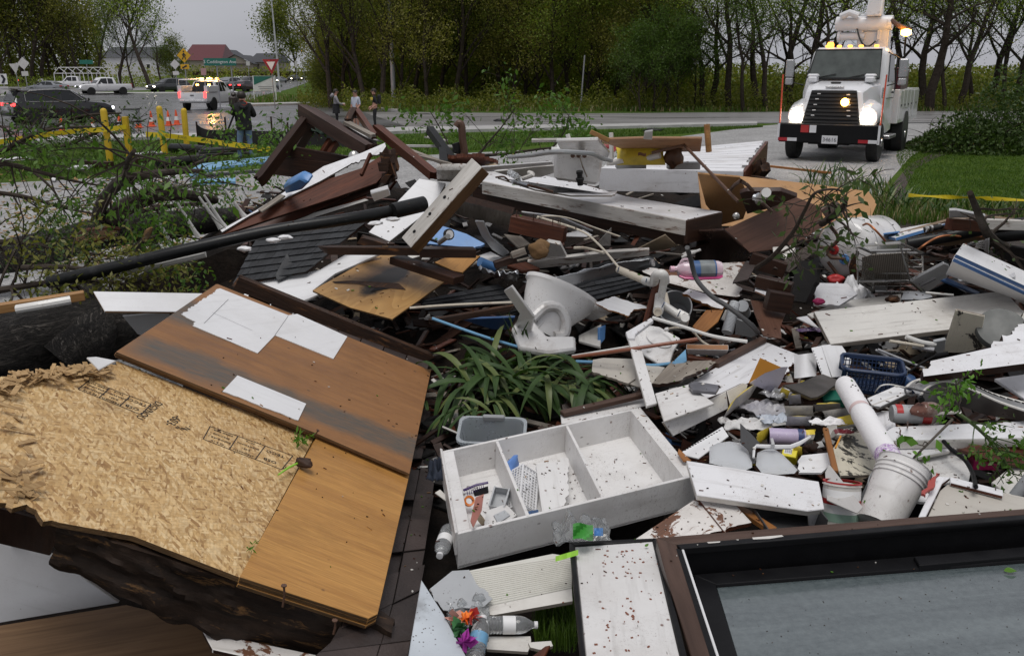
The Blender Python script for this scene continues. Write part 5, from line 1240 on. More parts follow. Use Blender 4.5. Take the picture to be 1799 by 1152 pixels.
leafspray("leaf_sprig","tiny green leaf tuft near the lower corner of the strand board","leaves",[PRo(.012).hit(*P('H',x,y))for x,y in((755,825),(760,818),(752,832))],14,.025,5,.006,asp=.3)
# ---------------------------------------------------------------- bottom corner under the decking
pB=wall(*P('H',180,950),3.45,.1,.0)
sl_("cabinet_sheet",'H',[(-60,780),(150,845),(262,925),(358,992),(-60,1062)],pB,.02,[m['white_clean'],m['white']],"white cabinet panel standing under the torn decking corner","cabinet panel",axis=0)
hb_=MB();h0=pB.hit(*P('H',50,800));hb_.box(h0-U(0,.012,0),(.05,.014,.018));hb_.tube([h0+U(-.03,-.015,0),h0+U(.03,-.015,0)],.006,6);ch_(BO_["cabinet_sheet"],"hinge",hb_,'rust')
SL("door_leaf","brown veneered door leaf lying at the bottom edge under the decking","door",'ply_br' if 'ply_br' in m else 'wood_veneer','H',[(-60,1068),(380,996),(640,1060),(760,1230),(-60,1250)],[-.12,-.02,-.02,-.12,-.12],.035,axis=0)
BO_["door_leaf"].data.materials[0]=m['ply_dk']=wood("brown_ply",(.12,.065,.03),(.22,.13,.065),.5,1.2,.1)
SL("dark_board","dark sheet painted as shade in the opening behind the white cabinet panel",0,'wood_dark','H',[(-60,690),(192,760),(150,850),(-60,800)],[.55,.5,.3,.3],.02)  # dark sheet added to stand in for the shade of the opening
SL("white_strip","narrow peeling white strip below the rotten fascia",0,'white_peel|wood_dark','H',[(610,1075),(1180,1195),(1180,1250),(640,1130)],[.12,0,0,.1],.02)
# ---------------------------------------------------------------- shelf unit lying on its back
pS=pl3('K',(215,605,.46),(1285,345,.46),(1030,40,.5))
rim=[pS.hit(*P('K',x,y))for x,y in((215,605),(1285,345),(1032,38),(146,234))]# BL BR TR TL
sM=frame(sum(rim,V())/4,rim[1]-rim[0],pS.n);su=em_("shelf_unit",M=sM);setp(su,"white speckled shelf unit lying on its back with two dividers","shelf unit")
dep=.175;dn=-pS.n*dep
def board(name,a,c,inward,t,mat='white_spk',h=1.0,parent=su,bev=.002,up0=0):
 """upright board whose rim edge runs a-c, thickness t towards inward"""
 i=inward.normalized()*t;b=MB();u0=pS.n*up0
 b.hexa([a+dn*h,c+dn*h,c+i+dn*h,a+i+dn*h],[a+u0,c+u0,c+i+u0,a+i+u0]);return ch_(parent,name,b,mat,bev)
ctr=sum(rim,V())/4
board("side_board",rim[0],rim[1],rim[3]-rim[0],.02);board("side_board",rim[2],rim[3],rim[0]-rim[3],.02)
eL,eR=(rim[1]-rim[0]).normalized(),(rim[0]-rim[1]).normalized();nb=(rim[3]-rim[0]).normalized()
board("end_board",rim[0]+nb*.021,rim[3]-nb*.021,eL,.062,h=.998);board("end_board",rim[1]+nb*.021,rim[2]-nb*.021,eR,.075,h=.998)
ch_(su,"back_panel",MB().hexa([p+dn for p in rim],[p+dn*.93 for p in rim]),'white_spk')
edgeP=lambda a,c,x,y:(lambda q:a+(c-a).normalized()*((q-a).dot((c-a).normalized())))(pS.hit(*P('K',x,y)))
for(x0,y0),(x1,y1)in(((408,203),(515,522)),((722,132),(853,440))):
 a=edgeP(rim[3],rim[2],x0,y0)-nb*.021;c=edgeP(rim[0],rim[1],x1,y1)+nb*.021;board("shelf",a,c,eL,.018,h=.93,up0=-.003)
b=MB();a=rim[3]+eL*-.012;b.hexa([rim[0]+dn*.6-eL*.014,rim[0]+dn*.6,rim[3]+dn*.6,rim[3]+dn*.6-eL*.014],[rim[0]-eL*.014+pS.n*.01,rim[0]+pS.n*.01,rim[3]+pS.n*.012,rim[3]-eL*.014+pS.n*.02]);ch_(su,"edge_trim",b,'white_spk',.002)
fl=Pl(ctr+dn*.9,pS.n)# floor inside the unit
inn_=lambda x,y,h=0:Pl(ctr+dn*.925+pS.n*h,pS.n).hit(*P('K',x,y))
sl_("broken_board",'K',[(565,300),(600,275),(640,285),(705,262),(712,400),(690,478),(592,505)],Pl(ctr+dn*.5,pS.n+U(.12,.05,0)),.012,[m['white_spk'],m['gypsum']],"broken white board with a jagged edge lying inside the shelf unit","board",jag=(0,1,2,3,4),amp=.008)
# plastic basket of slats
bk=em_("plastic_basket",M=frame(inn_(535,400,.07),rim[0]-rim[3],(U(.62,-.3,.72))));setp(bk,"white slatted plastic basket standing on its side in the shelf unit","basket")
b=MB();w,h_,d_=.27,.1,.075
def slatface(b,o,ex,ey,nx,ny,th=.0035,rimw=.012):
 L1,L2=ex.length,ey.length;x,y=ex/L1,ey/L2;z=x.cross(y)
 def bar(p,q,w_):
  dd=(q-p).normalized();s=z.cross(dd)*w_/2;b.hexa([p-s-z*th,q-s-z*th,q+s-z*th,p+s-z*th],[p-s,q-s,q+s,p+s])
 for i in rg_(nx+1):bar(o+ex*i/nx,o+ex*i/nx+ey,rimw if i in(0,nx)else.006)
 for j in rg_(ny+1):bar(o+ey*j/ny+z*.0006,o+ex+ey*j/ny+z*.0006,rimw if j in(0,ny)else.006)
X_,Y_,Z_=U(1,0,0),U(0,1,0),U(0,0,1)
b1=MB();slatface(b1,U(-w/2,-h_/2,0),X_*w,Y_*h_,14,5);lc_(bk,"base",b1,'white_clean')
for o,ex,ey in((U(-w/2,-h_/2,0),X_*w,-Y_*.015+Z_*-d_),(U(-w/2,h_/2,0),X_*w,Y_*.015+Z_*-d_),(U(-w/2,-h_/2,0),Y_*h_,-X_*.015+Z_*-d_),(U(w/2,-h_/2,0),Y_*h_,X_*.015+Z_*-d_)):
 b1=MB();slatface(b1,o,ex,ey,14 if ex.length>.2 else 5,4);lc_(bk,"wall",b1,'white_clean')
def cr_(name,label,cat,mat,p,sx,sy,h,seed,M=None,n=22,rough=1.0,parent=None,kind=None,edge=.12):
 """a crumpled sheet: a folded height field with a ragged outline"""
 rows=[]
 for j in rg_(n):
  row=[]
  for i in rg_(n):
   x,y=2*i/(n-1)-1,2*j/(n-1)-1;k=1+edge*mn_((x*1.5+seed,y*1.5,3));q=U(x*2.2+seed*3.1,y*2.2,1)
   z=.25+abs(mn_(q*.8))*.9+abs(mn_(q*1.5))*.35*rough+.07*mn_(q*4)*rough
   rr=max(abs(x),abs(y));row.append(U(x*sx*k*(1-.12*mn_(q*1.7)),y*sy*k,h*z*(1-.45*rr**3)))
  rows.append(row)
 b=MB();b.sheet(rows);me=b.mesh(name,m[mat]if isinstance(mat,str)else mat,None,True,ang=.9)
 o=NO_(name,me);MM=MT_(p)@(M or I4);link(o,MM,parent);sm=o.modifiers.new("t",'SOLIDIFY');sm.thickness=.0025
 return setp(o,label,cat,None,kind)
clod("blue_cloth","crumpled blue cloth stuffed beside the white slatted basket",0,pn_("blue_cloth",(.12,.25,.58),.7),inn_(458,310,.08),.025,.075,.06,3,-.35,None,2,.4)
# small open box and odds and ends
bx=em_("drawer_organiser",M=frame(inn_(400,440,.075),(1,-.35,.1),(-.1,-.45,.8)));setp(bx,"small clear plastic bin lying in the end bay of the shelf unit","bin")
b=MB();w,d2_,h_=.075,.11,.05
b.hexa([U(-w/2,-d2_/2,-h_),U(w/2,-d2_/2,-h_),U(w/2,d2_/2,-h_),U(-w/2,d2_/2,-h_)],[U(-w/2,-d2_/2,-h_+.003),U(w/2,-d2_/2,-h_+.003),U(w/2,d2_/2,-h_+.003),U(-w/2,d2_/2,-h_+.003)]);lc_(bx,"base",b,'frost')
for sx in(-1,1):
 lc_(bx,"wall",MB().box((sx*w/2,0,-h_/2),(.003,d2_,h_)),'frost');lc_(bx,"wall",MB().box((0,sx*d2_/2,-h_/2),(w,.003,h_)),'frost')
 lc_(bx,"lip",MB().box((sx*w/2,0,0),(.008,d2_+.008,.003)),'frost')
b=MB();b.lathe([(.028,-.012),(.036,-.012),(.036,.012),(.028,.012),(.028,-.012)],20,axisM(inn_(318,540,.05),(.7,.2,.5)),**OP);b.obj("tape_roll",m['cardb'],None,"cream roll of tape on edge in the shelf unit's end bay","tape roll")
b=MB();b.lathe([(.016,-.012),(.026,-.014),(.026,.014),(.016,.012),(.016,-.012)],16,axisM(inn_(265,458,.06),(.2,-.8,.6)),**OP);b.obj("orange_ring",pn_("orange_plastic",(.75,.2,.02),.4),None,"orange plastic ring among clutter in the shelf unit","ring")
b=MB();b.tube([inn_(240,410,.02),inn_(300,385,.05),inn_(350,375,.055)],.007,6);
for i in rg_(9):p=inn_(255+9*i,404-3.5*i,.04);b.tube([p,p+U(.004,-.01,-.03)],.0022,4)
b.obj("purple_comb",pn_("purple_plastic",(.05,.02,.13),.35),None,"dark purple comb against the inner wall of the shelf unit","comb")
SL2=lambda nm,lb,ct,mat,pts,h,tl=(0,0),t=.006:sl_(nm,'K',pts,Pl(ctr+dn*.925+pS.n*h,pS.n+U(tl[0],tl[1],0)),t,m[mat]if isinstance(mat,str)else mat,lb,ct,bevel=.001)
m['card_red']=pn_("printed_card",(.33,.13,.1),.4,amt=.6,dirt=.4,dirtc=(.1,.2,.35))
SL2("printed_card","reddish printed card leaning in the shelf unit's end bay","card",'card_red',[(295,440),(332,425),(322,500),(285,575),(272,545)],.06,(.3,.0))
SL2("paper_scrap","white paper scraps under the clear bin in the shelf unit","paper",'paper',[(345,500),(430,470),(480,520),(440,548),(330,570)],.02,(.05,.05),.004)
SL2("blister_pack","silver blister pack lying on paper scraps in the shelf unit","pill pack",'frost',[(375,520),(425,497),(450,520),(395,555)],.035,(.1,.1),.008)
SL2("dark_strip","black strip among clutter at the inner wall of the shelf unit","strip",'black',[(285,410),(350,390),(352,415),(290,435)],.02,(0,-.2),.01)
SL2("blue_tray","blue tray edge showing under the white slatted basket","tray",'blue_mid',[(520,505),(575,495),(578,512),(525,522)],.02,(0,0),.01)
r=RR_(8);b=MB()
for _ in rg_(90):
 x,y=r.choice([(r.u(240,470),r.u(380,570)),(r.u(760,1150),r.u(240,430)),(r.u(560,790),r.u(260,480))]);p=inn_(x,y,.006);a=r.random()*6;l=r.u(.003,.012)
 b.box(p,(l,l*.35,.003),MR_(a,3,'Z'))
o=b.obj("bark_crumbs",m['wood_rot'],kind='stuff')
# translucent storage bin behind
def rrect(w,d,r_,k=4):
 out=[]
 for cx,cy,a0 in((w/2-r_,d/2-r_,0),(-w/2+r_,d/2-r_,90),(-w/2+r_,-d/2+r_,180),(w/2-r_,-d/2+r_,270)):
  for i in rg_(k+1):a=radians(a0+90*i/k);out.append((cx+r_*cos(a),cy+r_*sin(a)))
 return out
def bin_(b,w,d,h,r_=.05,taper=.86,th=.004,lip=.015):
 R=lambda s,z,e=0:[U(x*s+(e if x>0 else-e),y*s+(e if y>0 else-e),z)for x,y in rrect(w,d,r_)]
 rings=[R(taper*.97,-h),R(taper,-h+.01),R(1,-.012),R(1,-.012,lip),R(1,.004,lip),R(1,.004,-.003),R(taper-.015,-h+.014)]
 n=len(rings[0]);vs=[p for q in rings for p in q]
 b.add(vs,[(i*n+j,i*n+(j+1)%n,(i+1)*n+(j+1)%n,(i+1)*n+j)for i in rg_(len(rings)-1)for j in rg_(n)]+[tuple(rg_(n))[::-1],tuple(rg_((len(rings)-1)*n,len(rings)*n))])
p=PT('K',368,142,-.02)
sb=em_("storage_bin",M=frame(p,(1,-.06,0),(.0,-.22,1)));setp(sb,"translucent plastic storage bin standing behind the white shelf unit","storage bin")
m['bin']=pn_("milky_plastic",(.5,.54,.57),.3,amt=.1,dirt=.1,Tran=.45,IOR=1.2)
b=MB();bin_(b,.37,.25,.2);lc_(sb,"tub",b,'bin')
lc_(sb,"handle",MB().box((0,.13,.0),(.13,.03,.035)),'grey',.006)
# ---------------------------------------------------------------- between shelf unit and window
def bottle(name,label,p,d,L,r0,cap='white_clean',lab='sign_white',cat="bottle",body='clear',ribs=True):
 M=axisM(p,d);root=em_(name,M=M);setp(root,label,cat)
 prof=[(.001,0),(r0*.8,0),(r0,.02*L/.2)]
 if ribs:
  for i in rg_(9):z=L*(.12+.055*i);prof+=[(r0,z),(r0*.93,z+L*.02),(r0,z+L*.04)]
 prof+=[(r0,L*.68),(r0*.9,L*.76),(r0*.55,L*.86),(r0*.36,L*.91),(r0*.36,L*.95)]
 lc_(root,"body",MB().lathe(prof,22,cap0=False,cap1=True),body)
 lc_(root,"label_band",MB().lathe([(r0*1.012,L*.38),(r0*1.012,L*.6)],22,**OP),lab)
 lc_(root,"cap",MB().lathe([(r0*.42,L*.93),(r0*.42,L*.99),(.001,L*.995)],16),cap)
 return root
a,c=PT('K',175,600,.0),PT('K',112,785,.0)
bottle("water_bottle","clear water bottle with its cap pointing down beside the brown shingles",a+U(0,0,.02),c-a,.235,.036)
a,c=PT('K',318,1012,.06),PT('K',585,1012,.05)
bottle("water_bottle","clear ribbed water bottle lying sideways below the fluted panel",a,c-a,.22,.034)
a,c=PT('K',318,1030,.1),PT('K',285,1190,.05)
bottle("water_bottle","clear water bottle standing at the bottom edge next to the flower bag",c,a-c,.2,.034,lab='blue_lt')
m['fluted']=pa_("fluted_white",c=(.62,.61,.56),specks=.35,amt=.35,grime=(.3,.27,.2))
fp=fitpl('K',[(85,850),(640,690),(725,905),(370,965)],[.05,.06,.06,.04])
fo=sl_("fluted_board",'K',[(85,852),(262,768),(640,692),(725,705),(725,845),(300,935)],fp,.012,[m['fluted'],m['white_dirty']],"cream fluted board lying below the shelf unit","board",axis=1)
e0,e1=fp.hit(*P('K',270,772)),fp.hit(*P('K',725,702));g0,g1=fp.hit(*P('K',320,925)),fp.hit(*P('K',725,842));fl_=MB()
for i in rg_(17):
 f=(i+.5)/17;a,c=e0.lerp(g0,f),e1.lerp(g1,f);d=(c-a).normalized();s=fp.n.cross(d)*.0035
 fl_.hexa([a-s,c-s,c+s,a+s],[a-s*.5+fp.n*.004,c-s*.5+fp.n*.004,c+s*.5+fp.n*.004,a+s*.5+fp.n*.004])
fo2=ch_(fo,"flute",fl_,'fluted')
SL("board","cream board with a cracked edge lying under the fluted one",0,'white_dirty|wood_grey','K',[(300,940),(725,848),(728,905),(372,968)],[.045,.055,.05,.035],.016,jag=(3,),amp=.01)
SL("clear_sheet","torn translucent plastic sheet over the end of the fluted board","plastic sheet",'frost','K',[(90,850),(190,770),(265,765),(300,830),(370,895),(330,930),(150,945)],.075,.003,jag=(3,4,5,6),amp=.01)
m['speck_board']=pn_("speckled_board",(.48,.52,.56),.45,amt=.25,dirt=.2)
SL("speckled_board","pale blue grey speckled board beside the shingles at the bottom edge",0,'speck_board|white_dirty','K',[(52,808),(150,960),(300,1240),(-20,1240),(5,1080)],[.16,.12,.1,.12,.14],.012,axis=0)
# bag with silk flowers
fbag=cr_("flower_bag","clear bag stuffed with orange red and magenta silk flowers",0,'clear',PT('K',255,1010,.02),.085,.1,.13,6)
for(x,y,c,nm)in((245,985,(.85,.22,.03),1),(280,975,(.7,.06,.05),2),(225,1035,(.05,.18,.06),3),(240,1090,(.4,.04,.35),4),(205,990,(.5,.25,.2),5)):
 mm_=pn_("silk_petal",c,.7);b=MB();r=RR_(nm);p=PT('K',x,y,.13)
 for k in rg_(16):quad_leaf(b,p,.045,r,0,.8)
 ch_(fbag,"flower",b,mm_)
gb=cr_("produce_bag","clear plastic bag with green and blue print against the shelf unit front",0,'clear',PT('K',770,650,.02),.125,.1,.17,9)
ch_(gb,"green_print",MB().sheet([[PT('K',730+i*15,560+j*14-6*sin(i*.9),.25+.02*sin(i+j))for i in rg_(7)]for j in rg_(6)]),'green')
ch_(gb,"blue_print",MB().sheet([[PT('K',825+i*10,578+j*12,.235+.01*sin(i*2+j))for i in rg_(5)]for j in rg_(4)]),'blue')
ch_(gb,"lime_stripe",MB().sheet([[PT('K',652+i*17,705-i*5+j*12,.215+.012*sin(i*1.3))for i in rg_(7)]for j in rg_(3)]),'green_br')
SL("cream_scrap","cream painted wood scrap lying by the sideways water bottle",0,'white_dirty|wood_grey','K',[(350,1064),(540,1062),(528,1132),(345,1120)],.02,.012,jag=(1,3),amp=.008)
SL("cream_scrap","second cream scrap with a torn corner next to the grass tuft",0,'white_dirty|wood_grey','K',[(530,1090),(632,1083),(640,1105),(610,1122),(540,1112)],.03,.012,jag=(2,3),amp=.01)
SL("red_scrap","reddish brown wood chip beside the cream scraps",0,'wood_red','K',[(545,1152),(605,1105),(630,1100),(600,1160)],.04,.015)
def tuft(r_):
 x,y=r_.u(560,745),r_.u(930,1140);return PT('K',x,y,-.12),r_.u(.05,.14)
blades("grass",tuft,700,[m['grass_b'],m['grass_a']],21,.0025)
cr_("dark_rag","dark blue rag by the corner of the shelf unit",0,pn_("navy_rag",(.015,.022,.04),.8),PT('K',125,350,.02),.05,.09,.1,12)
SL("white_scrap","thin white strip beside the dark blue rag","strip",'white_dirty','K',[(112,420),(135,405),(185,450),(180,470)],.03,.006)
# ---------------------------------------------------------------- white framed door leaf and the big dark window
pD=Pl(pz(*P('K',910,640),.52),(-.03,.16,1))
df=em_("framed_board",M=frame(pD.hit(*P('K',960,900)),pD.hit(*P('K',1100,630))-pD.hit(*P('K',740,650)),pD.n));setp(df,"white panel in a black frame flecked with red crumbs at the bottom edge","panel")
outer=[(713,640),(1108,622),(1262,1230),(770,1230)];innr=[(738,656),(1086,632),(1228,1230),(796,1230)]
sl_("board",'K',innr,Pl(pD.p-pD.n*.008,pD.n),.012,m['white_spk'],parent=df)
for i in(0,1,3):
 a,c=outer[i],outer[(i+1)%4];e,f=innr[(i+1)%4],innr[i];sl_("frame_strip",'K',[a,c,e,f],pD,.03,m['black'],parent=df,bevel=.004)
pW=Pl(pz(*P('L',900,330),.62),(0,0.02,1));Wi=lambda o:Pl(pW.p+U(0,0,o),pW.n)
wd=em_("fallen_window",M=frame(pW.hit(*P('L',900,600)),pW.hit(*P('L',1799,280))-pW.hit(*P('L',20,400)),pW.n));setp(wd,"large window lying flat with brown casing and a black sash around dusty, reflection-painted glass","window")
sl_("casing",'L',[(8,398),(2000,242),(2000,268),(108,430)],Wi(0),.05,[m['brown_board'],m['wood_dark']],parent=wd,axis=0)
sl_("casing",'L',[(8,399),(107,431),(360,1100),(215,1100),(45,540)],Wi(-.001),.05,[m['brown_board'],m['wood_dark']],parent=wd,axis=1)
sl_("black_trim",'L',[(109,431),(2000,269),(2000,292),(128,452)],Wi(.006),.03,m['black'],parent=wd,axis=0)
b=MB();a,c=Wi(.0).hit(*P('L',130,452)),Wi(.0).hit(*P('L',2000,292));lo_=U(0,0,-.13);b.hexa([a+lo_,c+lo_,c+lo_+U(0,.03,0),a+lo_+U(0,.03,0)],[a,c,c+U(0,.03,0),a+U(0,.03,0)]);ch_(wd,"jamb",b,'black')
b=MB();a2=Wi(.0).hit(*P('L',325,1050));b.hexa([a2+lo_-U(.02,0,0),a2+lo_,a+lo_,a+lo_-U(.02,0,0)],[a2-U(.02,0,0),a2,a,a-U(.02,0,0)]);ch_(wd,"jamb",b,'black')
ch_(wd,"white_bead",MB().tube([a+U(.004,0,-.004),a2+U(.004,0,-.004)],.0065,6),'white_clean')
gl=Wi(-.115)
sl_("sash",'L',[(190,578),(1290,487),(2000,424),(2000,492),(300,626)],Wi(-.10),.03,m['black'],parent=wd,axis=0)
sl_("sash",'L',[(190,580),(298,626),(430,1060),(280,1060)],Wi(-.101),.03,m['black'],parent=wd,axis=1)
sl_("sash_rail",'L',[(1262,490),(2000,428),(2000,470),(1290,533)],Wi(-.085),.03,m['black'],parent=wd,axis=0)
t=NT("dusty_reflection_glass");v=t.co(rnd=False);n=t.noise(t.co((.5,5,1),False),1.6,7,.6,.8);n2=t.math('ADD',t.mul(t.noise(v,30,6,.8),.45),t.mul(n,.55))  # stretched noise paints reflection streaks into the colour, with fine dust speckle
t.set(Col=t.mix(t.rng(n2,.38,.62),(.045,.06,.065),(.125,.15,.155)),Roughness=t.rng(n,.35,.7,.12,.3),Spec=1.0,Coat_Weight=.6,Coat_Roughness=.08);t.bump(n2,.03,.003);m['dusty_reflection_glass']=t.m
sl_("glass_pane",'L',[(298,627),(2000,493),(2000,1100),(440,1100)],gl,.006,m['dusty_reflection_glass'],parent=wd)
# white paint scars on the casing, and leaves on the glass
b=MB()
for pts in([(475,398),(620,386),(628,393),(560,404),(480,407)],[(255,420),(320,416),(318,422),(262,427)],[(395,408),(410,407),(408,412)],[(205,432),(212,431),(211,436)]):
 q=[Wi(.0075).hit(*P('L',*p))for p in pts];b.add(q+[p-U(0,0,.002)for p in q],[list(rg_(len(q)))])
ch_(wd,"paint_scar",b,'white_dirty')
def oneleaf(label,reg,x,y,pl,L_,rz,mat='leaf_loose',lobed=False):
 b=MB();p=pl.hit(*P(reg,x,y));k=7
 top=[(L_*(i/k),L_*.33*sin(pi*(i/k)**.8)*(1+(.25*(i%2)if lobed else 0)))for i in rg_(k+1)]
 vs=[U(a,w_,.004+.008*sin(a*60))for a,w_ in top]+[U(a,-w_,.003+.006*sin(a*50))for a,w_ in top[::-1][1:-1]]
 M=MT_(p)@MR_(rz,4,'Z');b.add([M@a for a in vs],[list(rg_(len(vs)))]);return b.obj("fallen_leaf",m[mat],None,label,"leaf",smooth=False)
oneleaf("yellow green leaf lying on the dusty window glass",'L',1700,565,Wi(-.109),.05,-.1)
b=MB();r=RR_(5)
for _ in rg_(60):
 p=gl.hit(*P('L',r.u(330,1790),r.u(600,970)));b.box(p+U(0,0,.001),(r.u(.001,.006),r.u(.001,.002),.0015),MR_(r.random()*6,3,'Z'))
b.obj("bark_crumbs",m['wood_rot'],kind='stuff')
b=MB()
for _ in rg_(70):
 p=pD.hit(*P('K',r.g(960,95),r.u(660,1130)));s=r.u(.0025,.007);b.box(p+pD.n*-.006,(s*1.6,s,.003),MR_(r.random()*6,3,'Z'))
b.obj("red_crumbs",m['pipe_red'],kind='stuff')
oneleaf("yellowing leaf on the top corner of the white framed panel",'K',1052,665,pD,.02,.6)
# ---------------------------------------------------------------- middle right of the heap: planks, boards and household litter
SL("white_board","big white door board with a bent end lying below the seed packets",0,'white|white_dirty','J',[(155,688),(800,790),(828,925),(745,935),(205,858)],[.16,.16,.1,.1,.12],.035)
SL("bent_board","white board corner folded down beside the paint can","board piece",'white|white_dirty','J',[(745,937),(828,927),(800,1012),(752,1010)],[.1,.1,.0,.0],.012)
SL("peeling_board","white peeling board tip lying right under the shelf unit corner",0,'white_peel|wood_dark','J',[(-120,1090),(205,872),(335,1028),(60,1130),(-110,1140)],.05,.02,jag=(2,3),amp=.025)
SL("peeling_board","short peeling white board with brown bare wood beside the orange batten",0,'white_peel|wood_red','J',[(208,868),(378,888),(472,990),(345,1040)],.06,.02,jag=(2,),amp=.018)
BM_("orange_batten","orange brown wooden batten below the big white door board",0,'wood_orange','J',(395,900,.04),(580,1018,.05),.045,.03)
bo=em_("metal_box",M=frame(PT('J',655,975,.05),(1,.12,0),(0,-.1,1)));setp(bo,"open dark grey metal box next to the paint can","box")
lc_(bo,"base",MB().box((0,0,-.05),(.27,.2,.006)),'grey_dk')
for p,s in(((0,.1,0),(.27,.006,.11)),((0,-.1,-.02),(.27,.006,.07)),((.135,0,0),(.006,.2,.11)),((-.135,0,-.02),(.006,.2,.07))):
 lc_(bo,"wall",MB().box(p,s),'grey_dk',.002)
# long beige panel at the window edge, with white rim and torn red edge
SL("beige_laminate","large beige laminate panel with a rounded corner above the window","panel",'beige_panel|white_dirty','J',[(1320,985),(1390,835),(1425,805),(1470,796),(1810,868),(1900,890),(1900,1010)],[.2,.2,.2,.2,.18,.18,.2],.02,axis=4)
SL("rim_strip","white rim strip folded along the beige panel's short side",0,'white|wood_red','J',[(1285,962),(1375,765),(1440,770),(1400,800),(1320,965)],.215,.02)
SL("rim_strip","white rim strip along the beige panel's upper side",0,'white|wood_red','J',[(1440,768),(1698,832),(1698,860),(1440,795)],.215,.02)
SL("red_strip","torn red painted strip standing between the bucket and the beige panel",0,pn_("red_paint",(.35,.06,.05),.5,dirt=.4),'J',[(1300,850),(1372,748),(1390,752),(1320,860)],.25,.012,jag=(0,1,2,3),amp=.008)
# buckets, bin, lid, paint can
def tub(name,label,cat,p,d,L,r0,r1,body,inner=None,ribs=0,handle=False,up=(0,0,1)):
 M=axisM(p,d,up);root=em_(name,M=M);setp(root,label,cat)
 prof=[(.001,0),(r0,0)];
 for i in rg_(ribs):z=L*(.72+.07*i);rr=r0+(r1-r0)*(.72+.07*i);prof+=[(rr,z),(rr+.006,z+.004),(rr+.006,z+.012),(rr,z+.016)]
 prof+=[(r1,L-.004),(r1+.005,L),(r1-.002,L+.002),(r1-.006,L-.004)]
 lc_(root,"body",MB().lathe(prof,32,**OP),body)
 lc_(root,"inside",MB().lathe([(r1-.006,L-.004),(r0-.006,.01),(.001,.01)],32,**OP),inner or body)
 if handle:lc_(root,"handle",MB().tube(sp_([(r1,0,L*.85),(r1*.8,r1*.9,L*.7),(0,r1*1.3,L*.6),(-r1*.8,r1*.9,L*.7),(-r1,0,L*.85)],5),.003,5),'chrome')
 return root
tub("bucket","white ribbed plastic bucket tipped over beside the beige panel","bucket",PT('J',1085,1005,.02),U(.52,.5,.69),.33,.1,.122,'white_spk','white_dirty',3)
a,c=PT('J',1060,905,-.1),PT('J',1090,850,.12)
tub("waste_bin","dark grey round bin lying open between the paint can and the bucket","bin",a-U(0,.1,.05),U(.12,-.5,.8),.27,.13,.165,'grey','grey_dk')
b=MB();b.lathe([(.001,0),(.10,0),(.108,-.006),(.108,-.02),(.1,-.02)],30,axisM(PT('J',1258,815,.06),(.1,-.25,1)));b.obj("bucket_cover",m['white_clean'],None,"round white lid lying behind the tipped bucket","lid")
pc_=tub("paint_can","paint can with a red and white label standing by the bin","paint can",PT('J',903,1000,-.02),U(.06,.28,.95),.19,.085,.086,'white_dirty','gypsum')
for nm,z0,z1,mt in(("label_band",.06,.17,'sign_white'),("label_red",.1,.125,'red'),("label_green",.02,.06,'bin_green' if 'bin_green' in m else m.setdefault('bin_green',pn_("pale_green",(.3,.45,.36),.4)))):
 b=MB();b.lathe([(.0862+(.001 if 'red' in nm else.0003),z0),(.0868+(.001 if 'red' in nm else.0003),z1)],30,**OP);lc_(pc_,nm if 'label' in nm else nm,b,mt)
lc_(pc_,"rim",MB().lathe([(.083,.197),(.089,.2),(.089,.206),(.08,.206)],30,**OP),'red')
SL("grey_card","grey cream board leaning behind the paint can","board",'grey_panel|white_dirty','J',[(830,745),(850,705),(1015,915),(985,945),(838,880)],[.13,.13,.13,.13,.1],.008)
# paper towel roll pair
a,c=PT('J',925,318,.22),PT('J',1182,748,.19)
pr_=em_("paper_towel_roll",M=axisM(a,c-a));setp(pr_,"long white wrapped paper towel roll with a lavender printed end across the litter","paper towels")
L_=(c-a).length;R_=.058;lc_(pr_,"roll",MB().lathe([(.03,-.012),(.05,-.006),(R_,.02),(R_,L_*.30),(R_*.93,L_*.335),(R_*.98,L_*.36),(R_*1.05,L_*.40),(R_*1.05,L_*.97),(.05,L_*1.0),(.03,L_*1.01)],30),'tissue')
lc_(pr_,"pink_band",MB().lathe([(R_*.975,L_*.29),(R_*.945,L_*.335),(R_*1.0,L_*.36)],30,**OP),pn_("pink_band",(.62,.48,.47),.7))
t=NT("lavender_print");v=t.co();t.set(Col=t.mix(t.rng(t.noise(v,55,4,.7),.4,.62),(.75,.72,.76),(.35,.18,.45)),Roughness=.5);m['lav_print']=t.m
lc_(pr_,"printed_band",MB().lathe([(R_*1.056,L_*.82),(R_*1.056,L_*.955)],30,**OP),'lav_print')
# blue laundry basket
lb=em_("laundry_basket",M=frame(PT('J',1062,225,.17),(1,-.28,0),(.0,-.12,1)));setp(lb,"dark blue slotted plastic basket sitting behind the paper towel roll","basket")
w,d_,h_=.34,.23,.15
for o,ex,ey,nx in((U(-w/2,-d_/2,0),X_*w,Y_*.03-Z_*h_,15),(U(w/2,d_/2,0),-X_*w,-Y_*.03-Z_*h_,15),(U(w/2,-d_/2,0),Y_*d_,-X_*.03-Z_*h_,9),(U(-w/2,d_/2,0),-Y_*d_,X_*.03-Z_*h_,9)):
 b=MB();slatface(b,o,ex,ey,nx,5,.004,.03);lc_(lb,"wall",b,'blue_dk')
b=MB();slatface(b,U(-w/2+.03,-d_/2+.03,-h_),X_*(w-.06),Y_*(d_-.06),12,8,.004,.02);lc_(lb,"base",b,'blue_dk')
lc_(lb,"rim",MB().tube([U(x,y,.004)for x,y in rrect(w+.02,d_+.02,.05)+rrect(w+.02,d_+.02,.05)[:1]],.012,8),'blue_dk')
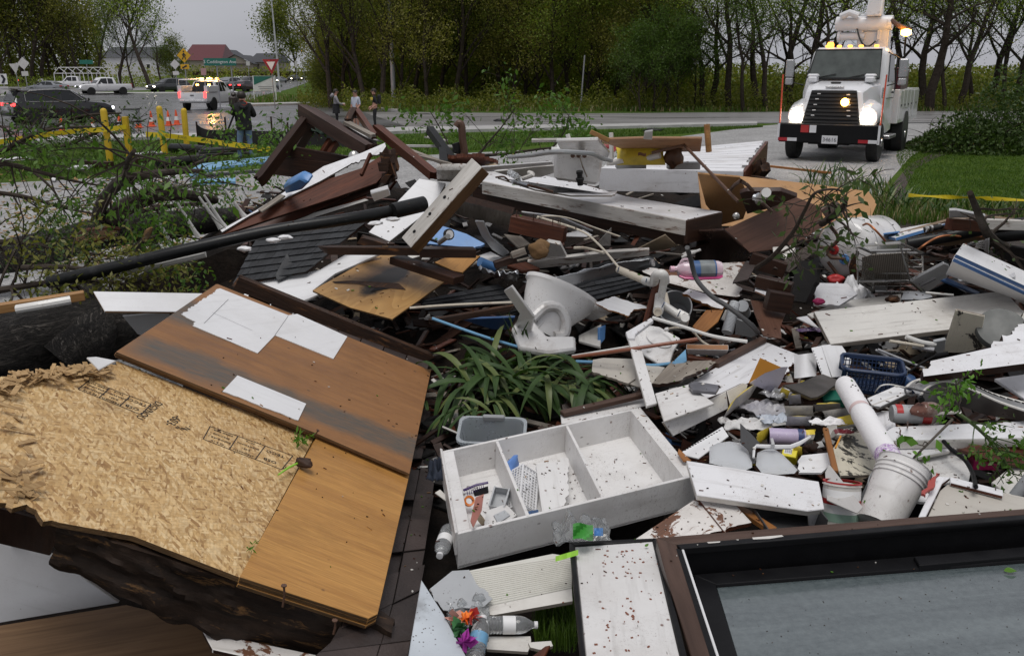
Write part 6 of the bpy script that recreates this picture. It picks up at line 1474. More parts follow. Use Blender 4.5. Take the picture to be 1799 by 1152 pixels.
# white sheet with brown trim and loose papers
SL("white_sheet","wide white painted panel lying under the orange paper","panel",'white|wood_red','J',[(160,318),(525,106),(730,186),(655,232),(640,268),(455,312),(250,388)],[.07]*7,.02,jag=(2,3),amp=.012)
BM_("brown_trim","brown wooden trim along the upper edge of the white panel",0,'brown_board','J',(295,212,.10),(530,88,.10),.055,.035)
SL("box_cover_board","white box lid with dark gap at the end of the shelf unit",0,'white_spk|white_dirty','J',[(2,362),(165,318),(292,410),(46,497)],.13,.014)
SL("speckled_plank","white speckled plank face below the white box lid",0,'white_spk|wood_grey','J',[(46,502),(352,352),(372,430),(90,572)],[.11,.11,.03,.03],.02)
SL("split_board","cream door end with a black split beside the white plank face",0,'white_dirty|wood_dark','J',[(352,350),(430,312),(455,318),(440,380),(375,440)],[.12,.12,.12,.05,.03],.03)
op=em_("paper_sheet",M=MT_(PT('X',560,220,.2)));setp(op,"bent orange and white paper sheet lying on the white panel","paper")
oq=[PT('X',*p)for p in((358,288,.12),(468,45,.28),(668,135,.26))];wq=[PT('X',*p)for p in((365,292,.12),(668,135,.26),(738,132,.24),(602,388,.07))]
b=MB();mid=(oq[0]+oq[2])/2+U(0,-.01,.02);b.add([oq[0],mid,oq[2],oq[1]]+[p-U(0,.0,.003)for p in(oq[0],mid,oq[2],oq[1])],[(0,1,2,3),(7,6,5,4),(0,4,5,1),(1,5,6,2),(2,6,7,3),(3,7,4,0)]);ch_(op,"orange_half",b,'orange')
b=MB();m2=(wq[1]+wq[3])/2+U(0,0,-.03);b.sheet([[wq[0],mid,wq[1]],[wq[0].lerp(wq[3],.5),m2*.6+mid*.4,wq[2].lerp(wq[1],.3)],[wq[3],wq[3].lerp(wq[2],.5)+U(0,0,-.02),wq[2]]]);ch_(op,"white_half",b,'paper_lav')
# phone book: layered wavy block
pb_=em_("phone_book",M=MT_(PT('X',960,320,.1)));setp(pb_,"thick curled phone book with a grey cover among seed packets","book")
g_=[(690,310,960,428),(770,298,1020,420),(850,288,1090,385),(930,255,1150,335),(1010,215,1200,300),(1080,205,1240,268)]
for k in rg_(7):
 z=.115-.009*k;b=MB();s=1+.012*k
 rows=[[PT('X',x0*(1-f)+x1*f-2*k,y0*(1-f)+y1*f+3*k,z+.012*sin(i*1.1))for i,(x0,y0,x1,y1)in en_(g_)]for f in(0,.33,.66,1)]
 b.sheet(rows);b.sheet([[p-U(0,0,.0075)for p in rw]for rw in rows][::-1])
 for e in(rows[0],rows[-1],[rw[0]for rw in rows],[rw[-1]for rw in rows]):b.sheet([e,[p-U(0,0,.0075)for p in e]])
 ch_(pb_,"cover" if k==0 else "page_block",b,pn_("book_cover",(.13,.115,.105),.6,amt=.8)if k==0 else 'bookpage' if 'bookpage' in m else m.setdefault('bookpage',pn_("page_edges",(.36,.29,.16),.8,amt=.5)))
# seed packets
def pillow(name,label,cat,mats,p,ex,ey,h,split=None,group=None,seed=0):
 """puffed packet: ex, ey half vectors"""
 b=MB();n=7;N=ex.cross(ey).normalized();N=N if N.z>0 else-N
 for side in(1,-.3):
  rows=[]
  for j in rg_(n):
   row=[]
   for i in rg_(n):
    x,y=2*i/(n-1)-1,2*j/(n-1)-1;z=h*side*(1-x**4)*(1-y*y)**.7*(1+.5*mn_((x*2+seed,y*2,seed)))
    row.append(p+ex*x*(1-.06*(1-abs(y)))+ey*y+N*z)
   rows.append(row)
  if side<0:rows=rows[::-1]
  k=len(b.f);b.sheet(rows,0)
  if split is not None and side>0:
   for fi in rg_(k,len(b.f)):
    jj=(fi-k)//(n-1)
    if jj>=split:b.m[fi]=1
 o=b.obj(name,mats,None,label,cat,group);return o
m['pack_print']=pn_("printed_pack",(.42,.40,.37),.35,amt=.7,dirt=.6,dirtc=(.12,.12,.16));m['pack_white']=pn_("white_pack",(.6,.59,.6),.35,amt=.5,dirt=.8,dirtc=(.22,.22,.28))
PK=[((200,548),(460,350),(330,330),(205,520),.05,'pack_print','yellow',"yellow edged packet leaning against the cream door end"),
 ((705,560),(985,555),(840,508),(850,612),.06,'pack_print','yellow',"grey printed packet with a thin yellow top in the middle of the packet heap"),
 ((990,525),(1250,515),(1110,492),(1130,560),.07,'pack_white','yellow',"white and yellow packet touching the green box"),
 ((1090,610),(1335,575),(1190,540),(1230,640),.075,'pack_print','yellow',"yellow packet with a printed side touching the paper towel roll"),
 ((1200,690),(1410,640),(1300,600),(1320,720),.06,'pack_white','yellow',"lowest bright yellow packet beside the paper towel roll"),
 ((715,655),(955,655),(850,608),(835,700),.045,'pack_white','yellow',"pale packet with a yellow tip above the lavender can"),
 ((745,450),(862,440),(800,402),(810,492),.07,'pack_white','yellow',"small white and yellow packet under the phone book"),
 ((660,365),(745,400),(720,350),(690,420),.07,'yellow','pack_white',"small yellow packet corner at the end of the phone book"),
 ((448,830),(560,770),(520,725),(480,850),.03,'yellow','yellow',"yellow packet behind the dark vane"),
 ((790,945),(875,950),(830,905),(835,995),.03,'yellow','yellow',"yellow packet tucked beside the barcode box"),
 ((880,800),(990,790),(950,750),(920,890),.03,'pack_print','yellow',"torn yellow packet at the end of the lavender can")]
for i,(l,r_x,t_,bt_,dz,ma,mb_,lab)in en_(PK):
 L0,R0,T0,B0=PT('X',*l,dz+.03),PT('X',*r_x,dz+.03),PT('X',*t_,dz+.06),PT('X',*bt_,dz)
 pillow("seed_packet",lab,"packet",[m[ma],m[mb_]],(L0+R0+T0+B0)/4,(R0-L0)/2,(T0-B0)/2,.026,2 if i in(2,3,4,5,6,0)else 4,"seed packets spilled in the litter",i*1.7)
cr_("plastic_wrap","crumpled silver grey plastic wrap beside the seed packets","plastic wrap",'pack_white',PT('X',520,560,.02),.12,.11,.07,4,MR_(.4,4,'Z'))
cr_("foil_pouch","grey crumpled foil pouch leaning over the plastic wrap",0,pn_("foil_grey",(.4,.4,.41),.3,metal=.3,amt=.5),PT('X',650,420,.07),.09,.055,.06,7,MR_(.6,4,'Z'))
cr_("plastic_wrap","white and blue plastic bag below the silver wrap","plastic bag",pn_("white_blue_bag",(.55,.6,.68),.35,amt=.6),PT('X',600,665,.035),.085,.05,.06,11)
cr_("paper_litter","crumpled white papers behind the dark vane","paper",'paper',PT('X',330,720,.0),.14,.075,.07,15)
def box3(name,label,cat,mat,reg,x,y,dz,w,d,h,rz=0,tilt=(0,0),bev=.002):
 M=MT_(PT(reg,x,y,dz))@MR_(rz,4,'Z')@MR_(tilt[0],4,'X')@MR_(tilt[1],4,'Y')
 b=MB();b.box((0,0,0),(w,d,h));o=NO_(name,b.mesh(name,m[mat]if isinstance(mat,str)else mat,None,True,bev));link(o,M);return setp(o,label,cat)
box3("green_box","dark green carton under the paper towel roll","box",'green_dk','X',1175,440,.03,.17,.1,.06,.1,(.3,0))
box3("carton","dark red brown carton below the phone book","carton",pn_("dark_carton",(.09,.045,.04),.5,amt=.6,dirt=.5,dirtc=(.3,.25,.22)),'X',965,460,.02,.13,.09,.05,.0,(.35,0))
yb=box3("barcode_box","small yellow box with a barcode beside the frosted shells","box",pn_("bright_yellow",(.72,.62,.03),.4),'X',755,985,.04,.075,.07,.065,-.45,(.5,0),.003)
b=MB();b.box((-.008,0,.0335),(.04,.036,.001));o=NO_("barcode_label",b.mesh("barcode_label",m['sign_white'],None));link(o,WM[yb.name],yb)
b=MB();x=-.024
for i in rg_(11):w=(.0012,.0022,.0015)[i%3];b.box((x,0,.0342),(w,.026,.0006));x+=w+.0018
o2=NO_("barcode",b.mesh("barcode",m['lettering'],None));link(o2,WM[yb.name],o)
a,c=PT('X',548,800,.05),PT('X',900,815,.05)
lc=em_("lavender_can",M=axisM(a,c-a));setp(lc,"lavender and navy labelled cardboard can lying open on its side","can")
L_=(c-a).length;lc_(lc,"body",MB().lathe([(.044,.0),(.046,0),(.046,L_*.99),(.001,L_)],26,**OP),pn_("lavender_print",(.44,.37,.52),.45,amt=.6,dirt=.3,dirtc=(.6,.58,.65)))
lc_(lc,"navy_band",MB().lathe([(.0465,L_*.78),(.0465,L_*.95)],26,**OP),pn_("navy",(.03,.05,.15),.4))
lc_(lc,"inside",MB().lathe([(.044,.0),(.043,L_*.6),(.001,L_*.6)],26,**OP),'black')
# broken fixture with two frosted shells and a dark vane
fx=em_("broken_fixture",M=MT_(PT('X',420,980,.08)));setp(fx,"broken fixture of two frosted shells with a black vane and white bracket","fixture")
def dome(pts,dzs,bul,mat,nm):
 pl=fitpl('X',pts,dzs);q=[pl.hit(*P('X',*p))for p in pts];c=sum(q,V())/len(q);b=MB();rings=[q]
 for f,h in((.85,.45),(.6,.8),(.3,.97)):rings.append([c+(p-c)*f+pl.n*bul*h for p in q])
 n=len(q);vs=[p for r_ in rings for p in r_]+[c+pl.n*bul];fs=[(i*n+j,i*n+(j+1)%n,(i+1)*n+(j+1)%n,(i+1)*n+j)for i in rg_(3)for j in rg_(n)]+[(3*n+j,3*n+(j+1)%n,4*n)for j in rg_(n)]
 b.add(vs,fs);return ch_(fx,nm,b,mat)
dome([(-20,905),(60,865),(170,850),(280,868),(350,930),(388,1020),(392,1100),(330,1128),(150,1100),(-20,1060)],[.1]*10,.025,'frost',"frosted_shell")
dome([(440,960),(520,925),(600,925),(690,980),(770,1060),(830,1125),(800,1160),(640,1170),(480,1150),(428,1080)],[.1]*10,.025,'frost',"frosted_shell")
sl_("dark_vane",'X',[(280,675),(378,770),(470,868),(440,885),(402,900),(428,1062),(398,1066),(355,930),(285,868)],fitpl('X',[(280,675),(470,868),(410,1060),(285,868)],[.22,.14,.1,.15]),.006,m['grey_dk'],parent=fx)
wb=MB();wp=[PT('X',*p)for p in((405,1010,.12),(410,925,.13),(430,895,.135),(590,905,.14),(760,905,.14),(850,870,.15),(955,805,.17))];wb.tube(wp,[.006,.008,.01,.012,.012,.011,.006],6);wb.tube([wp[3],PT('X',590,870,.17),PT('X',580,822,.19)],[.012,.009,.007],6);ch_(fx,"bracket",wb,'white_clean')
# napkin over a split stake
cr_("napkin","stained white napkin draped over the split wooden stake",0,'tissue',PT('X',1110,690,.1),.095,.035,.05,21,MR_(.1,4,'Z'))
BM_("split_stake","split orange brown stake standing among the seed packets",0,'wood_orange','X',(1100,715,.13),(1195,1125,.13),.03,.02)
TB("match_stick","orange handled match like stick beside the stake",0,'orange','X',[(1245,800,.15),(1195,915,.14)],.005)
cr_("red_scrap","crumpled dark red plastic scrap beside the napkin",0,pn_("dark_red",(.16,.01,.02),.4),PT('X',1270,770,.09),.05,.025,.03,5)
SL("cream_sheet","cream panel with peeling grey patches under the paper towel roll","panel",'cream_peel|wood_grey','J',[(858,640),(935,545),(1090,560),(1125,755),(905,760)],.06,.018)
SL("white_card","plain white board between the barcode box and the stake","board",'white_clean','X',[(830,1045),(870,985),(1150,955),(1140,1080),(1060,1152),(840,1150)],.06,.01,jag=(0,5),amp=.008)
SL("slotted_strip","white slotted plastic panel behind the frosted shells","panel",'white_clean','J',[(118,655),(330,522),(362,570),(215,680)],[.05,.09,.07,.04],.01)
b=MB()
for i in rg_(14):
 f=(i+.5)/14;b.box(PT('J',150+f*180-8,632-f*103+10,.082+.03*f),(.012,.0035,.004),MR_(.5,3,'Z'))
ch_(BO_["slotted_strip"],"slot",b,'black')
SL("orange_sliver","thin orange wood sliver at the edge of the big white door board",0,'wood_orange','J',[(118,628),(180,688),(140,690),(112,650)],.1,.01)
SL("cassette","grey white printed cassette case lying on the white box lid","case",pn_("grey_print",(.3,.3,.34),.4,amt=.8),'J',[(165,318),(195,303),(320,322),(300,355),(185,345)],.16,.02)
SL("wood_scrap","flat splintered brown grey board under the white panel's corner","board",'wood_grey|wood_dark','J',[(0,295),(85,205),(260,203),(312,212),(200,262),(60,305)],.1,.02,jag=(3,4),amp=.012)
SL("white_board","thin white board resting on the rail behind the wood scrap",0,'white_spk|wood_orange','J',[(155,148),(360,152),(345,185),(160,172)],[.12,.12,.08,.08],.04)
# items near the vented shell
SL("white_channel","shallow white metal channel between the blue basket and the roll",0,'white_clean|grey','J',[(1035,385),(1175,325),(1255,352),(1100,425),(1060,420)],.12,.012)
SL("channel_lip","front lip of the shallow white channel","channel",'white_dirty','J',[(1062,422),(1255,352),(1258,378),(1090,446)],[.118,.118,.06,.06],.01)
SL("white_plank","long white plank with a rusty nail running to the edge of the view",0,'white|white_dirty','J',[(1128,545),(1160,525),(1900,492),(1900,575),(1140,590)],.13,.055)
SL("white_plank","short white board under the long white plank",0,'white|white_dirty','J',[(1165,600),(1420,592),(1440,640),(1190,690)],.08,.02)
SL("white_backing","large white flecked panel lying under the short board","panel",'white_spk','J',[(1190,690),(1420,648),(1500,640),(1545,720),(1530,790),(1260,800)],.04,.02)
SL("white_backing","white sheet beneath the brick and the jar","sheet",'white','J',[(1075,455),(1160,440),(1180,530),(1090,550)],.06,.015,jag=(0,1),amp=.01)
SL("brown_plywood","dark orange brown plywood piece in the shade of the long plank",0,'wood_red','J',[(1480,632),(1600,592),(1900,585),(1900,735),(1640,690)],[.1,.1,.08,.0,.06],.02,jag=(0,),amp=.01)
box3("pink_box","pink printed box lying under the brown plywood","box",pn_("pink_box",(.42,.02,.12),.4,amt=.3),'J',1598,695,.02,.125,.07,.06,-.05,(.2,0))
SL("lined_strip","narrow ribbed white strip below the pink box",0,'white_dirty','J',[(1640,795),(1770,690),(1840,700),(1740,870)],.0,.02)
TB("grey_pipe","short grey pipe leaning at the edge of the beige panel",0,'grey','J',[(1755,865,.12),(1830,770,.2)],.03,12)
# clear vented shell with its casing
cs=em_("vented_shell",M=MT_(PT('J',1500,400,.1)));setp(cs,"big curved grey plastic housing with vent slots behind the brick","housing")
top_=[(1225,335),(1262,305),(1330,290),(1400,288),(1480,300),(1560,330),(1650,368),(1800,410),(1930,440)];mid_=[(1290,385),(1320,345),(1375,315),(1430,310),(1500,330),(1590,370),(1680,410),(1800,450),(1930,485)];low_=[(1265,470),(1330,440),(1385,420),(1430,415),(1510,430),(1590,460),(1680,480),(1800,500),(1930,530)]
A_,B_,C_=[[PT('J',x,y,d)for x,y in L]for L,d in((top_,.16),(mid_,.2),(low_,.05))]
A_,B_,C_=sp_(A_,4),sp_(B_,4),sp_(C_,4);ch_(cs,"shell",MB().sheet([A_,[p.lerp(q,.5)+U(0,0,.015)for p,q in zip(A_,B_)],B_,[p.lerp(q,.4)+U(0,-.01,.02)for p,q in zip(B_,C_)],C_]),pn_("grey_translucent",(.33,.33,.33),.3,amt=.3,dirt=.2,Tran=.25))
b=MB();b.tube(A_,.009,6);b.tube([p+U(0,0,.006)for p in B_],.007,6);ch_(cs,"rim",b,'white_dirty')
for i in rg_(2,9):p=A_[i*2].lerp(B_[i*2],.3)+U(0,-.004,.012);d=(A_[i*2+1]-A_[i*2]).normalized();vb=MB();vb.box(p,(.03,.008,.006),frame(p,d,(0,-.3,1)).to_3x3());ch_(cs,"vent_slot",vb,'black')
for i in rg_(20,31):p=A_[i].lerp(B_[i],.3)+U(0,-.004,.012);d=(A_[i+1]-A_[i]).normalized();vb=MB();vb.box(p,(.03,.006,.006),frame(p,d,(0,-.3,1)).to_3x3());ch_(cs,"vent_slot",vb,'black')
m['brick']=pn_("old_brick",(.14,.06,.045),.8,amt=.6,bump=1,dirt=.6,dirtc=(.55,.5,.46))
clod("brick","broken dark red brick flecked with mortar on the plank",0,'brick',PT('J',1322,440,.2),.09,.05,.042,2,.25,None,2,.22)
a,c=PT('J',1150,485,.13),PT('J',1335,492,.13)
jr=em_("jar",M=axisM(a+U(0,0,.03),c-a));setp(jr,"clear plastic jar with red ends lying behind the long plank","jar")
L_=(c-a).length;lc_(jr,"body",MB().lathe([(.001,0),(.045,0),(.052,.02),(.052,L_*.8)],24,**OP),'frost');lc_(jr,"lid",MB().lathe([(.054,L_*.76),(.054,L_),(.001,L_)],24,cap0=False),'red');lc_(jr,"red_label",MB().lathe([(.053,.015),(.0535,.05)],24,**OP,arc=.45),'red')
TB("cable","grey cable looping down onto the brick",0,'grey_dk','Y',[(600,735,.26),(590,695,.27),(520,705,.25),(475,670,.24),(500,635,.24),(700,680,.22),(930,712,.2)],.006,7)
b=MB();b.tube([PT('Y',605,715,.27),PT('Y',630,755,.25)],.017,8);b.obj("cable_plug",m['black'],None,"black plug end of the grey cable on the brick","plug")
TB("cable","thin white cord arcing in front of the blue basket","cord",'pvc','Y',[(195,680,.1),(240,620,.17),(330,603,.18),(480,632,.15)],.004,6)
TB("cable","black cable drooping over the white flecked panel to the beige panel",0,'black','Z',[(975,300,.12),(1060,390,.12),(1180,480,.12),(1250,600,.12),(1285,740,.24)],.011,8)
for pts,l in(([(560,195,.15),(555,230,.16),(575,250,.135)],"bent dark nail on the long white plank beside the roll"),([(630,115,.2),(626,170,.135)],"upright nail on the long white plank by the jar")):
 TB("nail",l,"nail",'rust','Z',pts,.004,6)
# vinyl siding, white paper roll and struts behind the blue basket
for i,pts in en_(([(765,140),(812,130),(862,285),(826,292)],[(812,128),(905,118),(960,200),(938,280),(866,284)])):
 o=SL("siding_strip",["slotted white siding strip leaning beside the blue basket","wide white siding piece tucked behind the blue basket"][i],"siding",'white_clean','J',pts,[.2,.2,.08,.08]if i==0 else[.2,.2,.12,.07,.07],.008)
b=MB()
for i in rg_(9):f=(i+.5)/9;b.box(PT('J',772+f*50,150+f*128,.212-.12*f),(.004,.014,.004),MR_(-.35,3,'Z'))
ch_(BO_["siding_strip"],"slot",b,'black')
b=MB();rows=[[PT('J',680+(i/8)*108,170+j*38+5*cos(i/8*pi),.07+.06*sin(pi*i/8))for i in rg_(9)]for j in rg_(4)];b.sheet(rows);b.obj("curled_sheet",m['white_clean'],None,"curled white sheet behind the phone book","sheet")
m['chan']=pn_("pale_metal",(.5,.5,.51),.35,metal=.6,dirt=.2)
for pts,r_,mt,l in(([(540,255,.2),(740,285,.2)],.016,'chan',"grey metal tube in the dark gap above the blue basket"),([(200,285,.18),(520,470,.1)],.008,'chan',"thin metal rod slanting behind the blue basket"),([(220,280,.19),(650,455,.12)],.008,'chan',"second thin rod slanting beside the metal tube"),([(480,165,.26),(620,215,.24),(745,235,.22)],.016,'pvc',"bent white plastic pipe under the wide white board"),([(330,205,.25),(640,250,.22)],.011,'pvc_old',"split cream lath under the wide white board"),([(500,490,.16),(640,400,.2),(760,335,.24)],.007,'black',"black rod with a grip lying by the torn white board")):
 TB("rod",l,"rod",mt,'Y',pts,r_,8)
b=MB();b.tube([PT('Y',755,338,.25),PT('Y',870,318,.27)],.016,8);b.obj("rod_grip",m['black'],None,"black grip on the thin rod beside the torn board","grip")
SL("pale_bracket","pale plastic bracket between the metal tube and the cream panel",0,'frost','Y',[(740,215),(850,192),(835,300),(770,318),(742,290)],[.24,.24,.14,.14,.15],.02)
clod("can","crumpled silver drink can beside the blue basket",0,'galv',PT('Y',435,480,.08),.05,.035,.035,5,-.5,None,2,.15)
for(x,y,l)in((500,600,"dark blue plastic jug bottom in the shade by the blue basket"),):
 clod("blue_jug",l,"jug",'blue_mid',PT('Y',x,y,-.02),.06,.05,.06,8)
# broad boards at the edge of view
SL("white_wide_board","broad white shelf board with dirty front edge across the heap",0,'white_dirty|wood_grey','G',[(440,905),(1575,782),(1690,905),(1650,960),(540,1098)],[.22,.24,.24,.22,.2],.035)
SL("cream_sheet","upright cream panel with dark peeled patches on the broad white board","panel",'cream_peel|wood_grey','G',[(1285,898),(1458,935),(1440,1020),(1520,1105),(1330,1152),(1205,1150)],[.36,.36,.28,.22,.14,.14],.02)
b=MB();b.lathe([(.001,.012),(.15,.012),(.155,0),(.155,-.03),(.15,-.04)],36,axisM(PT('G',1560,1010,.3),(-.15,-.5,.6)));o=b.obj("grey_disc",pn_("grey_disc",(.085,.09,.085),.5),None,"round dark grey disc standing at the torn white board","disc")
SL("torn_board","long white board with a ragged torn brown end beside the grey disc",0,'white|wood_dark','J',[(1310,280),(1345,205),(1640,140),(1680,110),(1740,60),(1799,10),(1900,0),(1900,205)],[.28,.3,.3,.32,.34,.36,.36,.28],.05,jag=(0,2,3,4),amp=.02)
SL("white_gap_board","white board corner in the gap below the torn board",0,'white','J',[(1655,290),(1900,255),(1900,400),(1799,385)],.1,.02)
# ---------------------------------------------------------------- toilet, plumbing and boards around it
to=em_("toilet",M=frame(PT('I',815,215,.06),U(1,.25,-.28),U(.36,.52,.80)));setp(to,"broken white toilet bowl tipped on its side behind the strap leaved plant","toilet")
# bowl: oval rings from rim down to the foot, in local axes (x along the bowl, z up)
def oval(cx,cz,a,c,z,n=28,sq=0,tilt=0):
 out=[]
 for j in rg_(n):
  t_=2*pi*j/n;x=a*cos(t_)*(1+sq*.1*cos(t_));out.append(U(cx+x,c*sin(t_),z+tilt*x))
 return out
rings=[oval(.02,0,.30,.175,.22),oval(.02,0,.315,.188,.215),oval(.02,0,.315,.188,.185),oval(.02,0,.295,.175,.165),oval(.0,0,.26,.155,.08),oval(-.02,0,.215,.13,-.01),oval(-.03,0,.175,.11,-.10),oval(-.03,0,.185,.115,-.17),oval(-.03,0,.19,.118,-.2)]
n=28;b=MB();vs=[p for q in rings for p in q];b.add(vs,[(i*n+j,(i+1)*n+j,(i+1)*n+(j+1)%n,i*n+(j+1)%n)for i in rg_(len(rings)-1)for j in rg_(n)]+[tuple(rg_((len(rings)-1)*n,len(rings)*n))]);lc_(to,"bowl",b,'hard_white')
rr=[oval(.02,0,.30,.175,.22),oval(.03,0,.235,.12,.222),oval(.03,0,.22,.11,.19),oval(.0,0,.13,.07,.03),oval(-.03,0,.04,.03,.0)]
b=MB();b.add([p for q in rr for p in q],[(i*n+j,i*n+(j+1)%n,(i+1)*n+(j+1)%n,(i+1)*n+j)for i in rg_(len(rr)-1)for j in rg_(n)]+[tuple(rg_((len(rr)-1)*n,len(rr)*n))]);lc_(to,"inner_bowl",b,'hard_white')
for s in(-1,1):
 lc_(to,"trapway",MB().tube(sp_([(-.16,s*.115,-.14),(-.1,s*.13,-.02),(0,s*.125,.02),(.09,s*.115,-.04),(.12,s*.1,-.14),(.05,s*.105,-.19)],6),.042,10),'hard_white')
lc_(to,"tank_shelf",MB().box((.33,0,.17),(.14,.34,.05)),'hard_white',.02)
SL("porcelain_shard","flat white porcelain slab leaning behind the toilet bowl",0,'hard_white','I',[(560,95),(600,70),(720,235),(690,380),(600,330),(645,215)],[.3,.3,.16,.0,.0,.15],.02)
SL("toilet_pedestal","white toilet foot half hidden by the plant","toilet foot",'hard_white','I',[(600,290),(660,210),(720,250),(790,330),(940,330),(945,400),(800,420),(640,395)],[.06,.12,.1,.1,.08,.0,.0,.0],.06,bevel=.015)
# toilet seat
def ringpts(reg,cx,cy,a,c,rot,dz,n=28,sq=.0):
 out=[]
 for j in rg_(n):
  t_=2*pi*j/n;x,y=a*cos(t_),c*sin(t_)*(1+sq*cos(t_));out.append((cx+x*cos(rot)-y*sin(rot),cy+x*sin(rot)+y*cos(rot)))
 return out
pl_=fitpl('W',[(0,800),(370,880),(200,1130),(-100,1000)],[.1,.13,.06,.05])
lid=sl_("toilet_seat_cover",'W',[(-130,880),(-60,790),(60,752),(170,770),(372,882),(300,1010),(262,1130),(150,1140),(0,1050),(-90,970)],pl_,.025,m['hard_white'],"white toilet lid with an oval dish lying beside the white jamb","toilet lid",axis=0,bevel=.01)
b=MB();o_=[pl_.hit(*P('W',*p))+pl_.n*.004 for p in ringpts('W',165,905,140,72,.42,0)];i_=[pl_.hit(*P('W',*p))+pl_.n*.001 for p in ringpts('W',165,905,120,58,.42,0)];n=28
b.add(o_+[p+pl_.n*.006 for p in o_]+i_,[(j,(j+1)%n,n+(j+1)%n,n+j)for j in rg_(n)]+[(n+j,n+(j+1)%n,2*n+(j+1)%n,2*n+j)for j in rg_(n)]+[tuple(rg_(2*n,3*n))]);ch_(lid,"dish_rim",b,'hard_white')
b=MB();
for x,y in((240,805),(62,1020)):b.lathe([(.018,0),(.016,.014),(.001,.016)],12,axisM(pl_.hit(*P('W',x,y)),pl_.n))
ch_(lid,"bumper",b,'hard_white')
# white jamb standing in front
SL("white_jamb","narrow upright white jamb rising from the shelf unit's corner",0,'white_spk|white_dirty','I',[(1215,310),(1262,300),(1300,420),(1378,690),(1322,705),(1250,450)],[.2,.2,.2,.12,.12,.2],.02)
SL("jamb_block","small white cap block on top of the narrow jamb",0,'white','I',[(1210,312),(1345,235),(1358,250),(1262,322),(1258,345),(1222,345)],.22,.025)
TB("red_rod","long red brown copper rod leaning across the toilet lid",0,'pipe_red','I',[(925,448,.1),(1260,400,.2),(1590,350,.24)],.012,10)
TB("white_rod","thin white rod lying alongside the red brown rod",0,'pvc','I',[(925,440,.095),(1230,390,.19)],.008,8)
TB("white_cable","white ribbed cable stretching across the litter from the jamb",0,'pvc','W',[(95,680,.25),(400,770,.24),(700,865,.22),(1050,920,.2)],.012,8)
TB("white_cable","thin white wire curling under the ribbed cable","wire",'pvc_old','W',[(260,790,.2),(340,780,.22),(480,800,.22),(600,920,.16),(740,995,.1)],.007,7)
# pvc trap
pvt=em_("drain_pipe",M=MT_(PT('F',880,900,.3)));setp(pvt,"white plastic drain trap with elbows and a tee","drain pipe")
def ptube(nm,reg,pts,r_,mat='pvc',n=14,k=6):
 q=sp_([PT(reg,*p)for p in pts],k)if len(pts)>2 else[PT(reg,*p)for p in pts];b=MB();b.tube(q,r_,n);return ch_(pvt,nm,b,mat)
ptube("long_pipe",'F',[(632,858,.22),(800,930,.24)],.029,'pvc_old');ptube("elbow",'F',[(790,925,.25),(840,935,.28),(850,900,.33),(870,885,.35),(900,890,.35),(910,930,.32)],.033)
ptube("down_pipe",'F',[(905,910,.33),(880,1060,.2)],.028);ptube("down_pipe",'F',[(905,1000,.18),(925,1090,.12)],.024,'pvc_old');ptube("tee",'F',[(880,1010,.24),(872,1080,.2),(868,1108,.19)],.037)
ptube("side_pipe",'F',[(890,1065,.19),(990,1130,.16)],.03);ptube("tee",'F',[(985,1120,.17),(1040,1150,.16)],.036);ptube("branch",'W',[(425,680,.2),(410,750,.12)],.03)
for(x,y,x2,y2)in((635,845,628,872),(800,915,792,945),(845,905,868,912),(890,895,920,905),(905,1055,890,1085),(1000,1105,985,1135)):
 ptube("solvent_ring",'F',[(x,y,.3),(x2,y2,.24)],.004,'blue_mid',6)
ch_(pvt,"open_end",MB().lathe([(.03,0),(.03,.006),(.02,.006),(.02,-.03)],20,axisM(PT('F',866,1112,.215),(-.3,-.9,.15))),'pvc_old')
BM_("red_batten","narrow red brown batten standing behind the drain trap",0,'wood_red','W',(138,300,.28),(20,735,.1),.04,.03)
a,c=PT('W',330,600,-.08),PT('W',305,440,.12)
tub("grey_bucket","grey translucent bucket lying open behind the drain trap","bucket",a-U(0,0,.05),(c-a)+U(-.02,-.1,.1),.25,.11,.135,'frost','grey')
# boards around the pink jug
pj=fitpl('W',[(0,160),(1030,120),(960,465),(250,320)],[.12,.12,.08,.1])
sl_("white_board",'W',[(-40,160),(345,205),(720,130),(1030,115),(905,320),(985,370),(1000,400),(940,470),(640,430),(250,325),(0,220)],pj,.02,[m['white_peel'],m['wood_dark']],"broken white board carrying the pink jug","board",jag=(4,5,6),amp=.025,axis=8)
SL("shingle_flap","dark brown shingled flap over the end of the jug's board","shingle flap",'shingle_br','W',[(1030,110),(1150,130),(1060,290),(905,325)],.16,.015)
SL("white_plate","white board with an orange broken edge lying below the jug's board","board",'white|wood_orange','W',[(395,435),(465,388),(860,510),(800,590),(720,575)],[.12,.13,.13,.1,.1],.025,jag=(4,),amp=.012)
SL("white_plate","torn white laminate flake in front of the grey shingles","laminate",'white_clean|wood_orange','F',[(495,1055),(610,1018),(700,1050),(775,1070),(812,1090),(725,1095),(690,1135),(560,1090)],.13,.01,jag='all',amp=.008)
SL("orange_board","orange brown board slanting below the white plate",0,'wood_orange','W',[(500,765),(640,600),(815,600),(760,720),(590,860)],[.08,.12,.12,.08,.04],.02)
jg=em_("jug",M=frame(PT('W',560,200,.235),(1,.07,0),(0,-.15,1)));setp(jg,"clear plastic jug half full of pink liquid lying on the broken white board","jug")
b=MB()
def jring(x,w,z0,z1,n=16):
 return[U(x,w*cos(2*pi*j/n)*(1-.1*abs(sin(4*pi*j/n))),(z0+z1)/2+(z1-z0)/2*sin(2*pi*j/n))for j in rg_(n)]
prof=[(-.195,.02,-.005,.035),(-.17,.022,-.008,.038),(-.155,.045,-.045,.055),(-.12,.068,-.062,.07),(-.05,.075,-.068,.072),(.08,.075,-.068,.072),(.15,.073,-.066,.07),(.175,.062,-.055,.06)]
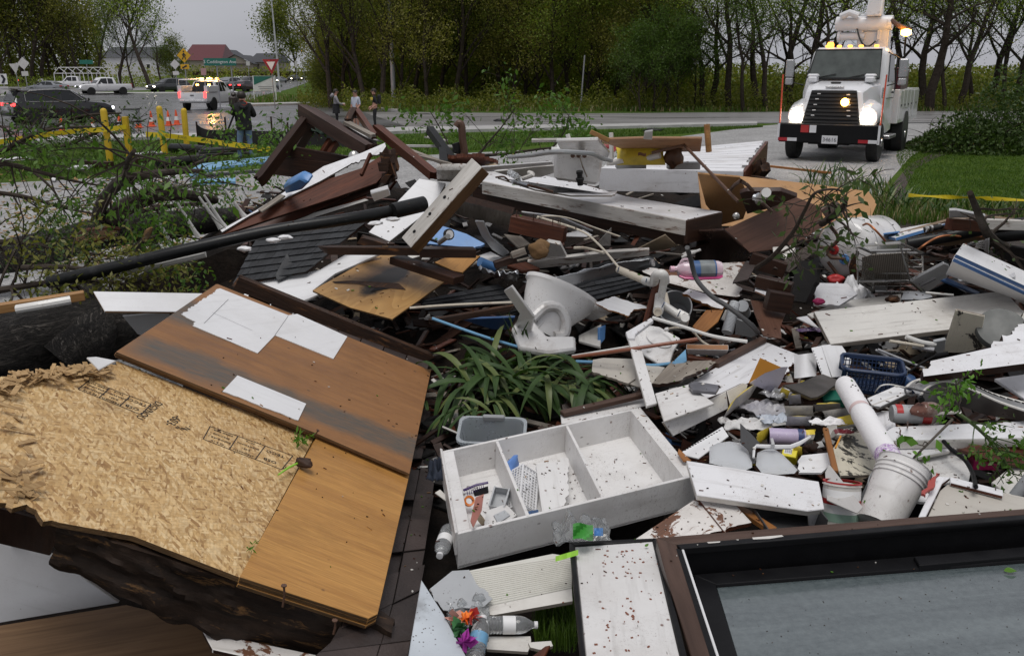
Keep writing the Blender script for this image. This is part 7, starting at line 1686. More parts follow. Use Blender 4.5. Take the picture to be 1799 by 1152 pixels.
rg=[jring(*p)for p in prof];n=16;b.add([p for q in rg for p in q],[(i*n+j,(i+1)*n+j,(i+1)*n+(j+1)%n,i*n+(j+1)%n)for i in rg_(len(rg)-1)for j in rg_(n)]+[tuple(rg_(n)),tuple(rg_((len(rg)-1)*n,len(rg)*n))[::-1]])
m['jug_clear']=pn_("pale_pink_clear",(.86,.66,.74),.2,amt=.05,Tran=.4);lc_(jg,"body",b,'jug_clear')
b=MB();rg=[jring(x,w*1.02,z0*1.03,min(z1,-.012))for x,w,z0,z1 in prof[2:]];b.add([p for q in rg for p in q],[(i*n+j,(i+1)*n+j,(i+1)*n+(j+1)%n,i*n+(j+1)%n)for i in rg_(len(rg)-1)for j in rg_(n)]+[tuple(rg_(n)),tuple(rg_((len(rg)-1)*n,len(rg)*n))[::-1]]);lc_(jg,"liquid",b,'pink')
for x0,x1,mt,e in((-.06,.125,'blue_mid',1.03),(.0,.112,'jug_label',1.05)):
 if mt=='jug_label':m['jug_label']=pn_("jug_label",(.3,.33,.34),.4,amt=.9)
 b=MB();rg=[[U(x,p.y*e,p.z*e)for p in jring(x,.0755,-.069,.073)]for x in(x0,x1)];b.add([p for q in rg for p in q],[(j,n+j,n+(j+1)%n,(j+1)%n)for j in rg_(n)]);lc_(jg,"label_band",b,mt)
lc_(jg,"cap",MB().lathe([(.024,0),(.024,.03),(.001,.03)],14,MT_((-.19,0,.015))@MR_(-pi/2,4,'Y')),'pink_lt')
lc_(jg,"handle",MB().tube(sp_([(-.15,.0,.045),(-.13,0,.085),(-.09,0,.09),(-.06,0,.068)],5),.011,8),'jug_clear')
# flexible duct, cable, water pipe
a,c=PT('W',925,540,.2),PT('W',850,830,.1);L_=(c-a).length;dd=(c-a).normalized()
fd=em_("flexible_duct",M=axisM(a,dd));setp(fd,"pale ribbed plastic tube leaning below the white plate","duct")
prof=[(.001,-.01),(.034,-.01)];
for i in rg_(22):z=L_*i/22;prof+=[(.042 if i>3 else.038,z),(.037 if i>3 else.036,z+L_/44)]
lc_(fd,"tube",MB().lathe(prof+[(.04,L_)],22),'frost')
a,c=PT('W',1010,690,-.04),PT('W',1005,560,.12)
tub("grey_cup","upturned pale grey plastic beaker behind the ribbed tube","beaker",c,a-c,.2,.045,.055,'frost','grey')
SL("grey_tub_wall","pale grey plastic tub side behind the ribbed tube","tub",'frost','W',[(940,690),(1130,760),(1180,850),(1090,880),(930,850)],[.12,.1,.04,.02,.02],.01)
TB("conduit","long dark grey conduit curving from the white slab down past the jug",0,'grey_dk','W',[(445,-30,.42),(480,90,.36),(540,290,.30),(690,460,.28),(860,570,.26),(1080,740,.2),(1160,830,.12)],.017,10)
SL("veneer_sheet","curved dark brown veneer sheet behind the ribbed tube","veneer",'wood_veneer','W',[(1085,500),(1250,520),(1460,595),(1390,760),(1400,890),(1215,860),(1130,640)],[.2,.2,.18,.1,.05,.05,.1],.008,jag=(1,),amp=.01)
SL("white_slip","white board slip with a wire in front of the dark block","board",'white|wood_orange','W',[(1140,300),(1390,355),(1260,380),(1250,455),(1130,405)],.2,.015)
BM_("dark_block","dark wet timber block beside the small blue cup","timber",'wood_dark','W',(1255,400,.25),(1500,440,.23),.1,.14)
BM_("brown_block","brown sawn timber lying above the white slip","timber",'wood_dark','W',(1150,245,.25),(1510,330,.25),.09,.09)
cr_("purple_pack","purple printed packet under the broad white board","packet",pn_("purple_pack",(.09,.05,.12),.4,amt=.6),PT('J',760,62,.08),.1,.04,.04,31)
SL("blue_scrap","blue plastic scrap wedged beside the brown board end",0,'blue_lt','W',[(270,1152),(430,995),(440,1110),(380,1160)],[.1,.14,.12,.09],.01)
BM_("brown_rail","reddish brown board edge under the thin white board","board",'wood_red','W',(440,1060,.09),(850,1120,.06),.06,.08)
SL("cream_board","cream plywood offcut in front of the toilet",0,'beige_panel|wood_grey','I',[(1035,460),(1090,450),(1250,455),(1262,560),(1225,585),(1030,520)],[.06]*6,.015,jag=(4,),amp=.01)
SL("cream_board","pale triangular board offcut beside the cream one",0,'beige_panel|wood_grey','I',[(1225,585),(1262,470),(1420,500),(1350,590),(1300,608)],[.05]*5,.012)
SL("layered_board","thick layered grey brown board lying behind the white jamb",0,'wood_grey|wood_dark','I',[(1350,585),(1480,480),(1667,462),(1667,490),(1500,570),(1390,590)],[.14]*6,.02,jag=(3,4),amp=.012)
SL("white_beam","white board running behind the shelf unit toward the plant","board",'white_spk|wood_dark','I',[(862,745),(1320,640),(1330,700),(940,790),(868,800)],.02,.02)
BM_("brown_edge","brown trim lying along the white board behind the shelf unit","trim",'brown_board','I',(870,735,.05),(1310,632,.07),.05,.03)
# blue drawer fronts beneath the toilet
SL("blue_board","blue painted panel showing behind the plant","panel",'blue_mid','I',[(330,245),(620,235),(590,300),(500,300)],[.0,.05,-.05,-.05],.02)
SL("white_shade_board","white board in the shade under the toilet bowl",0,'white_dirty','I',[(960,330),(1080,270),(1075,390),(960,360)],[-.02,.0,-.1,-.1],.02)
SL("blue_board","small blue painted board edge beside the shaded white board","panel",'blue','I',[(1068,290),(1105,275),(1100,350),(1070,385)],[.03,.03,-.03,-.06],.02)
TB("blue_pipe","thin blue pipe running down behind the plant",0,'blue_lt','I',[(180,240,.12),(480,345,.05),(740,420,-.02)],.011,8)
TB("cream_lath","cream lath lying in front of the grey shingles",0,'pvc_old','I',[(60,185,.13),(300,168,.14),(610,155,.15)],.01,8)
BM_("rotten_lath","splintered dark rotten lath beside the cream one",0,'wood_rot','I',(145,250,.1),(625,165,.16),.06,.04,.08)
TB("blue_hose","thin blue hose lying along the cream offcuts",0,'blue_lt','I',[(945,470,.03),(1200,480,.04),(1350,490,.05),(1450,480,.06)],.012,8)
# ---------------------------------------------------------------- grey shingled roof pieces, tab by tab
def shingles(label,reg,quad,dz,rows,cols,seed,th=.012,mat='shingle'):
 pl=fitpl(reg,quad,dz);root=em_("shingled_roof",M=frame(pl.hit(*P(reg,*quad[0])),pl.hit(*P(reg,*quad[1]))-pl.hit(*P(reg,*quad[0])),pl.n));setp(root,label,"roof piece")
 sl_("roof_deck",reg,quad,Pl(pl.p-pl.n*.03,pl.n),.025,[m['tarpaper'],m['wood_dark']],parent=root)
 A,B_,C_,D_=[pl.hit(*P(reg,*p))for p in quad];r=RR_(seed)
 for j in rg_(rows):
  f0,f1=j/rows,(j+1.12)/rows;off=.5*(j%2)
  for i in rg_(-1,cols):
   g0,g1=max(0,(i+off+.012)/cols),min(1,(i+off+.988)/cols)
   if g1-g0<.02:continue
   pt=lambda g,f:A.lerp(B_,g).lerp(D_.lerp(C_,g),f)
   q=[pt(g0,f0)+pl.n*(-.004),pt(g1,f0)+pl.n*(-.004),pt(g1,f1)+pl.n*(.006+.004*r.random()),pt(g0,f1)+pl.n*(.006+.004*r.random())]
   o=ch_(root,"shingle",MB().hexa([p-pl.n*th*.6 for p in q],q),mat)
 return root
shingles("grey shingled roof piece just beyond the toilet bowl",'E',[(930,1050),(1350,965),(1470,1065),(960,1105)],[.06,.1,.04,.02],4,9,1)
shingles("dark grey shingled roof slope under the big black pipe",'E',[(80,690),(640,640),(330,900),(-60,960)],[.22,.26,.05,.05],7,11,2)
shingles("small grey shingled piece beside the bent steel flashing",'F',[(290,960),(740,880),(800,960),(330,1080)],[.1,.14,.1,.05],4,7,3)
SL("shingle_chip","broken triangular grey shingle chip below the roof slope","shingle",'shingle','E',[(160,920),(225,800),(280,900),(175,950)],[.1,.15,.1,.07],.012)
# metal flashing, bent
def ribbon(name,label,cat,mat,reg,topl,botl,lift=.0,k=5,th=.004,wob=.0,parent=None,seed=1):
 A=sp_([PT(reg,*p)for p in topl],k);B_=sp_([PT(reg,*p)for p in botl],k);n=min(len(A),len(B_));r=RR_(seed);rows=[]
 for f in(0,.25,.5,.75,1):rows.append([A[i].lerp(B_[i],f)+U(0,0,lift*sin(pi*f)+wob*mn_((i*.6,f*3,seed)))for i in rg_(n)])
 b=MB();b.sheet(rows);o=b.obj(name,m[mat]if isinstance(mat,str)else mat,parent,label,cat);sm=o.modifiers.new("t",'SOLIDIFY');sm.thickness=th;return o
ribbon("metal_flashing","long bent galvanised metal flashing lying over the grey shingles","flashing",'galv','F',[(60,930,.16),(300,895,.2),(560,830,.22),(840,790,.24)],[(150,1000,.12),(350,965,.14),(600,900,.16),(850,840,.18)],.015,6,.004,.02)
ribbon("metal_flashing","crumpled silver foil flashing end beside the toilet rim","flashing",'galv','a',[(430,905,.14),(560,940,.16),(650,935,.18),(760,950,.17)],[(440,930,.1),(570,975,.1),(690,1020,.1),(770,990,.12)],.02,6,.003,.05,None,4)
# ---------------------------------------------------------------- right side: water heater, rack, hardboard and veneer sheets
SL("hardboard_sheet","long tan hardboard sheet standing along the back of the heap near the truck","hardboard",'hardboard','P',[(1226,306),(1300,309),(1420,322),(1526,336),(1541,357),(1528,388),(1500,402),(1235,396)],[.16,.16,.14,.12,.1,.03,.0,-.02],.012,axis=0)
SL("hardboard_offcut","inner tan hardboard face at the white slab's corner","hardboard",'hardboard','P',[(1226,306),(1300,312),(1318,352),(1306,385),(1268,395),(1240,360)],[.34,.34,.2,.1,.08,.2],.02)
SL("veneer_sheet","large red brown veneered door sheet sloping before the tan hardboard","veneer sheet",'wood_veneer','U',[(130,450),(640,215),(905,100),(1180,210),(1180,420),(820,640),(410,690)],[.2,.27,.3,.26,.2,.12,.1],.03,axis=0)
SL("dark_board","dark grey board standing behind the veneered sheet",0,'wood_dk_veneer','U',[(300,60),(380,38),(740,38),(915,100),(640,215),(380,280)],[.34,.35,.35,.34,.26,.22],.04)
SL("dark_board","dark glossy board hanging below the veneered sheet's edge",0,'wood_dk_veneer','U',[(-150,470),(130,455),(415,705),(370,790),(60,800),(-180,800)],[.12,.15,.08,.0,-.02,-.02],.02)
SL("veneer_strip","striped brown veneer strip at the back of the veneered sheet","veneer",'wood_veneer','U',[(1165,240),(1330,140),(1445,235),(1260,380)],[.28,.3,.26,.2],.015)
BM_("dark_timber","dark brown timber lying below the veneered sheet",0,'wood_dark','U',(420,680,.2),(790,800,.17),.1,.12)
SL("grey_plank","grey brown plank slanting toward the water heater",0,'wood_grey','U',[(660,850),(1040,600),(1150,580),(1130,660),(830,900)],[.16,.2,.2,.18,.14],.03)
BO_["grey_plank"].data.materials[0]=m['wood_gd']=wood("dark_grey_wood",(.05,.04,.035),(.12,.095,.08),.5)
SL("white_offcut","white board offcut under the fallen twig","board",'white_dirty','U',[(650,630),(900,610),(890,690),(790,750),(660,690)],.14,.015)
SL("tar_sheet","thick dark grey tar paper strip hanging in folds beside the water heater","tar paper",'tarpaper','U',[(940,770),(1140,790),(1120,900),(1115,1000),(1060,1100),(1000,1220),(790,1190),(870,960)],[.25,.27,.25,.22,.16,.1,.1,.2],.05,jag=(1,2,3),amp=.012)
SL("white_lump","white board pieces in front of the rack","board",'white','G',[(440,790),(470,735),(640,740),(700,800),(590,870),(440,860)],[.12,.16,.16,.14,.1,.1],.02,jag=(4,5),amp=.01)
SL("white_lump","grey white panel edge below the rack","board",'white_dirty','G',[(400,920),(620,840),(960,800),(960,860),(560,900),(430,940)],.06,.015)
SL("white_shard","white triangular laminate shard pointing at the tar paper strip",0,'white','G',[(335,940),(400,930),(470,1000),(440,990)],.12,.012)
cr_("white_bag","white plastic bag standing in a peak in front of the rack","plastic bag",'white_clean',PT('G',680,860,-.05),.13,.13,.3,17,MR_(.3,4,'Z'),26,.6)
clod("mud_clod","brown clod of mud on the white panel before the rack","mud",'wood_rot',PT('G',910,832,.12),.055,.035,.03,12)
clod("pink_rag","small magenta rag beside the white bag",0,pn_("magenta_rag",(.35,.015,.1),.7),PT('G',470,845,.12),.045,.03,.025,13)
clod("red_black_shoe","red and black object in the shade under the water heater",0,'red',PT('G',570,715,.02),.07,.05,.05,14)
# water heater
a,c=PT('G',600,640,.02),PT('G',790,500,.22)
wh_=em_("water_heater",M=axisM(PT('U',1400,640,.12),U(.70,.62,-.05)));setp(wh_,"white dented water heater lying on its side with red and blue fittings","water heater")
R_=.255;lc_(wh_,"tank",MB().lathe([(.001,-.055),(R_*.45,-.05),(R_*.85,-.03),(R_*.97,0),(R_,.03),(R_,.62),(R_*.96,.645),(.001,.65)],40),'hard_white')
b=MB();
for z in(.12,.5):b.lathe([(R_+.001,z-.004),(R_+.004,z),(R_+.001,z+.004)],40,**OP)
lc_(wh_,"seam",b,'grey')
Mi=WM[wh_.name].inverted()
def onhead(x,y,off=0):# point on the heater's end disc seen at pixel
 pl=Pl(WM[wh_.name]@U(0,0,-.045-off),WM[wh_.name].to_3x3()@U(0,0,-1));return pl.hit(*P('U',x,y))
for x,y,mt in((1305,660,'red'),(1415,762,'blue')):
 ch_(wh_,"fitting_ring",MB().lathe([(.001,-.012),(.042,-.012),(.046,0),(.02,.006)],20,axisM(onhead(x,y,.01),WM[wh_.name].to_3x3()@U(0,0,1))),mt)
q=[onhead(1300,660,.02),onhead(1265,640,.10),onhead(1345,560,.13),onhead(1330,490,.14),onhead(1250,390,.16)];ch_(wh_,"pipe",MB().tube(sp_(q,6),.016,10),'rust')
q=[onhead(1415,760,.02),onhead(1370,750,.06),onhead(1270,740,.09),onhead(1240,680,.1),onhead(1255,620,.1)];ch_(wh_,"pipe",MB().tube(sp_(q,6),.015,10),'rust')
q=[onhead(1240,790,.08),onhead(1290,850,.05),onhead(1340,920,.03)];ch_(wh_,"pipe",MB().tube(q,.015,10),'rust')
ch_(wh_,"red_valve",MB().tube([onhead(1245,330,.17),onhead(1280,360,.16)],.012,8),pn_("pink_red",(.5,.04,.06),.4))
ch_(wh_,"pipe",MB().tube(sp_([onhead(1100,620,.12),onhead(1210,640,.11),onhead(1260,640,.1)],4),.014,8),'rust')
# torn open lower flank: dark hole with rusty fill
b=MB();hole=[PT('U',*p)for p in((1450,850,.06),(1480,760,.1),(1540,690,.12),(1600,680,.12),(1640,800,.08),(1620,960,.0),(1500,1000,-.02),(1460,930,.02))]
b.add([p+U(-.01,-.05,.02)for p in hole],[list(rg_(8))]);ch_(wh_,"torn_hole",b,'wood_rot')
o=TB("copper_tube","thin copper tube arching over the water heater",0,'copper','V',[(90,250,.28),(140,240,.31),(220,310,.3),(300,400,.24)],.009,8)
TB("copper_tube","copper tube running from the rack up to the fallen limb",0,'copper','V',[(540,580,.1),(640,470,.22),(780,380,.25),(900,350,.26),(1050,360,.25),(1230,360,.24)],.009,8)
# wire rack
rk=em_("wire_rack",M=MT_(PT('V',400,650,.2)));setp(rk,"chrome wire rack cage lying in front of the water heater","rack")
F_={k:PT('V',*p)for k,p in dict(a=(200,525,.27),b_=(660,520,.25),c=(670,900,.02),d=(190,890,.02),e=(25,450,.4),f=(440,420,.42),g=(540,790,.12),h=(40,790,.14)).items()}
def bar(nm,p,q,r_=.011,mt='chrome',cap=False):
 b=MB();b.tube([F_[p]if isinstance(p,str)else p,F_[q]if isinstance(q,str)else q],r_,8);return ch_(rk,nm,b,mt)
for p,q in(('a','e'),('b_','f'),('c','g'),('d','h'),('a','b_'),('e','f'),('d','c'),('h','g')):bar("frame_tube",p,q)
for p,q in(('a','d'),('b_','c'),('e','h'),('f','g')):bar("upright",F_[p].lerp(F_[q],.03),F_[p].lerp(F_[q],.97),.007)
bar("frame_tube",F_['a'].lerp(F_['e'],.35),F_['b_'].lerp(F_['f'],.35))
for k in('a','b_','c','d'):
 d={'a':'e','b_':'f','c':'g','d':'h'}[k];dd=(F_[k]-F_[d]).normalized();ch_(rk,"foot_cap",MB().tube([F_[k]-dd*.02,F_[k]+dd*.012],.016,10),'rubber')
for i in rg_(1,6):
 f=i/6;bar("wire",F_['a'].lerp(F_['d'],f),F_['b_'].lerp(F_['c'],f),.0035);bar("wire",F_['b_'].lerp(F_['c'],f),F_['f'].lerp(F_['g'],f),.0035);bar("wire",F_['a'].lerp(F_['d'],f),F_['e'].lerp(F_['h'],f),.0035)
for i in(1,2):bar("wire",F_['a'].lerp(F_['b_'],i*.27),F_['d'].lerp(F_['c'],i*.27),.0035)
# perforated inner sheet
t=NT("perforated_sheet");tc=t.co((1,1,1),False);vd=t.vor(tc,75,rand=0);t.set(Col=t.mix(t.rng(vd,.42,.36),(.42,.38,.33),(.08,.065,.055)),Metallic=.3,Roughness=.45);t.bump(t.rng(vd,.42,.36,1,0),.5,.004);m['perf']=t.m
q=[PT('V',*p)for p in((60,560,.30),(190,525,.33),(520,500,.33),(530,790,.12),(170,830,.10),(70,760,.16))]
sl_("perforated_sheet",'V',[(80,560),(190,535),(522,515),(535,785),(400,815),(165,835),(75,770)],fitpl('V',[(80,560),(522,515),(535,785),(165,835)],[.27,.29,.08,.06]),.004,[m['perf']],parent=rk,bevel=0)
# white/blue extruded frames at the right edge
for(pts_t,pts_b,l)in(([(1055,425),(1800,760),(1800,900),(985,525)],[(955,575),(1000,570),(1460,800),(1450,815)],"upper white cased board with a blue underside leaning at the edge of the view"),([(945,600),(1800,1000),(1800,1100),(1520,950),(885,725)],[(848,775),(905,755),(1220,895),(1190,915)],"lower white cased board with a blue underside leaning over the broad shelf board")):
 o=SL("cased_board",l,"board",'white_clean|blue_mid','V',pts_t,[.42,.3,.26,.38]if len(pts_t)==4 else[.4,.26,.22,.24,.34],.03)
 SL("blue_edge",None,None,'blue_mid','V',pts_b,[.3,.3,.2,.2],.02,parent=o)
SL("white_clip","small white bracket joining the two cased boards","bracket",'white_clean','V',[(1490,770),(1560,740),(1560,830),(1500,850),(1455,815)],[.36,.36,.3,.3,.3],.03)
SL("appliance_sheet","white appliance panel with a dark slot behind the cased boards","panel",'white_clean|grey','V',[(545,790),(870,620),(920,640),(900,760),(720,890),(620,850)],[.12,.2,.2,.14,.08,.08],.02)
SL("slot_recess",None,None,'grey_dk','V',[(625,815),(770,745),(790,765),(650,835)],[.14,.18,.18,.14],.01,parent=BO_["appliance_sheet"])
SL("dark_glass","dark oven glass strip under the lower cased board","glass panel",'car_glass','V',[(720,895),(890,800),(1090,905),(1000,930),(760,915)],[.1,.15,.1,.08,.08],.012)
SL("printed_sheet","grey printed sheet in front of the rack foot","printed sheet",pn_("printed_grey",(.3,.31,.33),.5,amt=.9),'V',[(480,890),(720,890),(760,940),(650,965),(455,965)],.1,.004)
TB("white_rail","thin white rail lying behind the broad shelf board",0,'pvc','V',[(690,900,.14),(960,925,.14)],.01,8)
# brown boards, black pipe, hose at the far right
SL("tan_board","wet tan board behind the black pipe at the lawn side",0,pn_("tan_wet_board",(.3,.2,.12),.5,amt=.5,dirt=.3),'V',[(340,365),(910,205),(1270,170),(1650,215),(1700,300),(1100,420),(900,455),(640,430),(500,380)],[.16,.24,.26,.26,.2,.12,.1,.1,.12],.02,jag=(6,7,8),amp=.015)
SL("white_board","white board with a blue strip behind the tan board",0,'white|blue','V',[(270,315),(910,200),(900,225),(400,370),(290,350)],[.16,.24,.23,.15,.12],.03)
SL("blue_strip","blue painted strip along the white board's end",0,'blue','V',[(285,340),(445,318),(400,350),(300,375)],[.17,.18,.17,.15],.012)
BM_("red_brown_beam","red brown and white painted beam in front of the strap leaved plants",0,'wood_red','V',(920,185,.36),(1270,205,.33),.07,.09)
BM_("white_beam","white painted beam end beyond the red brown beam",0,'wood_white','V',(1270,190,.34),(1760,205,.32),.08,.08)
SL("white_flap","white board flap on top of the red brown beam","board",'white','V',[(920,112),(985,110),(1270,165),(1120,180),(920,180)],[.42,.42,.36,.35,.36],.02)
TB("black_pipe","thick black plastic pipe along the tan board to the edge",0,'black_pipe','V',[(520,430,.2),(900,360,.24),(1250,290,.28),(1500,250,.3),(1800,215,.32)],.05,14)
TB("black_pipe","muddy black pipe continuing into the shade at the edge of view",0,'black_pipe','V',[(1290,350,.2),(1500,330,.22),(1850,300,.22)],.07,12)
hz=em_("hose_coupling",M=MT_(PT('V',750,275,.3)));setp(hz,"black hose coupling with steel clamps on the tan board","coupling")
ch_(hz,"sleeve",MB().tube([PT('V',672,295,.25),PT('V',848,262,.27)],.022,12),'rubber')
for x in(705,745,828):b=MB();p=PT('V',x,278-(x-750)*.18,.26);b.tube([p+U(-.008,0,0),p+U(.008,.0,0)],.027,12);ch_(hz,"clamp",b,'chrome')
q=[PT('V',*p)for p in((848,262,.27),(950,252,.3),(1100,258,.3),(1230,290,.29))];ch_(hz,"hose",MB().tube(sp_(q,5),.011,8),'rubber')
SL("grey_sheet","dark grey panel in the shade at the edge of the view","panel",'grey_dk','V',[(1330,480),(1520,460),(1900,500),(1900,700),(1640,680),(1340,520)],[.1,.12,.12,.0,.0,.05],.02)
SL("lattice","piece of white plastic grid behind the upper cased board","grid",'white_clean','V',[(1262,395),(1302,382),(1296,530),(1255,500)],[.34,.34,.2,.2],.012)
b=MB()
for i in rg_(6):b.tube([PT('V',1180+i*16,415-i*3,.32),PT('V',1185+i*16,460+i*6,.26)],.004,4)
for i in rg_(4):b.tube([PT('V',1178,418+i*14,.32-.018*i),PT('V',1262,398+i*28,.32-.03*i)],.004,4)
ch_(BO_["lattice"],"grid_bars",b,'white_clean')
# ---------------------------------------------------------------- centre: white slabs, beams, tub and plywood
ws_=em_("wall_slab",M=MT_(PT('F',620,500,.4)));setp(ws_,"long white wall slab with a weathered grey edge across the middle of the heap","wall section")
pl_=pl3('P',(1267,372,1.22),(1205,398,1.20),(830,305,1.32))
topq=[(770,305),(860,288),(1010,320),(1100,345),(1215,364),(1268,372),(1206,386),(985,345),(848,318)]
sl_("skin",'P',topq,pl_,.02,[m['white'],m['wood_grey']],parent=ws_,axis=3)
def front(nm,px_top,pln,h,mat,thick=.03,parent=None,lab=None,cat=None,out=0.0):
 q=[pln.hit(*p)for p in px_top];d=(q[-1]-q[0]);n=U(d.y,-d.x,0).normalized();n=n if n.y<0 else-n;b=MB()
 dn_=U(0,0,-h);q=[p+n*out for p in q];b.hexa([q[0]+dn_,q[-1]+dn_,q[-1]+dn_-n*thick,q[0]+dn_-n*thick],[q[0],q[-1],q[-1]-n*thick,q[0]-n*thick])
 M=frame(q[0],d,(0,0,1));o=NO_(nm,b.mesh(nm,m[mat],M,True,.004));link(o,M,parent);return setp(o,lab,cat)
front("edge_board",[(848,318.5),(1206,387)],pl_,.13,'wood_white',.03,ws_,out=.012)
front("end_board",[(1207,387.5),(1269,373)],pl_,.2,'wood_dark',.03,ws_,out=.006)
front("inner_beam",[(830,330),(1206,402)],Pl(pl_.p-U(0,0,.1),pl_.n),.15,'wood_dark',.06,ws_)
front("red_lath",[(905,355),(1210,410)],Pl(pl_.p-U(0,0,.2),pl_.n),.03,'wood_red',.08,ws_,out=.03)
SL("loose_skin","thin curled white strip with a grey frame on the white wall slab","strip",'white|wood_grey','a',[(590,150),(830,200),(1060,280),(1470,275),(1585,262),(1540,300),(1200,300),(900,250)],[.3,.29,.28,.27,.26,.26,.27,.28],.015,jag=(4,),amp=.01)
SL("wall_block","big grey white beam block at the upper end of the wall slab","beam",'wood_white','a',[(80,95),(300,90),(380,100),(370,195),(200,190),(85,180)],[.30,.30,.3,.2,.2,.2],.06)
SL("white_strip","long white siding strip behind the wall slab","siding",'white','a',[(430,70),(1040,25),(1050,45),(700,80),(440,95)],[.32,.34,.33,.3,.3],.012)
SL("white_sheet","white dirty sheet between the wall slab and the tub",0,'white_dirty','a',[(560,105),(900,65),(1060,55),(1070,110),(950,150),(700,145)],[.26,.28,.28,.26,.26,.26],.012)
for i,(pts,r_,mt,l)in en_((([(575,150,.34),(640,145,.36),(680,180,.34)],.008,'rust',"coiled rusty wire on the wall slab"),([(710,185,.33),(840,220,.32)],.02,'galv',"short galvanised pipe lying on the wall slab"),([(840,215,.33),(960,245,.31),(1050,270,.3)],.012,'rust',"dark rusty rod lying on the wall slab"),([(690,110,.34),(740,140,.35),(760,160,.33)],.03,'clear',"clear plastic tube stub on the wall slab"),([(800,160,.34),(880,130,.35),(850,110,.34)],.02,'white_dirty',"white crumpled rope beside the pipe on the slab"))):
 TB(["rusty_wire","pipe","rod","tube_stub","rope"][i],l,["wire","pipe","rod","tube","rope"][i],mt,'a',pts,r_,8)
# beam with bolt holes, leaning over the wall block
bl_=BM_("leaning_beam","thick white faced beam leaning diagonally with brown sawn side",0,'wood_pine','E',(880,725,.32),(1255,300,.42),.15,.11,0,.62)
bl_.data.materials.clear();bl_.data.materials.append(m['wood_white']);bl_.data.materials.append(m['wood_ob']if 'wood_ob' in m else m.setdefault('wood_ob',wood("aged_pine",(.09,.045,.02),(.2,.11,.05),.5)))
for p_ in bl_.data.polygons:p_.material_index=0 if p_.normal.z>.7 else 1
b=MB();r=WM[bl_.name]
for x in(.05,-.12,-.3):b.lathe([(.014,0),(.014,.003),(.001,.003)],12,r@MT_((x,.01,.056)))
ch_(bl_,"bolt_hole",b,'black')
SL("white_slab_door","white door panel sloping under the leaning beam",0,'white_clean|wood_grey','E',[(930,405),(1070,430),(1000,560),(770,740),(660,690)],[.22,.22,.16,.08,.1],.035,axis=3)
SL("blue_board","bright blue pointed board with a white caster in the middle",0,'blue','a',[(-80,600),(30,535),(150,560),(330,620),(480,700),(395,735),(0,700)],[.16,.2,.2,.18,.14,.12,.13],.025,jag=(4,),amp=.012)
cw=em_("caster",M=MT_(PT('a',165,650,.25)));setp(cw,"white caster wheel on the bright blue board","caster")
b=MB();M2=axisM(PT('a',182,625,.27),(.55,-.75,.25));b.lathe([(.03,-.014),(.046,-.012),(.046,.012),(.03,.014)],22,M2);ch_(cw,"wheel",b,'rubber');ch_(cw,"hub",MB().lathe([(.001,-.017),(.034,-.017),(.034,.017),(.001,.017)],20,M2),'white_clean')
ch_(cw,"fork",MB().tube([PT('a',175,640,.28),PT('a',105,690,.2)],.022,8),'grey')
TB("black_strip","black strip along the near edge of the bright blue board",0,'black','a',[(-80,630,.2),(100,690,.17)],.014,6)
# crossing rotten laths, plywood with burnt patch
BM_("rotten_plank","dark rotten plank with orange flecks lying level above the burnt plywood",0,'wood_rot','E',(385,765,.25),(960,770,.24),.1,.06,.1)
BM_("dark_plank","dark brown plank end continuing the rotten one",0,'wood_dark','E',(930,772,.26),(1225,775,.24),.13,.07)
BM_("crossing_plank","dark nail studded plank crossing the burnt plywood corner",0,'wood_dark','E',(800,815,.2),(1140,925,.2),.14,.06)
BM_("rotten_plank","rotten plank end poking out under the white door panel",0,'wood_rot','E',(600,705,.24),(790,755,.22),.1,.06,.06)
t=NT("burnt_plywood");tc=t.new("TexCoord");mp=t.new("Mapping");dv_(mp,"Location",(0,0,0));t.ln(tc.outputs["Object"],mp.inputs[0]);v=mp.outputs[0]
g_=t.noise(t.co((.6,2.2,1),False),1.3,2,.4,.6);w_=t.math('FRACT',t.mul(g_,13));w_=t.math('ADD',t.mul(w_,.6),t.mul(t.noise(t.co((2,50,10)),3,4),.5))
col=t.mix(w_,(.52,.31,.115),(.36,.19,.06));sx=t.new("SeparateXYZ");t.ln(v,sx.inputs[0])
nz=t.noise(v,4,6,.65);
def ell(cx,cy,ax,ay):
 dx=t.math('DIVIDE',t.math('SUBTRACT',sx.outputs[0],cx),ax);dy=t.math('DIVIDE',t.math('SUBTRACT',sx.outputs[1],cy),ay);return t.math('SQRT',t.math('ADD',t.mul(dx,dx),t.mul(dy,dy)))
e1=t.math('ADD',ell(.12,.05,.5,.33),t.mul(t.math('SUBTRACT',nz,.5),1.1));col=t.mix(t.rng(e1,1.15,.3,0,.95),col,(.06,.03,.015))
e2=t.math('ADD',ell(.08,.0,.36,.13),t.mul(t.math('SUBTRACT',nz,.5),1.2));col=t.mix(t.rng(e2,1.0,.7),col,(.012,.008,.006))
t.set(Col=col,Roughness=.42);t.bump(t.noise(t.co((3,40,10)),3,4),.15,.004);m['burnt']=t.m
pb=fitpl('E',[(715,800),(1068,950),(790,1152),(360,1000)],[.12,.1,.06,.1])
bpw=sl_("burnt_plywood",'E',[(360,1000),(540,900),(715,800),(800,800),(1068,950),(930,1050),(785,1152),(560,1090)],pb,.018,[m['burnt'],m['ply_edge']],"amber plywood sheet with a black burnt hole lying on the heap","plywood",axis=0)
b=MB();hp=[pb.hit(*P('E',*p))+pb.n*.003 for p in((668,1010),(690,992),(730,985),(775,992),(740,998),(705,1003))];b.add(hp,[list(rg_(6))]);ch_(bpw,"split",b,'black')
b=MB();hp=[pb.hit(*P('E',*p))+pb.n*.003 for p in((465,955),(560,950),(680,955),(820,965),(860,1000),(760,990),(690,985),(600,968),(480,965))];b.add(hp,[list(rg_(9))]);ch_(bpw,"char_mark",b,'wood_rot')
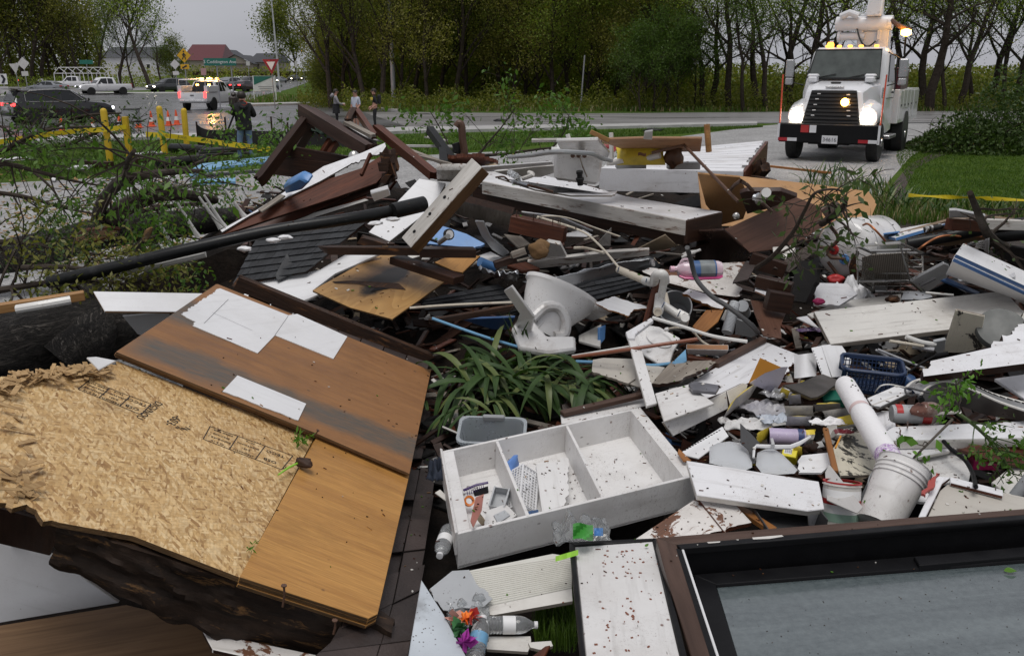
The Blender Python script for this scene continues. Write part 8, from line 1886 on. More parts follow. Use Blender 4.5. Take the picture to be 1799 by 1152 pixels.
SL("plywood_tip","amber plywood tip reaching out beyond the crossing plank","plywood",m['burnt']and[m['ply_low'],m['ply_edge']],'E',[(1010,850),(1090,815),(1255,815),(1160,905),(1110,895)],[.13,.14,.14,.12,.12],.018)
SL("white_wallboard","big white wallboard sheet lying behind the tilted roof decking",0,'white_clean|gypsum','E',[(50,960),(400,890),(560,795),(730,800),(480,910),(360,1000),(395,1020),(300,1060),(60,990)],[.06,.1,.12,.14,.12,.08,.05,.03,.04],.02)
SL("white_wallboard","white wallboard corner beneath the rotten rafter",0,'white_clean','E',[(-80,1080),(20,1000),(280,1060),(360,1130),(300,1152)],[.0,.05,.0,.0,-.02],.015)
# pieces around the centre
SL("white_curved_piece","curved white plastic strip standing beside the bright blue board","plastic strip",'frost','a',[(398,515),(470,520),(530,650),(682,780),(635,808),(540,750),(455,640)],[.34,.34,.24,.1,.08,.1,.2],.012)
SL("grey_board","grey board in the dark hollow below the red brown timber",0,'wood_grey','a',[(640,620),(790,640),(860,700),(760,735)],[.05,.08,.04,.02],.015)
SL("white_plate_piece","white rounded laminate under the blue board's torn tip","laminate",'white_clean','a',[(430,800),(530,765),(635,820),(560,860),(500,850)],[.06,.1,.08,.05,.05],.012)
o=TB("blue_tube","stubby blue plastic tube end below the white laminate",0,'blue','a',[(440,850,.14),(560,900,.1)],.04,12)
BM_("timber_stub","dark timber end beside the blue tube","timber",'wood_dark','a',(560,850,.16),(740,790,.18),.06,.06)
BM_("timber_stub","grey timber scrap leaning on the dark timber end","timber",'wood_grey','a',(680,780,.2),(830,730,.22),.05,.05,.04)
SL("plaster_chunk","torn white plaster board with a brown bare patch in the hollow","plaster",'gypsum','a',[(860,800),(1010,690),(1110,710),(1182,850),(1080,865),(870,830)],[.16,.24,.24,.12,.1,.12],.03,jag=(3,4,5),amp=.012)
clod("bark_fiber","brown fibrous clump at the top of the torn plaster board","fibre clump",'cardb',PT('a',935,745,.24),.09,.04,.07,22)
BO_["bark_fiber"].data.materials[0]=pn_("brown_fibre",(.2,.115,.05),.9,bump=1)
SL("red_board","red brown board end below the torn plaster board",0,'wood_red','a',[(665,880),(820,850),(940,905),(790,925)],.12,.03)
SL("white_long_board","long white board running behind the metal flashing",0,'wood_white','a',[(835,855),(1180,815),(1500,775),(1850,755),(1850,800),(1560,830),(940,908)],[.12,.16,.18,.2,.18,.15,.09],.03)
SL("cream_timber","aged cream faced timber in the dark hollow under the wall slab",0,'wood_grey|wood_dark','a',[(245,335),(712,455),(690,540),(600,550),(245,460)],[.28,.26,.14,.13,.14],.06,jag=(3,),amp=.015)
BM_("red_timber","red brown timber with bent nails under the wall slab",0,'wood_red','a',(705,460,.26),(1150,560,.24),.13,.14)
for x in(745,885,1045,1090,1105):
 y=470+(x-745)*.22;TB("nail","bent nail standing on the red brown timber" if x!=745 else "tall nail at the end of the red brown timber","nail",'rust','a',[(x,y,.25),(x+4,y-45,.33)],.004,5,group="nails on the red brown timber")
SL("white_under","white board strip in the shade under the wall slab","board",'white','a',[(780,440),(1100,480),(1380,600),(1250,600),(1170,590),(1170,550),(860,470)],[.1,.12,.08,.05,.05,.06,.08],.015)
SL("white_under","small white board tip beside the red brown timber end","board",'white|wood_grey','a',[(1110,625),(1300,580),(1380,630),(1330,645),(1150,640)],[.1,.12,.1,.09,.09],.015)
SL("white_triangle","grey white triangular shard leaning in the hollow","shard",'gypsum','a',[(1420,690),(1530,570),(1525,720),(1440,722)],[.08,.2,.08,.06],.01)
TB("thin_pole","long thin cream pole reaching down to the drain trap",0,'pvc_old','F',[(150,545,.28),(400,625,.28),(520,715,.26),(632,845,.23)],.009,7)
TB("white_wire","white wire curling over the red brown timber",0,'pvc_old','a',[(915,490,.3),(1000,470,.34),(1180,490,.3),(1400,570,.22),(1600,640,.18)],.007,6)
TB("lath_splinter","pale wood splinter branching from the thin cream pole",0,'pvc_old','F',[(370,730,.18),(440,732,.2),(545,760,.22)],.012,6)
SL("brown_sliver","brown triangular board sliver in the hollow below the slab end","board",'cardb','F',[(725,748),(910,655),(980,720),(900,745)],[.08,.2,.18,.1],.012)
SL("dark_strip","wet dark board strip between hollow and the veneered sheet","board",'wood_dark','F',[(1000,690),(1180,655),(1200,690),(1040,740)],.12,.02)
TB("syringe","small pale plastic stick leaning above the pink jug","stick",'pvc','F',[(1010,785,.2),(1120,740,.24)],.01,7)
clod("grey_bag","grey crumpled plastic behind the pink jug board","plastic",pn_("grey_film",(.16,.17,.18),.3,amt=.5),PT('F',790,830,.05),.12,.07,.07,33)
# grey white tub standing upside down with valve
tb=em_("laundry_tub",M=frame(PT('F',385,245,.5),U(1,.05,0),U(0,-.12,1)));setp(tb,"white plastic laundry tub standing on end with faucet holes and drain","laundry tub")
def pP(x,y,Yd):return py(*P('F',x,y),Yd)
Yt=PT('F',380,355,.3).y
fr_=[pP(245,150,Yt-.05),pP(548,175,Yt-.05),pP(518,362,Yt),pP(246,330,Yt)]
dpv=U(0,.35,.04);b=MB();bk_=[fr_[0]+dpv+U(.02,0,.0),fr_[1]+dpv+U(-.02,0,0),fr_[2]+dpv*.9+U(-.05,0,.02),fr_[3]+dpv*.9+U(.05,0,.02)]
b.add(fr_+bk_,[(3,2,1,0),(4,5,6,7),(0,1,5,4),(1,2,6,5),(2,3,7,6),(3,0,4,7)]);ch_(tb,"basin",b,'hard_white',.03)
SL("tub_back",None,None,'hard_white','F',[(262,100),(510,92),(580,170),(560,215),(470,175),(290,155)],[.5,.5,.42,.4,.42,.44],.02,parent=tb)
ch_(tb,"rim",MB().tube([fr_[0]+U(-.02,-.02,.01),fr_[1]+U(.02,-.02,.01)],.022,8),'hard_white')
for x in(360,395,430):
 b=MB();p=pP(x,183,Yt-.075);b.lathe([(.02,0),(.02,.008),(.012,.01),(.012,.002)],14,axisM(p+U(0,.01,0),(0,-1,.1)));ch_(tb,"faucet_hole",b,'rust')
ch_(tb,"tie",MB().tube([pP(402,190,Yt-.08),pP(420,250,Yt-.07),pP(445,308,Yt-.05)],.006,6),'wood_grey')
ch_(tb,"drain_valve",MB().lathe([(.026,-.01),(.028,.03),(.036,.035),(.036,.055),(.024,.06),(.024,.09),(.03,.095),(.03,.12)],16,axisM(pP(405,350,Yt-.08),U(-.1,-.2,1))),'rubber')
TB("grey_hose","grey hose draped across the laundry tub's rim",0,'grey','F',[(-20,190,.42),(110,180,.5),(250,160,.56),(420,165,.56),(490,175,.54),(540,200,.5),(590,212,.46)],.014,8)
# far white porch slab and things on it
pf_=pl3('F',(540,255,1.36),(1375,270,1.32),(1505,95,1.55))
fs=em_("porch_slab",M=MT_(pf_.hit(*P('F',1000,200))));setp(fs,"white planked porch ceiling slab with a splintered end near the truck","wall section")
e0,e1,e2,e3=[pf_.hit(*P('F',*p))for p in((535,252),(1372,272),(1510,92),(640,175))]
for i in rg_(12):
 f0,f1=i/12,(i+.95)/12;r=RR_(i);g=1+r.u(-.03,.01);pts=[e0.lerp(e3,f0),e0.lerp(e3,f0)+(e1.lerp(e2,f0)-e0.lerp(e3,f0))*g,e0.lerp(e3,f1)+(e1.lerp(e2,f1)-e0.lerp(e3,f1))*(g-.01),e0.lerp(e3,f1)]
 ch_(fs,"plank",MB().hexa([p-pf_.n*.02 for p in pts],[p+pf_.n*.002*(i%3)for p in pts]),'white',.002,frame(pts[0],pts[1]-pts[0],pf_.n))
front("fascia",[P('F',520,253),P('F',1374,274)],pf_,.26,'white',.03,fs,out=.02)
front("end_frame",[P('F',1376,276),P('F',1514,96)],pf_,.26,'wood_red',.04,fs,out=.02)
for i,(x0,y0,x1,y1,l)in en_(((1400,300,1500,190,"dark splintered stud under the porch slab's end"),(1440,310,1525,215,"second dark splintered stud under the porch slab's end"),(1380,290,1570,325,"black splintered lath on the gravel at the porch slab's end"))):BM_("broken_stud",l,"stud",'wood_rot','F',(x0,y0,0),(x1,y1,.08),.1,.09,.1)
SL("tan_sheet","tan board sheet lying at the back of the porch slab","board",pn_("pinkish_tan",(.42,.24,.14),.6,amt=.25,dirt=.2),'F',[(490,90),(790,80),(1130,82),(1120,158),(700,160),(560,110)],[.3,.3,.3,.22,.22,.27],.02)
SL("white_lath","long white lath at the back of the laundry tub",0,'wood_white','F',[(115,92),(520,86),(520,98),(115,104)],.32,.02)
SL("white_block","small white card standing on the tan board sheet","card",'white_clean','F',[(788,45),(836,38),(832,88),(780,84)],[.42,.42,.32,.32],.012)
def rodY(nm,lab,cat,mt,x0,y0,x1,y1,r_):
 a=PT('F',x0,y0,.22);wire(nm,[a,py(*P('F',x1,y1),a.y)],r_,m[mt],lab,cat)
BM_("pine_stick","pale pine stick lying behind the laundry tub",0,'wood_pine','F',(465,25,.3),(580,80,.32),.04,.04)
rodY("pine_stake","thin pine stake standing upright on the porch slab","stake",'wood_pine',1170,160,1158,-5,0.03)
a=PT('F',830,165,.3);wire("rust_rod",[a,py(*P('F',1022,118),a.y),PT('F',1345,455,.4)],.014,m['rust'],"bent rusty rod reaching from the porch slab over the tan hardboard","rod",None,7,1)
rodY("white_peg","white upright rod beside the yellow bag on the slab","peg",'pvc',592,240,588,45,0.022)
rodY("white_peg","tiny white rod tip above the laundry tub","peg",'pvc',342,95,328,55,0.022)
yb_=pillow("chip_bag","bright yellow and brown snack bag lying on the porch slab","snack bag",[m['yellow'],m['yellow']],PT('F',762,172,.24),U(.24,0,0),U(0,.07,.1),.07)
b=MB();r=RR_(2)
rows_=[[PT('F',748+i*8,165+j*9-4*sin(i),.36)for i in rg_(7)]for j in rg_(3)];b.sheet(rows_);ch_(yb_,"brown_print",b,pn_("brown_print",(.16,.05,.02),.5))
cr_("red_green_bag","red green and white packaging beside the yellow snack bag","packaging",pn_("red_print",(.4,.05,.06),.4,amt=.7,dirt=.5,dirtc=(.2,.5,.1)),PT('F',635,170,.2),.2,.15,.16,51)
clod("brown_jar","brown glass jar on its side beside the white peg",0,'rust',PT('F',965,190,.24),.09,.08,.1,52)
box3("electric_box","grey electrical box on the porch slab's near edge","box",'grey','F',1018,240,.2,.32,.14,.07)
box3("electric_box","small grey box beside the laundry tub rim","box",'grey','F',705,232,.2,.3,.14,.08)
TB("white_pipe","white pipe lying along the porch slab in front of the bag",0,'pvc','F',[(560,225,.24),(760,205,.24),(880,180,.25)],.03,9)
tv_=em_("faucet_valve",M=MT_(PT('U',520,120,.42)));setp(tv_,"corroded valve with a white handle on the dark grey board","valve")
ch_(tv_,"handle",MB().tube([PT('U',520,115,.45),PT('U',585,50,.52)],.034,10),'pvc')
b=MB();b.tube([PT('U',450,100,.43),PT('U',540,125,.43)],.025,9);b.tube([PT('U',490,150,.4),PT('U',500,80,.46)],.02,8);ch_(tv_,"body",b,'galv')
ch_(tv_,"stem",MB().tube([PT('U',530,150,.42),PT('U',640,250,.34)],.014,7),'rust')
TB("iron_bracket","rusty bent bracket on the tan hardboard",0,'rust','F',[(1295,390,.38),(1360,330,.46),(1430,390,.4)],.016,6,2)
clod("knob","small round steel knob on the inner hardboard face",0,'chrome',PT('U',262,300,.32),.03,.02,.03,3,0,None,1,.05)
BM_("lath","tan wooden pole lying on the gravel behind the splintered end","pole",'wood_orange','P',(1350,290,-1.0),(1460,302,-1.0),.07,.05)
# ---------------------------------------------------------------- peak of broken framing
def bm2(name,label,cat,mat,reg,x0,y0,Y0,x1,y1,Y1,w,h,jag=0,roll=0,group=None):
 return beam(name,py(*P(reg,x0,y0),Y0),py(*P(reg,x1,y1),Y1),w,h,m[mat],label,cat,roll,None,group,jag)
bm2("rafter","dark brown rafter pair rising to the peak of the heap",0,'wood_dark','E',300,40,12.4,665,262,11.3,.12,.16,.05);BO_["rafter"].data.materials[0]=m['wood_mid']=wood("mid_brown_wood",(.035,.018,.013),(.085,.045,.033),.45)
bm2("rafter","second rafter lying against the first with a bleached end",0,'wood_mid','E',350,42,12.8,700,250,11.9,.1,.1,.04)
bm2("dark_post","dark charred post slanting down from the peak",0,'wood_dark','E',330,90,12.3,70,430,11.4,.11,.13,.08)
bm2("dark_post","second dark post slanting behind the first one",0,'wood_dark','E',345,120,12.6,220,330,12.1,.14,.14,.08)
bm2("cross_beam","dark horizontal beam under the peak",0,'wood_dark','E',170,250,12.1,560,320,11.9,.1,.15,.05)
bm2("cross_beam","charred lower beam behind the brown planks",0,'wood_dark','E',140,330,12.2,480,370,11.9,.16,.24,.05)
bm2("brown_brace","thin brown brace leaning in the frame of the peak",0,'wood_red','E',370,340,12.3,455,200,12.6,.06,.08)
bm2("brown_brace","second thin brown brace beside the green cloth",0,'wood_red','E',405,345,12.3,490,215,12.6,.06,.08)
cr_("green_cloth","dark green tarp scrap hanging in the frame of the peak","tarp",pn_("dark_green_cloth",(.012,.035,.02),.7),py(*P('E',385,190),12.7),.35,.2,.3,71)
bm2("apex_stick","dark stick leaning right at the top of the heap",0,'wood_rot','Q',470,850,12.5,600,600,12.9,.09,.07,.03)
bm2("apex_stick","long red brown stick crossing the top of the heap",0,'wood_red','Q',650,630,12.9,1010,1150,11.9,.07,.08,.03)
bm2("red_joist","red brown joist sloping down behind the peak",0,'wood_red','E',700,135,12.3,1015,395,11.2,.12,.1,.05)
bm2("red_joist","thin red lath sloping beside the joist",0,'wood_red','E',800,250,12.1,1000,390,11.3,.05,.06,.03)
bm2("grey_lath","pale grey lath sloping over the peak",0,'wood_grey','Q',430,860,12.4,1000,1150,11.8,.1,.04,.05)
bm2("grey_lath","grey splintered lath behind the red joist",0,'wood_grey','E',850,245,12.2,1130,350,11.6,.08,.03,.05)
bm2("grey_lath","second grey lath running down to the leaning beam",0,'wood_grey','E',900,280,11.9,1160,345,11.3,.05,.03,.04)
sl_("white_gable",'E',[(470,105),(560,120),(735,210),(640,190),(500,130)],Pl(py(*P('E',600,150),12.4),(-.2,-.6,.6)),.02,[m['white_clean']],"white triangular board behind the top rafter","board")
# long white and brown wall piece pointing down-left
pl_=Pl(py(*P('E',500,350),10.6),(.15,-.55,.85))
wp_=em_("wall_piece",M=frame(pl_.hit(*P('E',400,400)),pl_.hit(*P('E',750,215))-pl_.hit(*P('E',0,600)),pl_.n));setp(wp_,"long broken wall piece with white face and stacked red brown boards","wall section")
sl_("white_face",'E',[(-130,680),(60,575),(420,340),(620,270),(748,215),(752,262),(560,330),(400,420),(30,600),(-120,690)],Pl(pl_.p+pl_.n*.02,pl_.n),.02,[m['white'],m['wood_grey']],parent=wp_,jag=(4,5),amp=.02)
sl_("brown_board",'E',[(-120,692),(30,602),(400,422),(620,350),(750,268),(790,330),(700,430),(500,500),(240,585),(-120,705)],Pl(pl_.p-pl_.n*.01,pl_.n),.03,[m['wood_red'],m['wood_dark']],parent=wp_,axis=1)
for(pts,mt,o_)in(([(-110,708),(240,588),(600,450),(800,348),(815,400),(700,470),(500,540),(100,660),(-100,722)],'wood_dark',-.04),([(-100,716),(300,570),(560,490),(545,500),(330,600),(60,700),(-90,720)],'wood_red',-.02),([(0,712),(300,590),(640,470),(655,520),(400,600),(100,690),(20,722)],'wood_red',-.07)):
 sl_("side_board",'E',pts,Pl(pl_.p+pl_.n*o_,pl_.n+U(0,-.25,-.1)),.03,[m[mt],m['wood_dark']],parent=wp_,axis=0)
sl_("white_edge",'E',[(0,722),(300,606),(640,512),(660,520),(400,600),(30,728)],Pl(pl_.p-pl_.n*.065,pl_.n+U(0,-.2,-.1)),.012,[m['white_dirty']],parent=wp_)
bm2("splinter","dark splinter standing on the broken wall piece",0,'wood_red','E',620,390,10.3,672,270,10.5,.03,.04,.02)
for i,(x0,y0,x1,y1,l)in en_(((700,290,810,300,"torn dark board end at the broken wall piece"),(690,340,815,345,"second torn board end at the broken wall piece"),(720,400,800,405,"lowest torn board end at the broken wall piece"),(755,230,800,400,"dark upright splinter closing the broken wall piece"))):bm2("torn_board_end",l,"board",'wood_rot','E',x0,y0,10.55,x1,y1,10.5,.14,.1,.12)
# brackets of the eaves standing on the wall piece
for i,(x0,y0,x1,y1,l)in en_(((925,270,1040,465,"white gutter spike lowest on the wall piece"),(1050,180,1180,395,"white gutter spike second from the lower end"),(1185,155,1315,340,"white gutter spike touching its twin on the wall piece"),(1215,145,1335,335,"twin white gutter spike leaning with its neighbour"),(1340,110,1455,275,"white gutter spike topmost on the wall piece"))):
 p1=pl_.hit(*P('D',x1,y1));p0=py(*P('D',x0,y0),p1.y-.1);q=[p0,p0.lerp(p1,.55),p0.lerp(p1,.85),p1];b=MB();b.tube(q,[.012,.019,.024,.036],8);b.obj("gutter_spike",m['pvc'],None,l,"spike","white spikes along the wall piece")
# black pipe across the slope
TB("black_gutter","long black plastic drain pipe lying down the slope to the fallen tree","pipe",'black_pipe','P',[(86,496,.28),(200,470,.32),(330,438,.36),(480,405,.38),(610,385,.38),(735,362,.36)],.046,16)
b=MB();b.tube([PT('P',690,371,.375),PT('P',745,358,.37)],.062,18);b.obj("collar_ring",m['black_pipe'],None,"black collar at the upper end of the long drain pipe","collar")
TB("white_gutter","white split gutter length under the long black drain pipe",0,'pvc','P',[(224,473,.24),(290,458,.28),(360,442,.3)],.045,10)
for i,(x,y)in en_(((660,395),(690,388),(480,425),(500,420),(430,440))):
 clod("foam_scrap","white foam scrap clinging to the long drain pipe","foam scrap",'white_clean',PT('P',x,y-3,.44),.05,.03,.015,i+60)["group"]="foam scraps on the drain pipe"
SL("white_scrap","white rectangular scrap above the black drain pipe's end",0,'white_clean','E',[(672,490),(765,462),(776,495),(690,528)],[.5,.52,.48,.46],.03)
SL("blue_tub","light blue plastic tub tilted beside the broken wall piece",0,'blue','E',[(200,450),(285,405),(340,430),(300,470),(215,492)],[.1,.16,.16,.1,.05],.12,bevel=.02)
SL("grey_scrap","grey board scrap below the light blue tub","board",'wood_grey','E',[(70,570),(190,487),(215,495),(90,580)],[.0,.05,.05,.0],.02)
SL("blue_beam","light blue painted board lying on the grass before the cameraman","board",'blue_lt','A',[(985,905),(1060,862),(1450,820),(1560,818),(1555,832),(1150,880),(1000,925)],[-1.05]*7,.06)
SL("blue_beam","second light blue board lying on the gravel","board",'blue_lt','A',[(1010,945),(1240,935),(1240,955),(1020,960)],[-.95]*4,.06)
dome_=MB();dome_.lathe([(.07,-.05),(.07,0),(.06,.04),(.03,.07),(.001,.075)],16,MT_(py(*P('E',582,292),10.9)));dome_.obj("vent_hood",m['chrome'],None,"small domed steel vent cap on the white wall face","vent cap")
# pipes sticking up behind the peak
bm2("vent_stack","thick black vent pipe tilted up behind the heap","pipe",'black_pipe','E',985,145,12.6,1110,315,11.9,.1,.1);
b=MB();b.tube(sp_([py(*P('E',x,y),12.3)for x,y in((1150,300),(1170,270),(1160,200),(1155,130),(1142,112),(1128,130))],6),.05,10);o=b.obj("old_pipe",m['rust'],None,"old tan pipe with a hooked top standing behind the heap","pipe")
b=MB();b.tube([py(*P('E',x,y),12.4)for x,y in((1125,272),(1135,240),(1128,215))],.07,10);b.obj("black_joint",m['rubber'],None,"black pipe joint beside the old tan pipe","pipe joint")
bm2("white_rail","thin white rail lying level behind the peak",0,'pvc','E',830,232,12.3,1120,235,12.6,.035,.035)
bm2("white_lath","white lath on the grass behind the thin rail",0,'wood_white','E',960,183,14.5,1080,205,14.4,.06,.03)
bm2("black_pole","short black post at the foot of the tilted vent pipe","post",'black_pipe','E',1055,255,12,1060,340,11.6,.1,.1)
SL("brown_bits","red brown broken boards behind the wall block","board",'wood_red','E',[(1080,300),(1260,290),(1350,330),(1250,345),(1120,340)],[.12,.12,.1,.06,.06],.04,jag=(0,1),amp=.03)
SL("cardboard_scrap","tan cardboard scrap behind the leaning beam's top","cardboard",'cardb','E',[(1280,330),(1320,316),(1360,338),(1300,342)],.1,.02)
# ---------------------------------------------------------------- plants
m['strap']=lm_("strap_leaf",(.012,.032,.008),(.06,.115,.028),.2,6,.55)
m['strap_pale']=lm_("strap_leaf_pale",(.07,.11,.03),(.17,.2,.07),.2,3,.4)
def strapleaf(p,d,L,w,droop,twist=0,k=7):
 """arching strap leaf, folded along its midrib"""
 d=V(d).normalized();side=d.cross(U(0,0,1));side=side.normalized()if side.length>.01 else U(1,0,0);q=V(p);dd=d.copy();L_,C_,R_=[],[],[]
 for i in rg_(k+1):
  f=i/k;ww=w*(.55+.9*f if f<.4 else.91)*(1-max(0,(f-.55)/.45)**1.6)
  s=side*cos(twist*f)+dd.cross(side)*sin(twist*f);L_.append(q+s*ww+U(0,0,ww*.35));R_.append(q-s*ww+U(0,0,ww*.35));C_.append(q.copy())
  dd=(dd+U(0,0,-droop/k)).normalized();q=q+dd*(L/k)
 b=MB();b.sheet([L_,C_,R_]);return b
def sp2_(name,label,cx,n,seed,L=(.35,.6),w=.018,spread=.12,up=(.5,1.3),droop=(1.2,2.6),bias=(0,0),group=None,pale=.22):
 r=RR_(seed);root=em_(name,cx);setp(root,label,"plant",group)
 for i in rg_(n):
  a=r.random()*2*pi;d=U(cos(a)+bias[0],sin(a)*.9+bias[1],r.u(*up));p=V(cx)+U(r.g(0,spread),r.g(0,spread*.8),r.u(-.05,.02))
  b=strapleaf(p,d,r.u(*L),w*r.u(.7,1.25),r.u(*droop),r.u(-.7,.7));ch_(root,"leaf",b,'strap_pale' if r.random()<pale else 'strap')
 return root
sp2_("strap_leaved_plant","big clump of dark strap leaved plant between the decking and the toilet",PT('I',560,560,-.08),115,4,(.34,.66),.027,.17,(.35,1.2),(1.1,2.5),(.12,-.2))
sp2_("strap_leaved_plant","drooping strap leaves reaching over the white board behind the shelf unit",PT('I',960,560,.02),40,6,(.3,.55),.024,.12,(.3,.8),(1.4,2.6),(.55,-.35))
sp2_("strap_leaved_plant","upright thin strap leaves in front of the toilet foot",PT('I',640,400,-.05),12,7,(.3,.45),.009,.05,(2.2,3.5),(.2,.6))
sp2_("strap_leaved_plant","pale weedy leaves beside the storage bin",PT('I',380,690,-.05),20,8,(.25,.4),.016,.1,(.2,.7),(1.3,2.4),(-.3,-.3),None,.5)
# iris rows at the lawn edge
r=RR_(12)
IR=[(1440,320,"low iris tuft at the gravel by the tan hardboard"),(1478,318,"tall pointed iris tuft behind the tan hardboard"),(1515,330,"wide iris tuft near the lawn corner"),(1545,350,"iris tuft directly behind the water heater"),(1580,372,"thick iris clump with dead brown leaves"),(1600,345,"iris tuft just below the yellow tape"),(1635,362,"iris clump behind the red brown beam's end"),(1665,350,"iris tuft halfway along the yellow tape"),(1700,362,"iris clump behind the red brown beam"),(1740,365,"iris clump under the yellow tape's far end"),(1775,372,"iris clump beside the white beam end"),(1800,365,"iris clump cut by the edge of the view")]
for i,(u,v,l)in en_(IR):
 p=pz(u,v if u<1590 else v+18,0);sp2_("iris_plant",l,p,24,30+i,(.4,.7)if u<1590 else(.3,.5),.02,.2,(1.0,2.6),(.3,1.3),(0,0),"iris clumps along the lawn edge",.15)
def weeds(r_):
 u=r_.u(1400,1799);return pz(u,r_.u(325 if u<1570 else 362,398),0),r_.u(.08,.25)
blades("grass",weeds,5000,[m['grass_b'],m['grass_b'],m['straw'],m['grass_a']],33,.009)
# dark bark mulch between gravel and lawn
b=MB();q=[pz(u,v,.011)for u,v in((1700,256),(1640,268),(1600,288),(1580,310),(1560,335),(1480,380),(1400,430),(1400,520),(1900,560),(1900,400),(1700,385),(1600,362),(1590,330),(1610,295),(1650,275),(1700,262))];b.add(q,[list(rg_(len(q)))[::-1]]);b.obj("mulch_bed",m['soil'],kind='structure',M=I4,smooth=False)
def bh_(name,label,pts,radii,leafn,lsize,seed,leafm,twigs=10,tl=.5,droop=.2,bark='bark_far',spread=.08,cat="branch",parent=None,asp=.45,wig=.35):
 """a limb through given points with side twigs and leaves on the twigs"""
 r=RR_(seed);q=sp_(pts,6);n=len(q);rs=[radii[0]+(radii[1]-radii[0])*i/(n-1)for i in rg_(n)]
 b=MB();b.tube(q,rs,8);tips=[]
 for k in rg_(twigs):
  i=r.randrange(int(n*.2),n-1);d=(q[i+1]-q[i]).normalized();o=d.orthogonal().normalized();o=MR_(r.random()*6.3,3,d)@o
  dd=(d*.6+o*.8+U(0,0,-droop)).normalized();p=q[i].copy();L=tl*r.u(.4,1.1);tw=[p.copy()]
  for s in rg_(6):
   dd=(dd+U(r.g(0,wig*.5),r.g(0,wig*.5),r.g(0,wig*.4)-droop*.15)).normalized();p=p+dd*L/6;tw.append(p.copy());
   if s>1:tips.append(p.copy())
   if s in(2,4)and r.random()<.7:
    e=(dd+U(r.g(0,.7),r.g(0,.7),r.g(0,.5))).normalized();t2=[p.copy(),p+e*L*.25,p+e*L*.45+U(0,0,-.02)];b.tube(t2,[.004,.003,.002],3);tips+=t2[1:]
  b.tube(tw,[max(rs[i]*.45,.004)*(1-j/8)for j in rg_(7)],4)
 b2=MB()
 for _ in rg_(leafn):
  p=tips[r.randrange(len(tips))]+U(r.g(0,spread),r.g(0,spread),r.g(0,spread));quad_leaf(b2,p,lsize,r,0,asp,(r.g(0,.6),r.g(0,.6),-.6))
 root=em_(name,pts[0]);setp(root,label,cat);ch_(root,"limb",b,bark)
 if leafn:ch_(root,"foliage",b2,leafm)
 return root
m['leaf_e']=lm_("leaf_fresh",(.045,.11,.015),(.13,.24,.04),.4,4)
m['leaf_f']=lm_("leaf_yellow",(.10,.11,.02),(.25,.235,.06),.35,4)
m['leaf_g']=lm_("leaf_deep",(.03,.06,.012),(.075,.12,.03),.3,4)
# fallen tree: big trunk, arching limbs, hanging sprays
m['bark']=None
t=NT("furrowed_bark");v=t.co((1,1,1));n1=t.noise(t.co((1.6,9,9)),2.6,9,.68,1.2);n=t.noise(v,22,8,.7);h=t.math('ABSOLUTE',t.math('SUBTRACT',n1,.5));hh=t.math('ADD',t.rng(h,0,.12),t.mul(n,.6))
t.set(Col=t.mix(t.rng(hh,.25,1.2),(.008,.007,.006),(.10,.088,.077)),Roughness=.65,Spec=.3);t.bump(hh,1,.03);m['bark']=t.m
ft_=em_("fallen_tree",PT('P',60,570,.05));setp(ft_,"fallen dark furrowed tree trunk lying beside the torn roof decking","tree")
def trunk(nm,pts,rr,n=24,k=8,amp=.12,mat='bark',capmat=None):
 q=sp_([PT('P',*p)for p in pts],k);N=len(q);rs=[]
 for i in rg_(N):f=i/(N-1)*(len(rr)-1);a=min(int(f),len(rr)-2);rs.append(rr[a]+(rr[a+1]-rr[a])*(f-a))
 b=MB();b.tube(q,rs,n)
 b.v=[p+U(mn_(p*3),mn_(p*3+U(9,0,0)),mn_(p*3+U(0,9,0)))*amp*.4+U(0,0,mn_(p*11)*amp*.15)for p in b.v]
 M=frame(q[0],q[-1]-q[0],(0,0,1));return ch_(ft_,nm,b,mat,0,M)
trunk("trunk",[(-160,650,.0),(0,620,.05),(110,590,.08),(200,578,.06),(300,560,-.05)],[.3,.28,.25,.22,.18])
trunk("fork",[(110,640,.0),(165,585,.12),(160,530,.1),(150,500,.0)],[.17,.15,.13,.1])
trunk("second_trunk",[(-120,470,-.35),(60,440,-.3),(160,415,-.2),(300,395,-.3),(430,380,-.5)],[.2,.19,.17,.17,.14],amp=.08)
b=MB();a=PT('P',120,418,-.06);q=[PT('P',x,y,z)for x,y,z in((122,420,-.05),(150,405,.05),(190,400,.07),(208,402,.05),(205,412,-.02),(170,424,-.08),(135,428,-.09))];c=sum(q,V())/7;b.add(q+[c+U(0,-.06,.04)],[(i,(i+1)%7,7)for i in rg_(7)]);ch_(ft_,"torn_wood",b,'wood_pine')
ch_(ft_,"torn_rim",MB().tube(q+q[:1],.022,6),'wood_red')
def limb(nm,pts,r0,r1,bark='bark_far'):
 q=sp_([PT('D',*p)for p in pts],7);N=len(q);b=MB();b.tube(q,[r0+(r1-r0)*i/(N-1)for i in rg_(N)],10);ch_(ft_,nm,b,bark);return q
Q1=limb("arching_limb",[(600,340,-.35),(660,290,-.15),(740,220,.05),(860,165,.15),(980,142,.15),(1150,150,.05),(1280,175,-.1)],.12,.045)
Q2=limb("arching_limb",[(575,310,-.3),(600,210,.05),(660,120,.25),(720,60,.35),(820,35,.4),(1000,10,.35),(1200,0,.2)],.075,.02)
Q3=limb("limb",[(740,300,-.3),(840,250,-.15),(930,225,-.1),(1060,205,-.1),(1200,195,-.15)],.04,.018)
Q4=limb("limb",[(720,60,.35),(740,20,.45),(760,-60,.55),(800,-120,.6)],.025,.01)
Q5=limb("limb",[(800,180,.08),(860,130,.2),(940,108,.22),(1080,100,.15)],.03,.012)
ch_(ft_,"broken_limb",MB().tube([PT('D',770,530,.0),PT('D',830,450,.12),PT('D',890,345,.3)],[.03,.026,.012],8),'bark_far')
